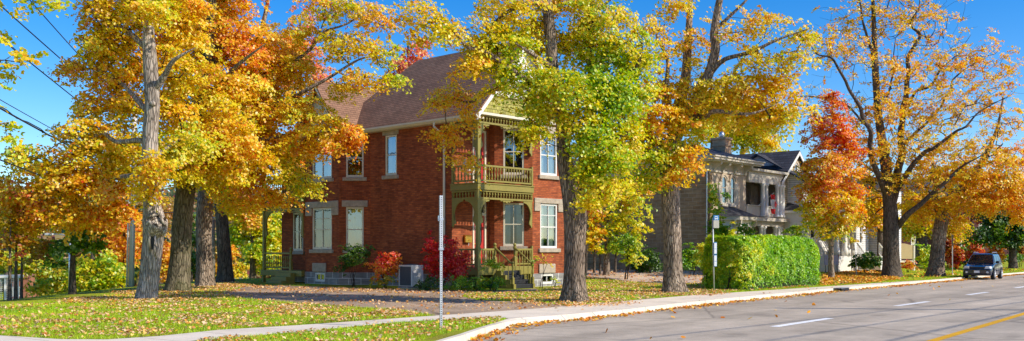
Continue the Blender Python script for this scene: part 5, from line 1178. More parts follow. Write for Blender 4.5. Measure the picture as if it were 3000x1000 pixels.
V[:, 0] = np.stack([gx - c, gy - s, gz - .005], 1); V[:, 1] = np.stack([gx + c, gy + s, gz - .005], 1); V[:, 2] = np.stack([gx + lean[:, 0], gy + lean[:, 1], gz + hgt], 1)
me = bpy.data.meshes.new('grass'); me.vertices.add(n * 3); me.vertices.foreach_set('co', V.ravel()); me.loops.add(n * 3); me.loops.foreach_set('vertex_index', np.arange(n * 3, dtype=np.int32))
me.polygons.add(n); me.polygons.foreach_set('loop_start', np.arange(0, n * 3, 3, dtype=np.int32)); me.polygons.foreach_set('loop_total', np.full(n, 3, np.int32)); me.update(calc_edges=True)
gt = np.array([noise.noise(Vector((x * .45, y * .45, 0))) + .5 * noise.noise(Vector((x * 2, y * 2, 4))) for x, y in zip(gx, gy)])
ca, cb, cd = np.array(srgb(152, 202, 24)), np.array(srgb(216, 228, 44)), np.array(srgb(220, 190, 84))
f = np.clip(.5 + gt * .9, 0, 1)[:, None]; gcol = ca * (1 - f) + cb * f; dry = (RNG.uniform(0, 1, n) < .10 + .12 * (gt < -.25))[:, None]
gcol = np.where(dry, cd, gcol) * np.clip(RNG.normal(1, .22, (n, 1)), .4, 1.7)
c4 = np.ones((n, 3, 4), np.float32); c4[:, :, :3] = gcol[:, None, :]; me.attributes.new('Col', 'FLOAT_COLOR', 'POINT').data.foreach_set('color', c4.ravel())
me.materials.append(mat_leaf('grass_blade', .4, .03)); o = bpy.data.objects.new('grass', me); COL.objects.link(o); tag(o, 'short green lawn grass around the houses and along the kerb', 'grass', kind='stuff')

LC = np.array([srgb(236, 196, 150), srgb(228, 176, 120), srgb(240, 200, 110), srgb(226, 150, 66), srgb(196, 120, 60), srgb(240, 190, 60)])
LO = np.array([srgb(244, 176, 50), srgb(238, 150, 40), srgb(246, 196, 80), srgb(226, 128, 34), srgb(214, 150, 90), srgb(250, 206, 96)])
fx, fy, fz, fc, fs = [], [], [], [], []
def litter(X, Y, z, pal, size=.10, w=None):
    k = len(X); fx.append(X); fy.append(Y); fz.append(np.full(k, z) + RNG.uniform(.015, .05, k)); fc.append(pal[RNG.choice(len(pal), k, p=w)] * np.clip(RNG.normal(1, .14, (k, 1)), .5, 1.35)); fs.append(size * RNG.uniform(.6, 1.3, k))
PW = [.32, .24, .14, .16, .10, .04]
litter(*scatter(LAWN, 95, clump=1.6), .02, LC, .078, PW); litter(*scatter([(1275, 923), (932, 894), (722, 877), (640, 864), (600, 880), (873, 930), (1000, 944), (1165, 932)], 55, clump=.8), .02, LC, .08, PW)
litter(*scatter(VERGE, 110, clump=1.1, cs=.9), .02, LC, .072, PW); litter(*scatter(MID, 95, clump=1.0), .02, LC, .085, PW)
litter(*scatter(dv, 18, clump=1.1, cs=.5), .0, LC, .085, PW); litter(*scatter([(740, 838), (1090, 847), (1369, 853), (1360, 862), (1090, 858), (735, 850)], 50, clump=.8), .0, LC, .085, PW)
litter(*scatter(gp, 16, clump=.8), .03, LC, .12, PW); litter(*scatter(BACK, 42, clump=.5), .1, LO, .14); litter(*scatter([(2400, 838), (2410, 812), (2470, 800), (2560, 798), (2620, 806), (2640, 820), (2560, 830)], 75, clump=.4), .03, LO, .15); litter(*scatter(FARL, 5, clump=.8), .05, LO, .15)
litter(*scatter([(p.x, p.y) for p in sw[7:]] + [(p.x, p.y) for p in ki2[::-1]], 1.2, clump=.9, world=True), .0, LC, .11, PW)
gut = offs([p for p in Kd if 19 < p.y < 75], -.08); gut2 = offs([p for p in Kd if 19 < p.y < 75], -.75); gut3 = offs([p for p in Kd if 19 < p.y < 75], -.36)
litter(*scatter([(p.x, p.y) for p in gut] + [(p.x, p.y) for p in gut3[::-1]], 150, clump=.5, world=True, cs=.5), RZ, LO, .10); litter(*scatter([(p.x, p.y) for p in gut] + [(p.x, p.y) for p in gut2[::-1]], 55, clump=.9, world=True, cs=.6), RZ, LO, .10)
for q_, rr_ in ((T1, 2.6), (T2, 2.6), (T3, 2.4), (T5, 2.2), (T6, 2.2)):
    c_ = q_.location; litter(*scatter([(c_.x + rr_ * math.cos(a_), c_.y + rr_ * 1.3 * math.sin(a_)) for a_ in np.linspace(0, 6.0, 14)], 95, clump=.9, world=True, cs=.9), .02, LC, .08, PW)
g4 = offs([p for p in Kd if 19 < p.y < 75], -4.5); litter(*scatter([(p.x, p.y) for p in gut2] + [(p.x, p.y) for p in g4[::-1]], .3, clump=1.2, world=True, cs=.4), RZ, LO, .12)
litter(*scatter([(1500, 1000), (1900, 930), (2600, 850), (2990, 815), (3000, 1000)], .04, z=RZ, clump=0), RZ, LO, .13)
fx, fy, fz, fc, fs = map(np.concatenate, (fx, fy, fz, fc, fs)); n = len(fx)
tz = np.array([max(terrain(x, y), -5) for x, y in zip(fx, fy)]); tz = np.where(fz < -.05, 0, tz)
nn = unit(RNG.normal(size=(n, 3)) * .42 + np.array([0, 0, 1.0]))
o = leaf_object('fallen_leaves', LEAF_LO, np.stack([fx, fy, fz + tz], 1), nn, fs, fc, droop=0); tag(o, 'fallen maple leaves scattered over lawn, walks and gutter', 'leaves', kind='stuff')

# ================================================================== stone house and its neighbours
M['stone'] = mat_brick('brown_stone', (.36, .22, .11), (.45, .295, .16), (.47, .35, .235), bw=.62, bh=.27, ms=.018, bump=.7, dirt=.3)
M['stucco'] = mat_plain('grey_stucco', (.50, .395, .285), .9, var=.25, scale=2, bump=.4)
M['tile'] = mat_shingle('slate_metal_tile', (.072, .07, .078), .32, .34, .2, .9)
M['tan'] = mat_plain('tan_paint', (.52, .46, .37), .55, var=.12)
M['siding'] = mat_shingle('cream_siding', (.60, .52, .36), .16, 6.0, .06, .6)
M['siding_shade'] = mat_shingle('shaded_siding', (.36, .36, .38), .14, 6.0, .06, .6)  # greyed colour puts shade on the block's side turned from the sun
M['wsiding'] = mat_shingle('white_siding', (.76, .74, .72), .16, 6.0, .04, .5)
M['chim'] = mat_brick('orange_brick', (.66, .38, .18), (.72, .45, .24), (.4, .34, .28))
M['dbrick'] = mat_brick('dark_red_brick', (.13, .035, .035), (.10, .03, .03), (.1, .07, .06))
M['lattice'] = mat_plain('lattice', (.30, .26, .215), .8, var=.3)
TH2 = R(48.6); O2 = Vector((12.80, 62.0, .35))
h2 = thing('stone_house', 'two storey stone and stucco house with bracketed cornice, twin arched windows and double porch', 'house', O2, TH2)
def arched(root, W, a0, a1, z0, z1, fm='tan', shut=False):
    c = (a0 + a1) / 2; r = (a1 - a0) / 2; zs = z1 - r
    arc = lambda q, s=1: [(c + q * math.cos(t), zs + q * s * math.sin(t)) for t in np.linspace(math.pi, 0, 11)]
    mb = MB(); o_, i_ = arc(r), arc(r - .09)
    for k in range(10): mb.wpoly(W, [o_[k], i_[k], i_[k + 1], o_[k + 1]], -.02, .07)
    mb.ob(W, a0, a0 + .09, -.02, .07, z0, zs); mb.ob(W, a1 - .09, a1, -.02, .07, z0, zs); mb.ob(W, a0 + .09, a1 - .09, -.02, .06, z0, z0 + .1); mb.ob(W, a0 + .09, a1 - .09, .0, .045, zs - .5, zs - .44)
    o = mb.build('window', M[fm], root)
    g = MB(); g.poly([(*W.p(a, .012), z) for a, z in [(a0 + .05, z0 + .05), (a1 - .05, z0 + .05)] + arc(r - .05)[::-1]]); g.build('pane', M['glass'], o)
    d = MB(); d.poly([(*W.p(a, .004), z) for a, z in [(a0 + .05, z0 + .05), (a1 - .05, z0 + .05)] + arc(r - .05)[::-1]]); d.build('dark_backing', M['dark'], o)  # near-black sheet behind the pane, painting the unlit room
    MB().ob(W, a0 - .12, a1 + .12, -.02, .13, z0 - .16, z0 - .004).build('sill', M[fm], o, bevel=.02)
    h = MB(); oo, ii = arc(r + .2), arc(r + .02)
    for k in range(10): h.wpoly(W, [oo[k], ii[k], ii[k + 1], oo[k + 1]], -.02, .12)
    h.build('hood', M['stucco'], o)
    if shut:
        for s0, s1 in ((a0 - .34, a0 - .03), (a1 + .03, a1 + .34)):
            s = MB(); s.ob(W, s0, s1, .0, .05, z0, z1 - .45)
            for z in np.arange(z0 + .1, z1 - .55, .09): s.ob(W, s0 + .04, s1 - .04, .05, .065, z, z + .05)
            s.build('shutter', M['tan'], o)
    return o
F2 = Wall((0, 0), (4.96, 0)); S2 = Wall((0, 12), (0, 0))
mb = MB(); wall_faces(mb, S2, -1, 7.1); mb.poly([(0, 12, -1), (0, 12, 7.1), (9, 12, 7.1), (9, 12, -1)]); mb.build('side_wall', M['stone'], h2)
mb = MB(); wall_faces(mb, F2, -1, 6.55); wall_faces(mb, Wall((4.96, 0), (4.96, 2.2)), -1, 7.0); wall_faces(mb, Wall((4.96, 2.2), (10.3, 2.2)), -1, 7.2); mb.build('front_wall', M['stucco'], h2)
MB().ob(F2, -.02, .28, -.02, .05, -1, 6.4).build('quoin', M['stone'], h2)
mb = MB(); mb.ob(F2, -.03, 5.0, -.05, .06, 6.5, 7.12); mb.ob(F2, .05, 4.9, .06, .11, 6.5, 6.62); mb.ob(F2, .05, 4.9, .06, .10, 7.0, 7.1)
mb.ob(S2, 0, 12.03, -.05, .05, 6.55, 7.12)
for a in (.85, 1.9, 3.6): mb.ob(F2, a, a + .8, .06, .085, 6.7, 6.94)
mb.build('frieze', M['tan'], h2)
mb = MB(); mb.box(-.78, 5.7, -.78, 12.8, 7.12, 7.2); mb.box(-.9, 5.85, -.92, 12.9, 7.2, 7.36); mb.box(-.98, 5.93, -1.0, 13.0, 7.36, 7.46); mb.build('cornice', M['tan'], h2, bevel=.02)
for a in (.42, 1.55, 3.15, 4.62):
    MB().wpoly(Wall((a, 0), (a, -1)), [(.06, 6.5), (.16, 6.5), (.22, 6.72), (.42, 6.86), (.66, 6.95), (.7, 7.12), (.06, 7.12)], -.10, .10).build('bracket', M['tan'], h2)
for y in (.9, 2.6, 4.3): MB().wpoly(Wall((0, y), (-1, y)), [(.06, 6.5), (.16, 6.5), (.22, 6.72), (.42, 6.86), (.66, 6.95), (.7, 7.12), (.06, 7.12)], -.10, .10).build('bracket', M['tan'], h2)
mb = MB(); a, b, c_, d_ = (-.98, -1.0, 7.47), (9.5, -1.0 + 1.0, 7.47), (9.5, 13, 7.47), (-.98, 13, 7.47)
mb.poly([(-.98, -1, 7.46), (5.93, -1, 7.46), (4.3, 4.2, 9.0), (2.9, 4.2, 9.0)]); mb.poly([(-.98, 13, 7.46), (-.98, -1, 7.46), (2.9, 4.2, 9.0), (2.9, 8, 9.0)]); mb.poly([(5.93, -1, 7.46), (10.6, 2.2, 7.46), (10.6, 10, 7.46), (4.3, 8, 9.0), (4.3, 4.2, 9.0)]); mb.poly([(-.98, 13, 7.46), (2.9, 8, 9.0), (4.3, 8, 9.0), (10.6, 13, 7.46)]); mb.poly([(2.9, 4.2, 9.0), (4.3, 4.2, 9.0), (4.3, 8, 9.0), (2.9, 8, 9.0)])
mb.build('roof', M['tile'], h2)
mb = MB(); mb.box(5.0, 5.85, 1.6, 2.6, 7.3, 9.15); mb.box(4.95, 5.9, 1.55, 2.65, 8.7, 8.86); mb.box(4.92, 5.93, 1.52, 2.68, 9.15, 9.3); ck = mb.build('chimney', M['chim'], h2); MB().lathe([(.16, 9.3), (.2, 9.4), (.2, 9.6), (.1, 9.75)], (5.4, 2.1, 0), 10).build('chimney_pot', M['metal'], ck, smooth=True)
arched(h2, F2, 1.50, 2.16, 4.45, 6.33); arched(h2, F2, 2.66, 3.32, 4.45, 6.33)
for s0 in (1.14, 2.2, 3.38):
    s = MB(); s.ob(F2, s0, s0 + .42, .0, .06, 4.45, 5.9)
    for z in np.arange(4.55, 5.8, .09): s.ob(F2, s0 + .05, s0 + .37, .06, .075, z, z + .05)
    s.build('shutter', M['tan'], h2)
MB().tube([(-.14, -.02 + .1, 6.6), (-.14, .1, .2)], .05, 8).build('downspout', M['metal'], h2)
# bay window with its own dark roof
bay = [(.5, -.0), (1.3, -1.25), (3.6, -1.25), (4.4, -.0)]
mb = MB(); slab(mb, bay, -.5, 3.35); by = mb.build('bay_window', M['white'], h2)
mb = MB(); slab(mb, [(.2, -.01), (1.15, -1.6), (3.75, -1.6), (4.7, -.01)], 3.35, 3.6); mb.build('cornice', M['tan'], by, bevel=.02)
mb = MB(); mb.poly([(.15, 0, 3.61), (1.1, -1.65, 3.61), (1.7, -.02, 4.28)]); mb.poly([(1.1, -1.65, 3.61), (3.8, -1.65, 3.61), (3.2, -.02, 4.28), (1.7, -.02, 4.28)]); mb.poly([(3.8, -1.65, 3.61), (4.75, 0, 3.61), (3.2, -.02, 4.28)]); mb.build('roof', M['tile'], by)
for pa, pb in zip(bay, bay[1:]):
    W = Wall(pa, pb); m = W.len / 2; arched(by, W, m - .42, m + .42, .6, 2.75, 'white') if W.len < 2 else [arched(by, W, q - .42, q + .42, .6, 2.75, 'white') for q in (.6, 1.7)]
    for a in (.1, W.len - .1): MB().wpoly(Wall(W.p(a, 0), W.p(a, 1)), [(.0, 2.85), (.1, 2.85), (.3, 3.12), (.34, 3.35), (0, 3.35)], -.07, .07).build('bracket', M['tan'], by)
# double porch
pc = MB(); pc.box(4.9, 10.35, -.02, 2.2, 3.62, 3.74); pc.box(4.7, 10.75, -.5, .0, 3.42, 3.66); pc.box(4.98, 10.4, -.15, .05, 3.08, 3.42); pc.box(4.98, 10.4, -.05, .1, 3.76, 4.46); pc.box(4.98, 10.45, -.12, .14, 4.46, 4.54); pc.box(4.98, 10.5, -.22, .05, 6.08, 6.85); pc.box(4.98, 10.6, -.5, .1, 6.85, 7.05); pc.box(4.98, 10.4, -.1, 2.2, .3, .6)
pc = pc.build('double_porch', M['tan'], h2, bevel=.02)
for x in (7.15, 7.65, 9.35, 9.85, 10.25):
    for z0, z1 in ((.6, 3.08), (3.76, 6.08)):
        MB().lathe([(.2, z0), (.2, z0 + .12), (.15, z0 + .16), (.165, (z0 + z1) / 2), (.13, z1 - .18), (.2, z1 - .1), (.2, z1)], (x, -.16 if z0 > 3 else .0, 0), 14).build('column', M['white'], pc, smooth=True)
for x0, x1 in ((5.2, 6.9), (7.9, 9.0)):
    for z0, z1 in ((3.76, 6.05), (.6, 3.05)):
        mb = MB(); k = 0
        for a in np.arange(x0 - (z1 - z0), x1, .16):
            for sg in (1, -1):
                p = [(a, z0), (a + (z1 - z0), z1)] if sg > 0 else [(a + (z1 - z0), z0), (a, z1)]
                (ax, az), (bx, bz) = p
                def cut(t): return (ax + (bx - ax) * t, az + (bz - az) * t)
                t0 = max(0, min(((x0 - ax) / (bx - ax)), ((x1 - ax) / (bx - ax)))); t1 = min(1, max(((x0 - ax) / (bx - ax)), ((x1 - ax) / (bx - ax))))
                if t1 - t0 < .05: continue
                (qx, qz), (rx, rz_) = cut(t0), cut(t1)
                mb.tube([(qx, 1.2 + .02 * sg, qz), (rx, 1.2 + .02 * sg, rz_)], .02, 4, cap=False)
        mb.build('lattice', M['lattice'], pc, uv=False)
mb = MB(); mb.box(4.98, 10.2, 2.05, 2.15, .6, 6.9); mb.box(10.12, 10.2, .15, 2.05, .6, 3.4); mb.box(10.12, 10.2, .15, 2.05, 3.76, 6.8); mb.build('back_wall', M['lattice'], pc)
mb = MB(); mb.poly([(4.9, -.6, 7.1), (10.7, -.6, 7.1), (10.7, 2.6, 7.5), (4.9, 2.6, 7.5)]); mb.build('roof', M['tile'], pc)
# cream gabled wing
GA = Wall((10.25, 0), (15.2, 0))
mb = MB(); wall_faces(mb, GA, -.5, 6.7, [(1.25, 2.45, 4.55, 6.45)]); wall_faces(mb, Wall((10.25, 6), (10.25, 0)), -.5, 6.7); wall_faces(mb, Wall((15.2, 0), (15.2, 6)), -.5, 6.7); mb.poly([(10.25, 0, 6.7), (15.2, 0, 6.7), (12.72, 0, 8.75)])
gw = mb.build('gabled_wing', M['siding'], h2)
mb = MB(); mb.poly([(9.85, -.35, 6.4), (12.72, -.35, 8.85), (12.72, 7, 8.85), (9.85, 7, 6.4)]); mb.poly([(12.72, -.35, 8.85), (15.6, -.35, 6.4), (15.6, 7, 6.4), (12.72, 7, 8.85)]); rf = mb.build('roof', M['tile'], gw); sm = rf.modifiers.new('S', 'SOLIDIFY'); sm.thickness = .08; sm.offset = -1
mb = MB(); mb.wpoly(GA, [(-.42, 6.36), (-.42, 6.12), (2.47, 8.5), (2.47, 8.78)], .3, .36); mb.wpoly(GA, [(2.47, 8.78), (2.47, 8.5), (5.37, 6.12), (5.37, 6.36)], .3, .36); mb.build('rake_board', M['white'], gw)
window(gw, GA, 1.25, 2.45, 4.55, 6.45, fm='white', cols=2, rows=(.33, .66), sill=False, cur=None); arched(gw, GA, 2.15, 2.75, 7.0, 7.9, 'white')
mb = MB(); mb.box(10.9, 14.8, -1.7, 0, -.4, 4.1); mb.box(10.7, 15, -1.9, 0.02, 4.1, 4.3); lw = mb.build('front_bay', M['white'], h2, bevel=.02)
mb = MB(); mb.poly([(10.65, -1.95, 4.31), (15.05, -1.95, 4.31), (14.2, 0, 4.95), (11.5, 0, 4.95)]); mb.poly([(10.65, 0, 4.31), (10.65, -1.95, 4.31), (11.5, 0, 4.95)]); mb.build('roof', M['tile'], lw)
for a0 in (.45, 1.9, 3.0):
    W = Wall((10.9, -1.72), (14.8, -1.72)); mb = MB(); bars(mb, W, a0, a0 + .8, 2.2, 3.5, .09, .0, .05, 1, (.5,)); o = mb.build('window', M['white'], lw); g = MB(); g.poly([(*W.p(a, .02), z) for a, z in ((a0, 2.2), (a0 + .8, 2.2), (a0 + .8, 3.5), (a0, 3.5))]); g.build('pane', M['dark'], o)
# flag on the upper porch
M['flag_red'] = mat_plain('flag_red', (.62, .02, .02), .8, var=.1); M['flag_white'] = mat_plain('flag_white', (.8, .78, .78), .8, var=.05)
def loc2(x, y, z): return O2 + Matrix.Rotation(TH2, 3, 'Z') @ Vector((x, y, z))
fl = thing('flag', 'red and white maple leaf flag hanging from a slanted pole on the stone house porch', 'flag', loc2(6.75, -.3, 0), TH2)
MB().tube([(-.35, .1, 4.5), (.35, -.75, 5.4)], .022, 6).build('pole', M['white'], fl)
def cloth(z0, z1, mat, nm):
    mb = MB(); nx, nz = 6, 6; f = lambda i, j: (.05 + .62 * i / nx, -.72 + .07 * math.sin(i * 1.3 + j * .3) + .04 * j / nz, z0 + (z1 - z0) * j / nz)
    for i in range(nx):
        for j in range(nz): mb.poly([f(i, j), f(i + 1, j), f(i + 1, j + 1), f(i, j + 1)])
    return mb.build(nm, M[mat], fl, smooth=True)
cloth(4.92, 5.26, 'flag_red', 'red_band'); cloth(4.27, 4.92, 'flag_white', 'white_band'); cloth(3.92, 4.27, 'flag_red', 'red_band')
LF = [(0, -.30), (.02, -.12), (.16, -.15), (.13, -.09), (.27, .03), (.23, .06), (.26, .14), (.16, .13), (.14, .17), (.07, .09), (.10, .24), (.05, .22), (0, .32)]
leafp = LF + [(-x, z) for x, z in LF[::-1][1:-1]]
mb = MB(); mb.poly([(.36 + z * .85, -.84, 4.595 + x * .95) for x, z in leafp]); mb.build('leaf_emblem', M['flag_red'], fl)

# ---- white house with porch and stair
h3p = P(2545, HY, 74); h3 = thing('white_house', 'white clapboard house with front porch and railed stair behind the young red maple', 'house', (h3p.x, h3p.y, .3), TH2)
FW = Wall((-4, 0), (0, 0))
mb = MB(); wall_faces(mb, FW, -.5, 6.5, [(2.2, 2.75, 1.9, 3.7), (1.1, 1.65, 1.9, 3.7), (2.2, 2.75, 4.4, 6.0)]); wall_faces(mb, Wall((-4, 2), (-4, 0)), -.5, 6.5); wall_faces(mb, Wall((-7.4, 2), (-4, 2)), -.5, 6.5); wall_faces(mb, Wall((-7.4, 9), (-7.4, 2)), -.5, 6.5); mb.poly([(-7.4, 9, 6.5), (-7.4, 5.5, 8.7), (-7.4, 2, 6.5)]); mb.build('wall', M['wsiding'], h3)
for q in ((2.2, 2.75, 1.9, 3.7), (1.1, 1.65, 1.9, 3.7), (2.2, 2.75, 4.4, 6.0)): window(h3, FW, *q, fm='white', cols=1, sill=False, cur=None)
mb = MB(); wall_faces(mb, Wall((0, 0), (0, -1.7)), -.5, 6.5); mb.build('side_block_wall', M['siding_shade'], h3)
mb = MB(); wall_faces(mb, Wall((0, -1.7), (2.2, -1.7)), -.5, 6.5); wall_faces(mb, Wall((2.2, -1.7), (2.2, 9)), -.5, 6.5); mb.ob(Wall((0, -1.7), (2.2, -1.7)), -.03, .12, -.02, .05, -.5, 6.5); mb.build('block_wall', M['wsiding'], h3)
mb = MB(); mb.poly([(-7.8, 1.5, 6.4), (-4.2, 1.5, 6.4), (-4.2, 5.5, 8.7), (-7.8, 5.5, 8.7)]); mb.poly([(-4.2, -.4, 6.4), (-.2, -.4, 6.4), (-.2, 5.5, 8.72), (-4.2, 5.5, 8.72)]); mb.poly([(-.2, -2.1, 6.4), (2.6, -2.1, 6.4), (2.6, 5.5, 8.74), (-.2, 5.5, 8.74)]); mb.poly([(-7.8, 9.5, 6.4), (-7.8, 5.5, 8.7), (2.6, 5.5, 8.7), (2.6, 9.5, 6.4)]); rf3 = mb.build('roof', M['tile'], h3); sm3 = rf3.modifiers.new('S', 'SOLIDIFY'); sm3.thickness = .1; sm3.offset = -1
mb = MB(); mb.box(-7.3, -4.02, -.6, 2, -.3, 1.0); pp = mb.build('porch', M['white'], h3)
MB().box(-7.5, -3.9, -.9, 2, 3.6, 3.95).build('porch_roof', M['white'], pp)
MB().box(-7.3, -4.1, 1.9, 1.98, 1.0, 3.6).build('back_wall', mat_plain('buff_wall', (.62, .42, .16), .8, var=.1), pp)
for x in (-7.1, -5.6, -5.1, -4.3): MB().lathe([(.24, 1.0), (.24, 1.5), (.18, 1.6), (.15, 3.3), (.22, 3.4), (.22, 3.6)], (x, -.4, 0), 12).build('column', M['white'], pp, smooth=True)
st3 = MB()
for k in range(5): st3.box(-4.0 + .34 * k, -3.66 + .34 * k, -2.4, -.7, 0, 1.0 - .2 * k)
st3 = st3.build('stair', M['white'], h3)
for y in (-.75, -2.35):
    mb = MB(); mb.tube([(-4.2, y, 1.95), (-2.2, y, .95)], .05, 6); mb.tube([(-4.2, y, 1.2), (-2.2, y, .25)], .035, 6)
    for k in range(11): mb.tube([(-4.2 + .2 * k, y, 1.2 - .095 * k), (-4.2 + .2 * k, y, 1.95 - .1 * k)], .02, 5)
    mb.box(-2.28, -2.12, y - .08, y + .08, -.1, 1.2); mb.lathe([(.05, 1.2), (.1, 1.28), (.05, 1.38)], (-2.2, y, 0), 8); mb.build('stair_railing', M['white'], st3)
def loc3(x, y, z): return Vector((h3p.x, h3p.y, .3)) + Matrix.Rotation(TH2, 3, 'Z') @ Vector((x, y, z))
for k, x in enumerate((-6.75, -6.0)):
    c = thing('porch_chair', ('white slatted chair on the white house porch, left of the slim maple trunk', 'white slatted chair on the white house porch, right of the slim maple trunk')[k], 'chair', loc3(x, .6, 1.0), TH2, 'porch chairs')
    for j in range(5): MB().hexa([(-.3 + .12 * j, -.1, .35), (-.2 + .12 * j, -.1, .35), (-.2 + .12 * j, -.07, .35), (-.3 + .12 * j, -.07, .35), (-.3 + .12 * j, .35, 1.1 + .05 * (2 - abs(j - 2))), (-.2 + .12 * j, .35, 1.1 + .05 * (2 - abs(j - 2))), (-.2 + .12 * j, .38, 1.1), (-.3 + .12 * j, .38, 1.1)]).build('back_slat', M['white'], c)
    MB().box(-.32, .32, -.6, 0, .3, .36).build('seat', M['white'], c); mb = MB(); mb.box(-.42, -.3, -.65, .2, .6, .64); mb.box(.3, .42, -.65, .2, .6, .64); mb.box(-.38, -.32, -.62, -.55, 0, .6); mb.box(.32, .38, -.62, -.55, 0, .6); mb.box(-.38, -.32, .1, .16, 0, .6); mb.box(.32, .38, .1, .16, 0, .6); mb.build('armrest', M['white'], c)
# ---- dark red houses at the right
h4p = P(2632, HY, 108); h4 = thing('dark_brick_house', 'dark red brick house with white porch roof behind the two big maples at the right', 'house', (h4p.x, h4p.y, .3), R(20))
W = Wall((0, 0), (9.5, 0)); mb = MB(); wall_faces(mb, W, -1, 7.5, [(1.8, 3.1, 1.2, 3.0), (6.2, 7.0, 3.6, 5.4)]); wall_faces(mb, Wall((9.5, 0), (9.5, 9)), -1, 7.5); wall_faces(mb, Wall((0, 9), (0, 0)), -1, 7.5); mb.build('wall', M['dbrick'], h4)
window(h4, W, 1.8, 3.1, 1.2, 3.0, fm='white', cur='full'); window(h4, W, 6.2, 7.0, 3.6, 5.4, fm='white', cur=None)
mb = MB(); mb.poly([(-.5, -.5, 7.5), (10, -.5, 7.5), (10, 4.5, 10), (-.5, 4.5, 10)]); mb.poly([(-.5, 9.5, 7.5), (-.5, 4.5, 10), (10, 4.5, 10), (10, 9.5, 7.5)]); mb.build('roof', M['tile'], h4)
mb = MB(); mb.box(4.6, 7.2, -2.2, -.02, 3.1, 3.45); mb.box(4.4, 7.4, -2.4, -.02, 3.45, 3.6); pr4 = mb.build('porch_roof', M['white'], h4, bevel=.02)
for x in (4.8, 7.0): MB().lathe([(.16, 0), (.14, 3.0), (.18, 3.1)], (x, -2.0, 0), 10).build('column', M['white'], pr4, smooth=True)
MB().box(6.0, 7.6, -.2, -.0, 3.7, 7.4).build('bay', mat_brick('pink_brick', (.5, .2, .12), (.45, .18, .1), (.6, .55, .5)), h4)
h5p = P(2790, HY, 118); h5 = thing('maroon_house', 'maroon brick house in deep shade behind the dark car', 'house', (h5p.x, h5p.y, .3), R(28))
W = Wall((0, 0), (13, 0)); mb = MB(); wall_faces(mb, W, -1, 6.2, [(2, 3, 1.2, 2.8), (5, 6, 1.2, 2.8), (2, 3, 3.8, 5.2), (5, 6, 3.8, 5.2)]); wall_faces(mb, Wall((0, 8), (0, 0)), -1, 6.2); mb.build('wall', M['dbrick'], h5)
for q in ((2, 3, 1.2, 2.8), (5, 6, 1.2, 2.8), (2, 3, 3.8, 5.2), (5, 6, 3.8, 5.2)): window(h5, W, *q, fm='tan', sill=False, cur=None)
mb = MB(); mb.poly([(-.5, -.5, 6.2), (13.5, -.5, 6.2), (13.5, 4, 9), (-.5, 4, 9)]); mb.poly([(-.5, 8.5, 6.2), (-.5, 4, 9), (13.5, 4, 9), (13.5, 8.5, 6.2)]); mb.build('roof', M['tile'], h5)
# ---- left valley buildings
zL = terrain(P(20, HY, 58).x, 58)
pgp = P(-30, HY, 58); pg = thing('white_pergola', 'white lattice sided porch at the far left edge', 'porch', (pgp.x, pgp.y, zL), R(20))
mb = MB(); mb.box(-.1, 1.65, -.1, 1.6, 1.62, 1.78); pr5 = mb.build('roof', M['white'], pg)
for x in (0, .78, 1.48): MB().box(x, x + .1, -.05, .05, 0, 1.62).build('post', M['white'], pg)
for x0 in (.1, .88):
    mb = MB()
    for k in range(6): mb.box(x0 + .1 * k, x0 + .02 + .1 * k, -.02, .02, .1, 1.6)
    for k in range(12): mb.box(x0, x0 + .6, -.022, .022, .12 + .125 * k, .15 + .125 * k)
    mb.build('lattice', M['white'], pg)
MB().box(0, 1.6, -.03, .03, 0, .12).build('base_board', M['white'], pg)
h6p = P(36, HY, 66); z6 = terrain(h6p.x, 66); h6 = thing('orange_brick_house', 'small orange red brick house beside the white pergola at the far left', 'house', (h6p.x, h6p.y, z6), R(15))
W = Wall((-.15, 0), (.95, 0)); mb = MB(); wall_faces(mb, W, -.5, 2.2, [(.12, .38, .9, 1.6), (.48, .72, .9, 1.6)]); wall_faces(mb, Wall((.95, 0), (.95, 4)), -.5, 2.2); mb.box(.62, 1.0, -.1, .3, -.5, 2.9); mb.build('wall', mat_brick('warm_brick', (.52, .16, .08), (.45, .13, .06), (.5, .4, .34)), h6)
for q in ((.12, .38, .9, 1.6), (.48, .72, .9, 1.6)): window(h6, W, *q, fm='white', sill=False, cur='full')
mb = MB(); mb.poly([(-.3, -.2, 2.2), (1.1, -.2, 2.2), (1.1, 2.0, 2.4), (-.3, 2.0, 2.4)]); mb.build('roof', mat_plain('rust_roof', (.30, .13, .08), .8), h6)
h7p = P(684, HY, 120); z7 = EYE - (815 - HY) * 120 / F; h7 = thing('red_roof_house', 'distant little house with red roof between the maple trunks', 'house', (h7p.x, h7p.y, z7), R(10))
W = Wall((0, 0), (2.2, 0)); mb = MB(); wall_faces(mb, W, -4, .3, []); mb.build('wall', M['wsiding'], h7); mb = MB(); mb.poly([(-.2, -.3, .2), (2.4, -.3, .2), (2.0, 1.5, 1.1), (.2, 1.5, 1.1)]); mb.build('roof', mat_shingle('red_roof', (.30, .08, .05)), h7)
# ================================================================== poles, wires, signs
M['conc'] = mat_plain('pole_concrete', (.68, .62, .54), .85, var=.15, scale=3, bump=.3)
M['wood'] = mat_plain('weathered_pole', (.22, .19, .16), .9, var=.25, scale=4, bump=.5)
M['wire'] = mat_plain('wire_rubber', (.02, .022, .03), .6)
pb_ = P(384, HY, 55); zp = terrain(pb_.x, 55)
up_ = thing('utility_pole', 'pale grey utility pole with two conduits left of the burled maple', 'pole', (pb_.x, pb_.y, zp))
tx = .22
MB().tube([(0, 0, -.3), (tx, 0, 9.8 - zp)], [.17, .13], 12).build('shaft', M['conc'], up_, smooth=True)
for dx in (-.17, .13): MB().tube([(dx, -.20, -.3), (dx + tx * .66, -.17, 6.8 - zp)], .055, 8).build('conduit', M['conc'], up_, smooth=True)
mb = MB(); mb.box(tx - 1.1, tx + 1.1, -.06, .06, 9.1 - zp, 9.22 - zp); mb.build('crossarm', M['wood'], up_)
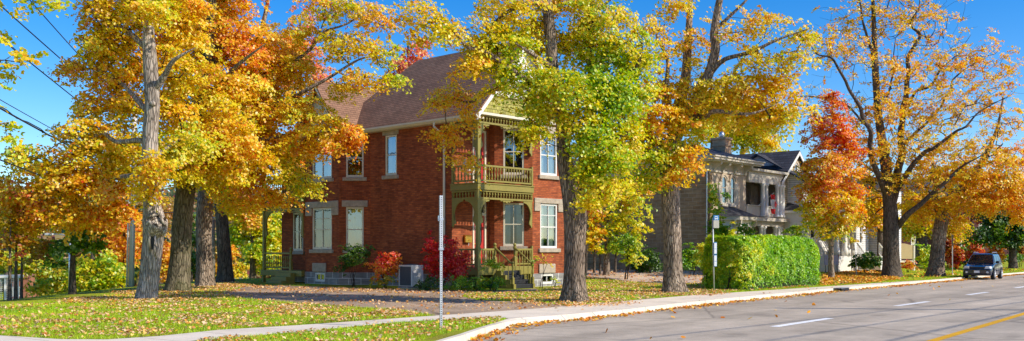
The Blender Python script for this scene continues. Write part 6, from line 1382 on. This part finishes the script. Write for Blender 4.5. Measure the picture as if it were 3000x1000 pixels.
pole_x = lambda z: pb_.x + tx * (z - zp) / (9.8 - zp)
def wire(label, a, b, sag, r=.02, twist=False, group=None):
    a, b = Vector(a), Vector(b); ps = []
    for k in range(25):
        t = k / 24; p = a.lerp(b, t); p.z -= 4 * sag * t * (1 - t); ps.append(p - a)
    o = empty('overhead_wire', a); tag(o, label, 'wire', group)
    MB().tube(ps, r, 5).build('cable', M['wire'], o, uv=False)
    if twist:
        q = [p + Vector((.05 * math.cos(i * 2.1), 0, .05 * math.sin(i * 2.1) + .03)) for i, p in enumerate(ps)]; MB().tube(q, r * .6, 5).build('carrier', M['wire'], o, uv=False)
for i, (x0, y0, sl, zpole, lab, r, tw) in enumerate(((0, 0, .86, 9.16, 'overhead wire starting at the very top left corner of the sky', .022, False), (87, 0, 1.15, 9.5, 'overhead wire entering from the top edge, rightmost of the left sky', .02, False), (0, 102, .80, 7.9, 'overhead wire crossing the left sky below the corner wire', .022, False), (0, 301, .61, 6.3, 'thin straight wire just above the twisted cable', .014, False), (0, 320, .58, 5.9, 'twisted double cable low in the left sky', .03, True), (0, 469, .41, 4.2, 'lowest thick cable in the left sky', .025, False))):
    xe = -300; ye = y0 - sl * (x0 - xe); e = P(xe, ye, 22)
    wire(lab, (pole_x(zpole), pb_.y, zpole), e, .12, r, tw, 'overhead wires in the left sky')
for k, (z, yy, lab) in enumerate(((8.6, 560, 'upper thin wire seen between the maple trunks'), (6.4, 650, 'middle thin wire seen between the maple trunks'), (5.0, 690, 'lower thin wire seen between the maple trunks'))):
    wire(lab, (pole_x(z), pb_.y, z - 2.6 + .2 * k), P(900, yy - 60, 92), .5, .025, False, 'overhead wires between the trunks')
for px, ptop, Y, r, lab in ((624, 640, 66, .16, 'grey wooden utility pole behind the third and last maple trunks'), (737, 757, 70, .16, 'short brown wooden post left of the side porch')):
    b = P(px, HY, Y); zb = terrain(b.x, Y); t_ = P(px, ptop, Y).z; o = thing('wooden_post', lab, 'post', (b.x, b.y, zb)); MB().tube([(0, 0, -.2), (0, 0, t_ - zb)], [r, r * .8], 9).build('shaft', M['wood'], o, smooth=True); MB().lathe([(r * .9, 0), (r * .9, .05), (.02, .09)], (0, 0, t_ - zb), 9).build('cap', M['metal'], o)
lp_ = P(206, HY, 52); zl = terrain(lp_.x, 52); sl_ = thing('street_lamp', 'grey street lamp pole with short white arm among the dark leaves at left', 'lamp', (lp_.x, lp_.y, zl))
ztop = P(206, 690, 52).z - zl; MB().tube([(0, 0, -.2), (0, 0, ztop)], [.11, .07], 10).build('pole', M['metal'], sl_, smooth=True); MB().tube([(0, 0, ztop - .05), (-.6, -.1, ztop + .06), (-.95, -.15, ztop + .05)], .03, 6).build('arm', M['metal'], sl_); MB().box(-1.3, -.85, -.24, -.06, ztop, ztop + .1).build('lamp_head', M['white'], sl_, bevel=.03)
# overhead lines right of the picture (their shadows cross the road)
wz = 8.0; sd = Vector((wz / math.tan(R(35)) * math.sin(R(112)), wz / math.tan(R(35)) * math.cos(R(112)), 0))
def over(a, b, z, r, lab, bk=12):
    A, B = G(*a, RZ), G(*b, RZ); d = (B - A).normalized(); off_ = Vector((math.sin(R(112)), math.cos(R(112)), 0)) * ((z - RZ) / math.tan(R(35)))
    A2 = A + off_ - d * bk; B2 = B + off_ + d * 40; A2.z = B2.z = z; wire(lab, A2, B2, .0, r, False, 'power lines right of the road')
over((2280, 903), (3000, 909), 6.0, .13, 'thick cable bundle spanning over the road whose dark shadow runs level across the asphalt', 0)
over((2607, 998), (3000, 912), 8.0, .028, 'power line along the road throwing the shadow nearest the yellow line'); over((2250, 998), (3000, 884), 8.2, .025, 'power line along the road throwing the middle slanting shadow'); over((1900, 990), (3000, 866), 8.4, .025, 'power line along the road throwing the faint shadow near the lane dashes')
# perforated sign post
def mat_perf():
    t = NT('perforated_steel'); uv = t.tc('UV'); s = t.add('ShaderNodeSeparateXYZ', {0: uv})
    fz = t.add('ShaderNodeMath', {0: t.add('ShaderNodeMath', {0: s.outputs[1], 1: 1 / .05}, operation='MULTIPLY').outputs[0]}, operation='FRACT').outputs[0]
    dz = t.add('ShaderNodeMath', {0: t.add('ShaderNodeMath', {0: fz, 1: .5}, operation='SUBTRACT').outputs[0], 1: .05}, operation='MULTIPLY').outputs[0]
    ax = t.add('ShaderNodeMath', {0: s.outputs[0], 1: 2.0}, operation='POWER').outputs[0]; az = t.add('ShaderNodeMath', {0: dz, 1: 2.0}, operation='POWER').outputs[0]
    rr_ = t.add('ShaderNodeMath', {0: t.add('ShaderNodeMath', {0: ax, 1: az}, operation='ADD').outputs[0], 1: .012 ** 2}, operation='LESS_THAN').outputs[0]
    n = t.noise(t.tc('Object'), 6, 4).outputs['Fac']; c = t.ramp(n, [(.3, (.50, .51, .53)), (.7, (.68, .69, .71))]).outputs[0]
    t.base(t.mix(rr_, c, (.03, .03, .035))); t.set(.45, .25, .4); return t.m
PERF = mat_perf(); sp_ = G(1292, 962); spo = thing('sign_post', 'tall perforated square steel sign post without a sign, on the grass verge', 'post', sp_, R(20))
MB().box(-.026, .026, -.026, .026, -.3, 2.3).build('lower_tube', PERF, spo); mb = MB(); mb.box(-.034, .034, -.034, .034, 1.75, 2.97); mb.build('upper_tube', PERF, spo); mb = MB(); mb.box(-.045, .045, -.042, .042, 1.75, 1.80); mb.box(-.045, .045, -.042, .042, 2.42, 2.47); mb.box(-.07, -.045, -.01, .01, 2.4, 2.52); mb.build('clamp', M['metal'], spo)
# bus stop
M['blue'] = mat_plain('sign_blue', (.03, .22, .50), .4, var=.06); M['beige'] = mat_plain('sign_beige', (.52, .50, .42), .5, var=.06); M['paper'] = mat_plain('timetable_white', (.80, .82, .84), .5, var=.05); M['steel'] = mat_plain('pole_steel', (.48, .50, .53), .45, .3, var=.1)
bs = thing('bus_stop_sign', 'bus stop pole with blue and beige sign and timetable panels before the hedge', 'sign', G(2092, 854), R(8))
MB().tube([(0, 0, -.2), (-.06, 0, 3.12)], .03, 10).build('pole', M['steel'], bs, smooth=True)
MB().box(-.05, .20, -.06, -.03, 2.68, 3.02).build('beige_panel', M['beige'], bs, bevel=.01); bp = MB().box(-.05, .20, -.062, -.028, 3.0, 3.22).build('blue_panel', M['blue'], bs, bevel=.02)
mb = MB(); W = Wall((-.05, -.064), (.20, -.064)); mb.wpoly(W, [(.055, 3.06), (.195, 3.06), (.195, 3.15), (.175, 3.185), (.075, 3.185), (.055, 3.15)], .0, .004); mb.ob(W, .07, .095, .0, .004, 3.035, 3.058); mb.ob(W, .155, .18, .0, .004, 3.035, 3.058); pic = mb.build('bus_pictogram', M['paper'], bp)
mb = MB(); mb.ob(W, .075, .175, .005, .008, 3.105, 3.155); mb.build('pictogram_window', M['blue'], bp)
for z0, z1 in ((1.05, 1.55), (1.57, 2.08)):
    o = MB().box(-.03, .10, -.07, -.035, z0, z1).build('timetable_panel', M['blue'], bs, bevel=.006); mb = MB(); mb.box(-.02, .09, -.076, -.071, z0 + .02, z0 + .22); mb.box(-.02, .09, -.076, -.071, z0 + .235, z1 - .03); mb.build('timetable', M['paper'], o)
# other signs
sg = thing('traffic_sign', 'narrow grey traffic sign seen edge on beside the dark car', 'sign', (P(2790, HY, 67).x, 67, 0.15), R(66))
MB().tube([(0, 0, -.3), (0, 0, 2.75)], .035, 8).build('pole', M['steel'], sg); MB().box(-.3, .3, -.06, -.035, 1.9, 2.75).build('panel', M['wood'], sg, bevel=.02)
tb = thing('board_sign', 'blank tan board sign with arched top between the two big maples', 'sign', (P(2637, HY, 75).x, 75, .33), R(14))
mb = MB(); mb.wpoly(Wall((-1.2, 0), (1.2, 0)), [(0, .72), (2.4, .72), (2.4, 1.75), (1.6, 1.93), (.8, 1.93), (0, 1.75)], -.05, .05); mb.build('board', mat_plain('tan_board', (.50, .37, .17), .6, var=.08), tb, bevel=.01)
for x in (-1.22, 1.22): MB().box(x - .07, x + .07, -.1, .1, -.2, 1.85).build('post', M['cream'], tb, bevel=.01)
MB().box(-1.15, 1.15, -.06, .06, .45, .60).build('crossbar', M['cream'], tb)
lb = thing('lawn_sign', 'pale lavender notice panel with dark red edge behind the slim maple trunk', 'sign', (P(2436, HY, 66).x, 66, .3), R(4))
MB().box(-.5, .46, -.03, .03, .42, 1.12).build('panel', mat_plain('lavender', (.38, .34, .42), .6, var=.08), lb); MB().box(.46, .5, -.04, .04, .40, 1.14).build('edge', mat_plain('maroon', (.18, .03, .04), .6), lb)
for x in (-.42, .4): MB().box(x - .03, x + .03, -.02, .02, -.2, .42).build('leg', M['wood'], lb)
pdl = thing('utility_pedestal', 'stubby grey green utility pedestal on the lawn by the white stair', 'pedestal', (P(2572, HY, 71).x, 71, .3)); MB().lathe([(.14, -.1), (.14, .55), (.12, .58)], (0, 0, 0), 12).build('body', mat_plain('pedestal_green', (.20, .27, .22), .6), pdl, smooth=False); MB().lathe([(.155, .5), (.155, .66), (.10, .72)], (0, 0, 0), 12).build('cap', mat_plain('pedestal_cap', (.24, .32, .27), .6), pdl)
stk = P(2510, HY, 63); sk = thing('garden_stake', 'thin pale bare sapling stem on the lawn before the white stair', 'stake', (stk.x, stk.y, .1)); MB().tube([(0, 0, -.1), (-.06, 0, .9), (-.16, 0, 2.1)], [.03, .025, .012], 6).build('stem', M['tan'], sk)
dp_ = G(2475, 849, -.06); dr_ = thing('storm_drain', 'dark storm drain opening in the white kerb', 'drain', (dp_.x, dp_.y, RZ), math.atan2(kln.y, kln.x)); MB().box(-.5, .5, -.03, .06, .02, .145).build('inlet', M['dark'], dr_); MB().box(-.6, .6, -.05, .3, .145, .165).build('cover', M['steel'], dr_, bevel=.01)
# ================================================================== parked car
def mat_carpaint():
    t = NT('car_paint_blue'); t.base((.008, .014, .04)); t.set(.22, 0.0, .5); t.b.inputs['Coat Weight'].default_value = .8; t.b.inputs['Coat Roughness'].default_value = .06; return t.m
PAINT = mat_carpaint(); M['tyre'] = mat_plain('tyre_rubber', (.015, .015, .016), .85); M['alloy'] = mat_plain('alloy', (.75, .75, .76), .4, .25, var=.1); M['lampg'] = mat_plain('headlamp_lens', (.72, .70, .64), .12, 0, var=.15, scale=14, bump=.2, spec=.8); M['trim'] = mat_plain('black_plastic', (.02, .021, .024), .55)
CG = mat_glass('car_glass', refl=.10)
cw = G(2862, 820, RZ)
car = thing('parked_car', 'dark navy blue compact off road car with hood scoop facing the camera at the kerb', 'car', (cw.x, cw.y, RZ), -R(36))
def loft(secs, mat, name, parent, bev=.03):
    mb = MB(); rings = [mb.pts(s) for s in secs]; n = len(secs[0])
    for a, b in zip(rings, rings[1:]):
        for j in range(n): mb.f.append((a + j, a + (j + 1) % n, b + (j + 1) % n, b + j))
    mb.f.append(tuple(rings[0] + j for j in range(n - 1, -1, -1))); mb.f.append(tuple(rings[-1] + j for j in range(n)))
    o = mb.build(name, mat, parent, smooth=False)
    if bev:
        m = o.modifiers.new('Bevel', 'BEVEL'); m.width = bev; m.segments = 3; m.limit_method = 'ANGLE'; m.angle_limit = R(20)
        o.data.polygons.foreach_set('use_smooth', [True] * len(o.data.polygons)); 
        try:
            w_ = o.modifiers.new('WN', 'WEIGHTED_NORMAL')
        except Exception: pass
    return o
def sec(y, w, zb, zt, cr=.02): return [(-w * .96, y, zb), (-w, y, (zb + zt) * .52), (-w * .93, y, zt - cr), (-w * .6, y, zt + .01), (w * .6, y, zt + .01), (w * .93, y, zt - cr), (w, y, (zb + zt) * .52), (w * .96, y, zb)]
body = loft([sec(0, .72, .34, .70), sec(.10, .82, .28, .80), sec(.45, .86, .27, .90), sec(1.1, .875, .27, 1.0), sec(1.35, .88, .27, 1.05), sec(2.4, .89, .27, 1.08), sec(3.85, .87, .30, 1.09), sec(4.15, .82, .42, 1.02)], PAINT, 'body', car, .06)
TOPW, BW = .62, .80
gh = loft([[(-BW, 1.12, 1.02), (BW, 1.12, 1.02), (BW, 4.0, 1.06), (-BW, 4.0, 1.06)], [(-TOPW, 1.80, 1.60), (TOPW, 1.80, 1.60), (TOPW * 1.02, 3.82, 1.60), (-TOPW * 1.02, 3.82, 1.60)], [(-TOPW * .8, 2.0, 1.66), (TOPW * .8, 2.0, 1.66), (TOPW * .8, 3.7, 1.66), (-TOPW * .8, 3.7, 1.66)]], PAINT, 'roof', car, .06)
def pane(q, u0, u1, v0, v1, name, off=.012, u0t=None, u1t=None, mat=None, parent=None):
    q = [Vector(p) for p in q]; nrm = (q[1] - q[0]).cross(q[3] - q[0]).normalized() * off
    f = lambda u, v: (q[0] * (1 - u) + q[1] * u) * (1 - v) + (q[3] * (1 - u) + q[2] * u) * v + nrm
    return MB().poly([f(u0, v0), f(u1, v0), f(u1 if u1t is None else u1t, v1), f(u0 if u0t is None else u0t, v1)]).build(name, mat or CGD, parent or car)
CGD = NT('car_window_glass'); CGD.base((.012, .016, .02)); CGD.set(.04, 0, .9); CGD = CGD.m
fq = [(-BW, 1.12, 1.02), (BW, 1.12, 1.02), (TOPW, 1.80, 1.60), (-TOPW, 1.80, 1.60)]; sq = [(BW, 1.12, 1.04), (BW, 4.0, 1.06), (TOPW * 1.02, 3.82, 1.60), (TOPW, 1.80, 1.60)]
pane(fq, .05, .95, .06, .93, 'windscreen')
mirror_seat = MB(); mirror_seat.box(-.06, .06, 1.62, 1.64, 1.42, 1.47); mirror_seat.build('rear_view_mirror', M['trim'], car)
pane(sq, .10, .385, .06, .86, 'side_window', u0t=.06); pane(sq, .41, .68, .06, .86, 'side_window'); pane(sq, .71, .93, .06, .84, 'side_window')
for s in (-1, 1):
    hb = loft([[(s * .44, -.005, .70), (s * .76, .05, .70), (s * .70, .06, .84), (s * .48, .03, .84)][::s], [(s * .44, .12, .70), (s * .84, .22, .71), (s * .80, .28, .86), (s * .5, .2, .86)][::s]], M['lampg'], 'headlight', car, .012)
    MB().lathe([(.07, -.0), (.075, .02), (.05, .03)], (0, 0, 0), 12).build('fog_light', M['lampg'], car).matrix_local = Matrix.Translation((s * .60, .0, .47)) @ Matrix.Rotation(R(90), 4, 'X')
    mb = MB(); mb.box(s * .86, s * .86 + s * .20, 1.28, 1.42, 1.02, 1.18) if s > 0 else mb.box(-1.06, -.86, 1.28, 1.42, 1.02, 1.18); mb.build('wing_mirror', M['trim'], car, bevel=.03)
    MB().tube([(s * .56, 1.95, 1.67), (s * .56, 2.1, 1.73), (s * .56, 3.5, 1.73), (s * .56, 3.7, 1.67)], .02, 6).build('roof_rail', M['metal'], car)
    for y in (.82, 3.32):
        wx = s * .80; w = MB(); n = 24
        prof = [(.20, -.10), (.33, -.11), (.36, -.07), (.36, .07), (.33, .11), (.20, .10)]
        rings = [w.pts([(wx + d, y + r * math.cos(6.283 * j / n), .36 + r * math.sin(6.283 * j / n)) for j in range(n)]) for r, d in prof]
        for a, b in zip(rings, rings[1:] + rings[:1]):
            for j in range(n): w.f.append((a + j, a + (j + 1) % n, b + (j + 1) % n, b + j))
        wheel = w.build('wheel', M['tyre'], car, smooth=True)
        rm = MB(); xo = wx + s * .112
        for k in range(5):
            a = 6.283 * k / 5 + .3; c, sn = math.cos(a), math.sin(a); px_, pz_ = -sn, c
            rm.hexa([(xo - .02 * s, y + c * r + px_ * w_, .36 + sn * r + pz_ * w_) for r, w_ in ((.03, -.05), (.22, -.035), (.22, .035), (.03, .05))] + [(xo + .02 * s, y + c * r + px_ * w_, .36 + sn * r + pz_ * w_) for r, w_ in ((.03, -.05), (.22, -.035), (.22, .035), (.03, .05))])
        rm.tube([(xo - .03 * s, y, .36), (xo + .035 * s, y, .36)], .06, 10); rr2 = rm.pts([(xo, y + .225 * math.cos(6.283 * j / 20), .36 + .225 * math.sin(6.283 * j / 20)) for j in range(20)]); rr3 = rm.pts([(xo, y + .20 * math.cos(6.283 * j / 20), .36 + .20 * math.sin(6.283 * j / 20)) for j in range(20)])
        for j in range(20): rm.f.append((rr2 + j, rr2 + (j + 1) % 20, rr3 + (j + 1) % 20, rr3 + j))
        rm.build('rim', M['alloy'], wheel)
        ar = MB(); o1 = [(y + .42 * math.cos(t), .36 + .42 * math.sin(t)) for t in np.linspace(-.15, math.pi + .15, 15)]; o2 = [(y + .34 * math.cos(t), .36 + .34 * math.sin(t)) for t in np.linspace(-.15, math.pi + .15, 15)]
        xa = s * .885
        for k in range(14): ar.poly([(xa, *o1[k]), (xa, *o2[k]), (xa, *o2[k + 1]), (xa, *o1[k + 1])])
        ar.poly([(xa - s * .004, *p) for p in o1]); ar.build('wheel_arch', M['trim'], car)
mb = MB(); mb.box(-.66, .66, -.045, .10, .30, .42); mb.box(-.80, .80, .0, .16, .26, .34); mb.box(-.40, .40, -.02, .05, .71, .82); mb.build('bumper_grille', M['trim'], car, bevel=.015)
mb = MB(); mb.box(-.78, .78, -.035, .10, .56, .66); mb.build('bumper', PAINT, car, bevel=.03)
MB().box(-.16, .16, -.06, -.046, .44, .58).build('licence_plate', M['paper'], car, bevel=.004)
loft([[(-.24, .58, .925), (.24, .58, .925), (.24, .62, .99), (-.24, .62, .99)], [(-.30, 1.0, .98), (.30, 1.0, .98), (.24, 1.0, 1.02), (-.24, 1.0, 1.02)]], PAINT, 'hood_scoop', car, .01)
MB().box(-.20, .20, .585, .60, .935, .978).build('scoop_inlet', M['trim'], car)
mb = MB(); mb.box(.86, .90, 1.45, 3.0, .52, .60); mb.box(-.90, -.86, 1.45, 3.0, .52, .60); mb.build('side_moulding', M['trim'], car)
for y in (1.42, 2.36, 3.02): MB().box(.884, .8935, y, y + .012, .40, 1.0).build('door_gap', M['trim'], car)
for y in (2.2, 3.0): MB().box(.885, .905, y, y + .14, .93, .96).build('door_handle', M['trim'], car)

# ================================================================== light, sky, camera
SUN_AZ, SUN_EL = R(112), R(35)
w = bpy.data.worlds.new('World'); scene.world = w; w.use_nodes = True; nt = w.node_tree
sky = nt.nodes.new('ShaderNodeTexSky'); sky.sky_type = 'NISHITA'; sky.sun_disc = False; sky.sun_elevation = SUN_EL; sky.sun_rotation = SUN_AZ; sky.air_density = .85; sky.dust_density = .25; sky.ozone_density = 2.5
bg = nt.nodes['Background']; bg.inputs[1].default_value = .15
hs = nt.nodes.new('ShaderNodeHueSaturation'); hs.inputs['Saturation'].default_value = 1.48; hs.inputs['Value'].default_value = 1.3; hs.inputs['Hue'].default_value = .508; nt.links.new(sky.outputs[0], hs.inputs['Color']); nt.links.new(hs.outputs[0], bg.inputs[0])
sl = bpy.data.lights.new('sun', 'SUN'); sl.energy = 5.0; sl.angle = R(.53); sl.color = (1.0, .93, .80)
so = bpy.data.objects.new('sun', sl); COL.objects.link(so)
sdir = Vector((math.sin(SUN_AZ) * math.cos(SUN_EL), math.cos(SUN_AZ) * math.cos(SUN_EL), math.sin(SUN_EL)))
so.rotation_euler = (-sdir).to_track_quat('-Z', 'Y').to_euler(); so.location = (20, -20, 30)
cd = bpy.data.cameras.new('camera'); co = bpy.data.objects.new('camera', cd); COL.objects.link(co)
co.location = (0, 0, EYE); co.rotation_euler = (R(90), 0, 0); cd.sensor_fit = 'HORIZONTAL'; cd.sensor_width = 36; cd.lens = 36 * F / 3000; cd.shift_y = (HY - 500) / 3000; cd.clip_end = 3000; cd.clip_start = .1
scene.camera = co
scene.view_settings.view_transform = 'Standard'; scene.view_settings.look = 'None'; scene.view_settings.exposure = 0
scene.render.engine = 'CYCLES'; cy = scene.cycles; cy.max_bounces = 9; cy.diffuse_bounces = 5; cy.glossy_bounces = 3; cy.transmission_bounces = 6; cy.transparent_max_bounces = 8; cy.use_denoising = True; cy.denoiser = 'OPENIMAGEDENOISE'; cy.denoising_input_passes = 'RGB_ALBEDO_NORMAL'
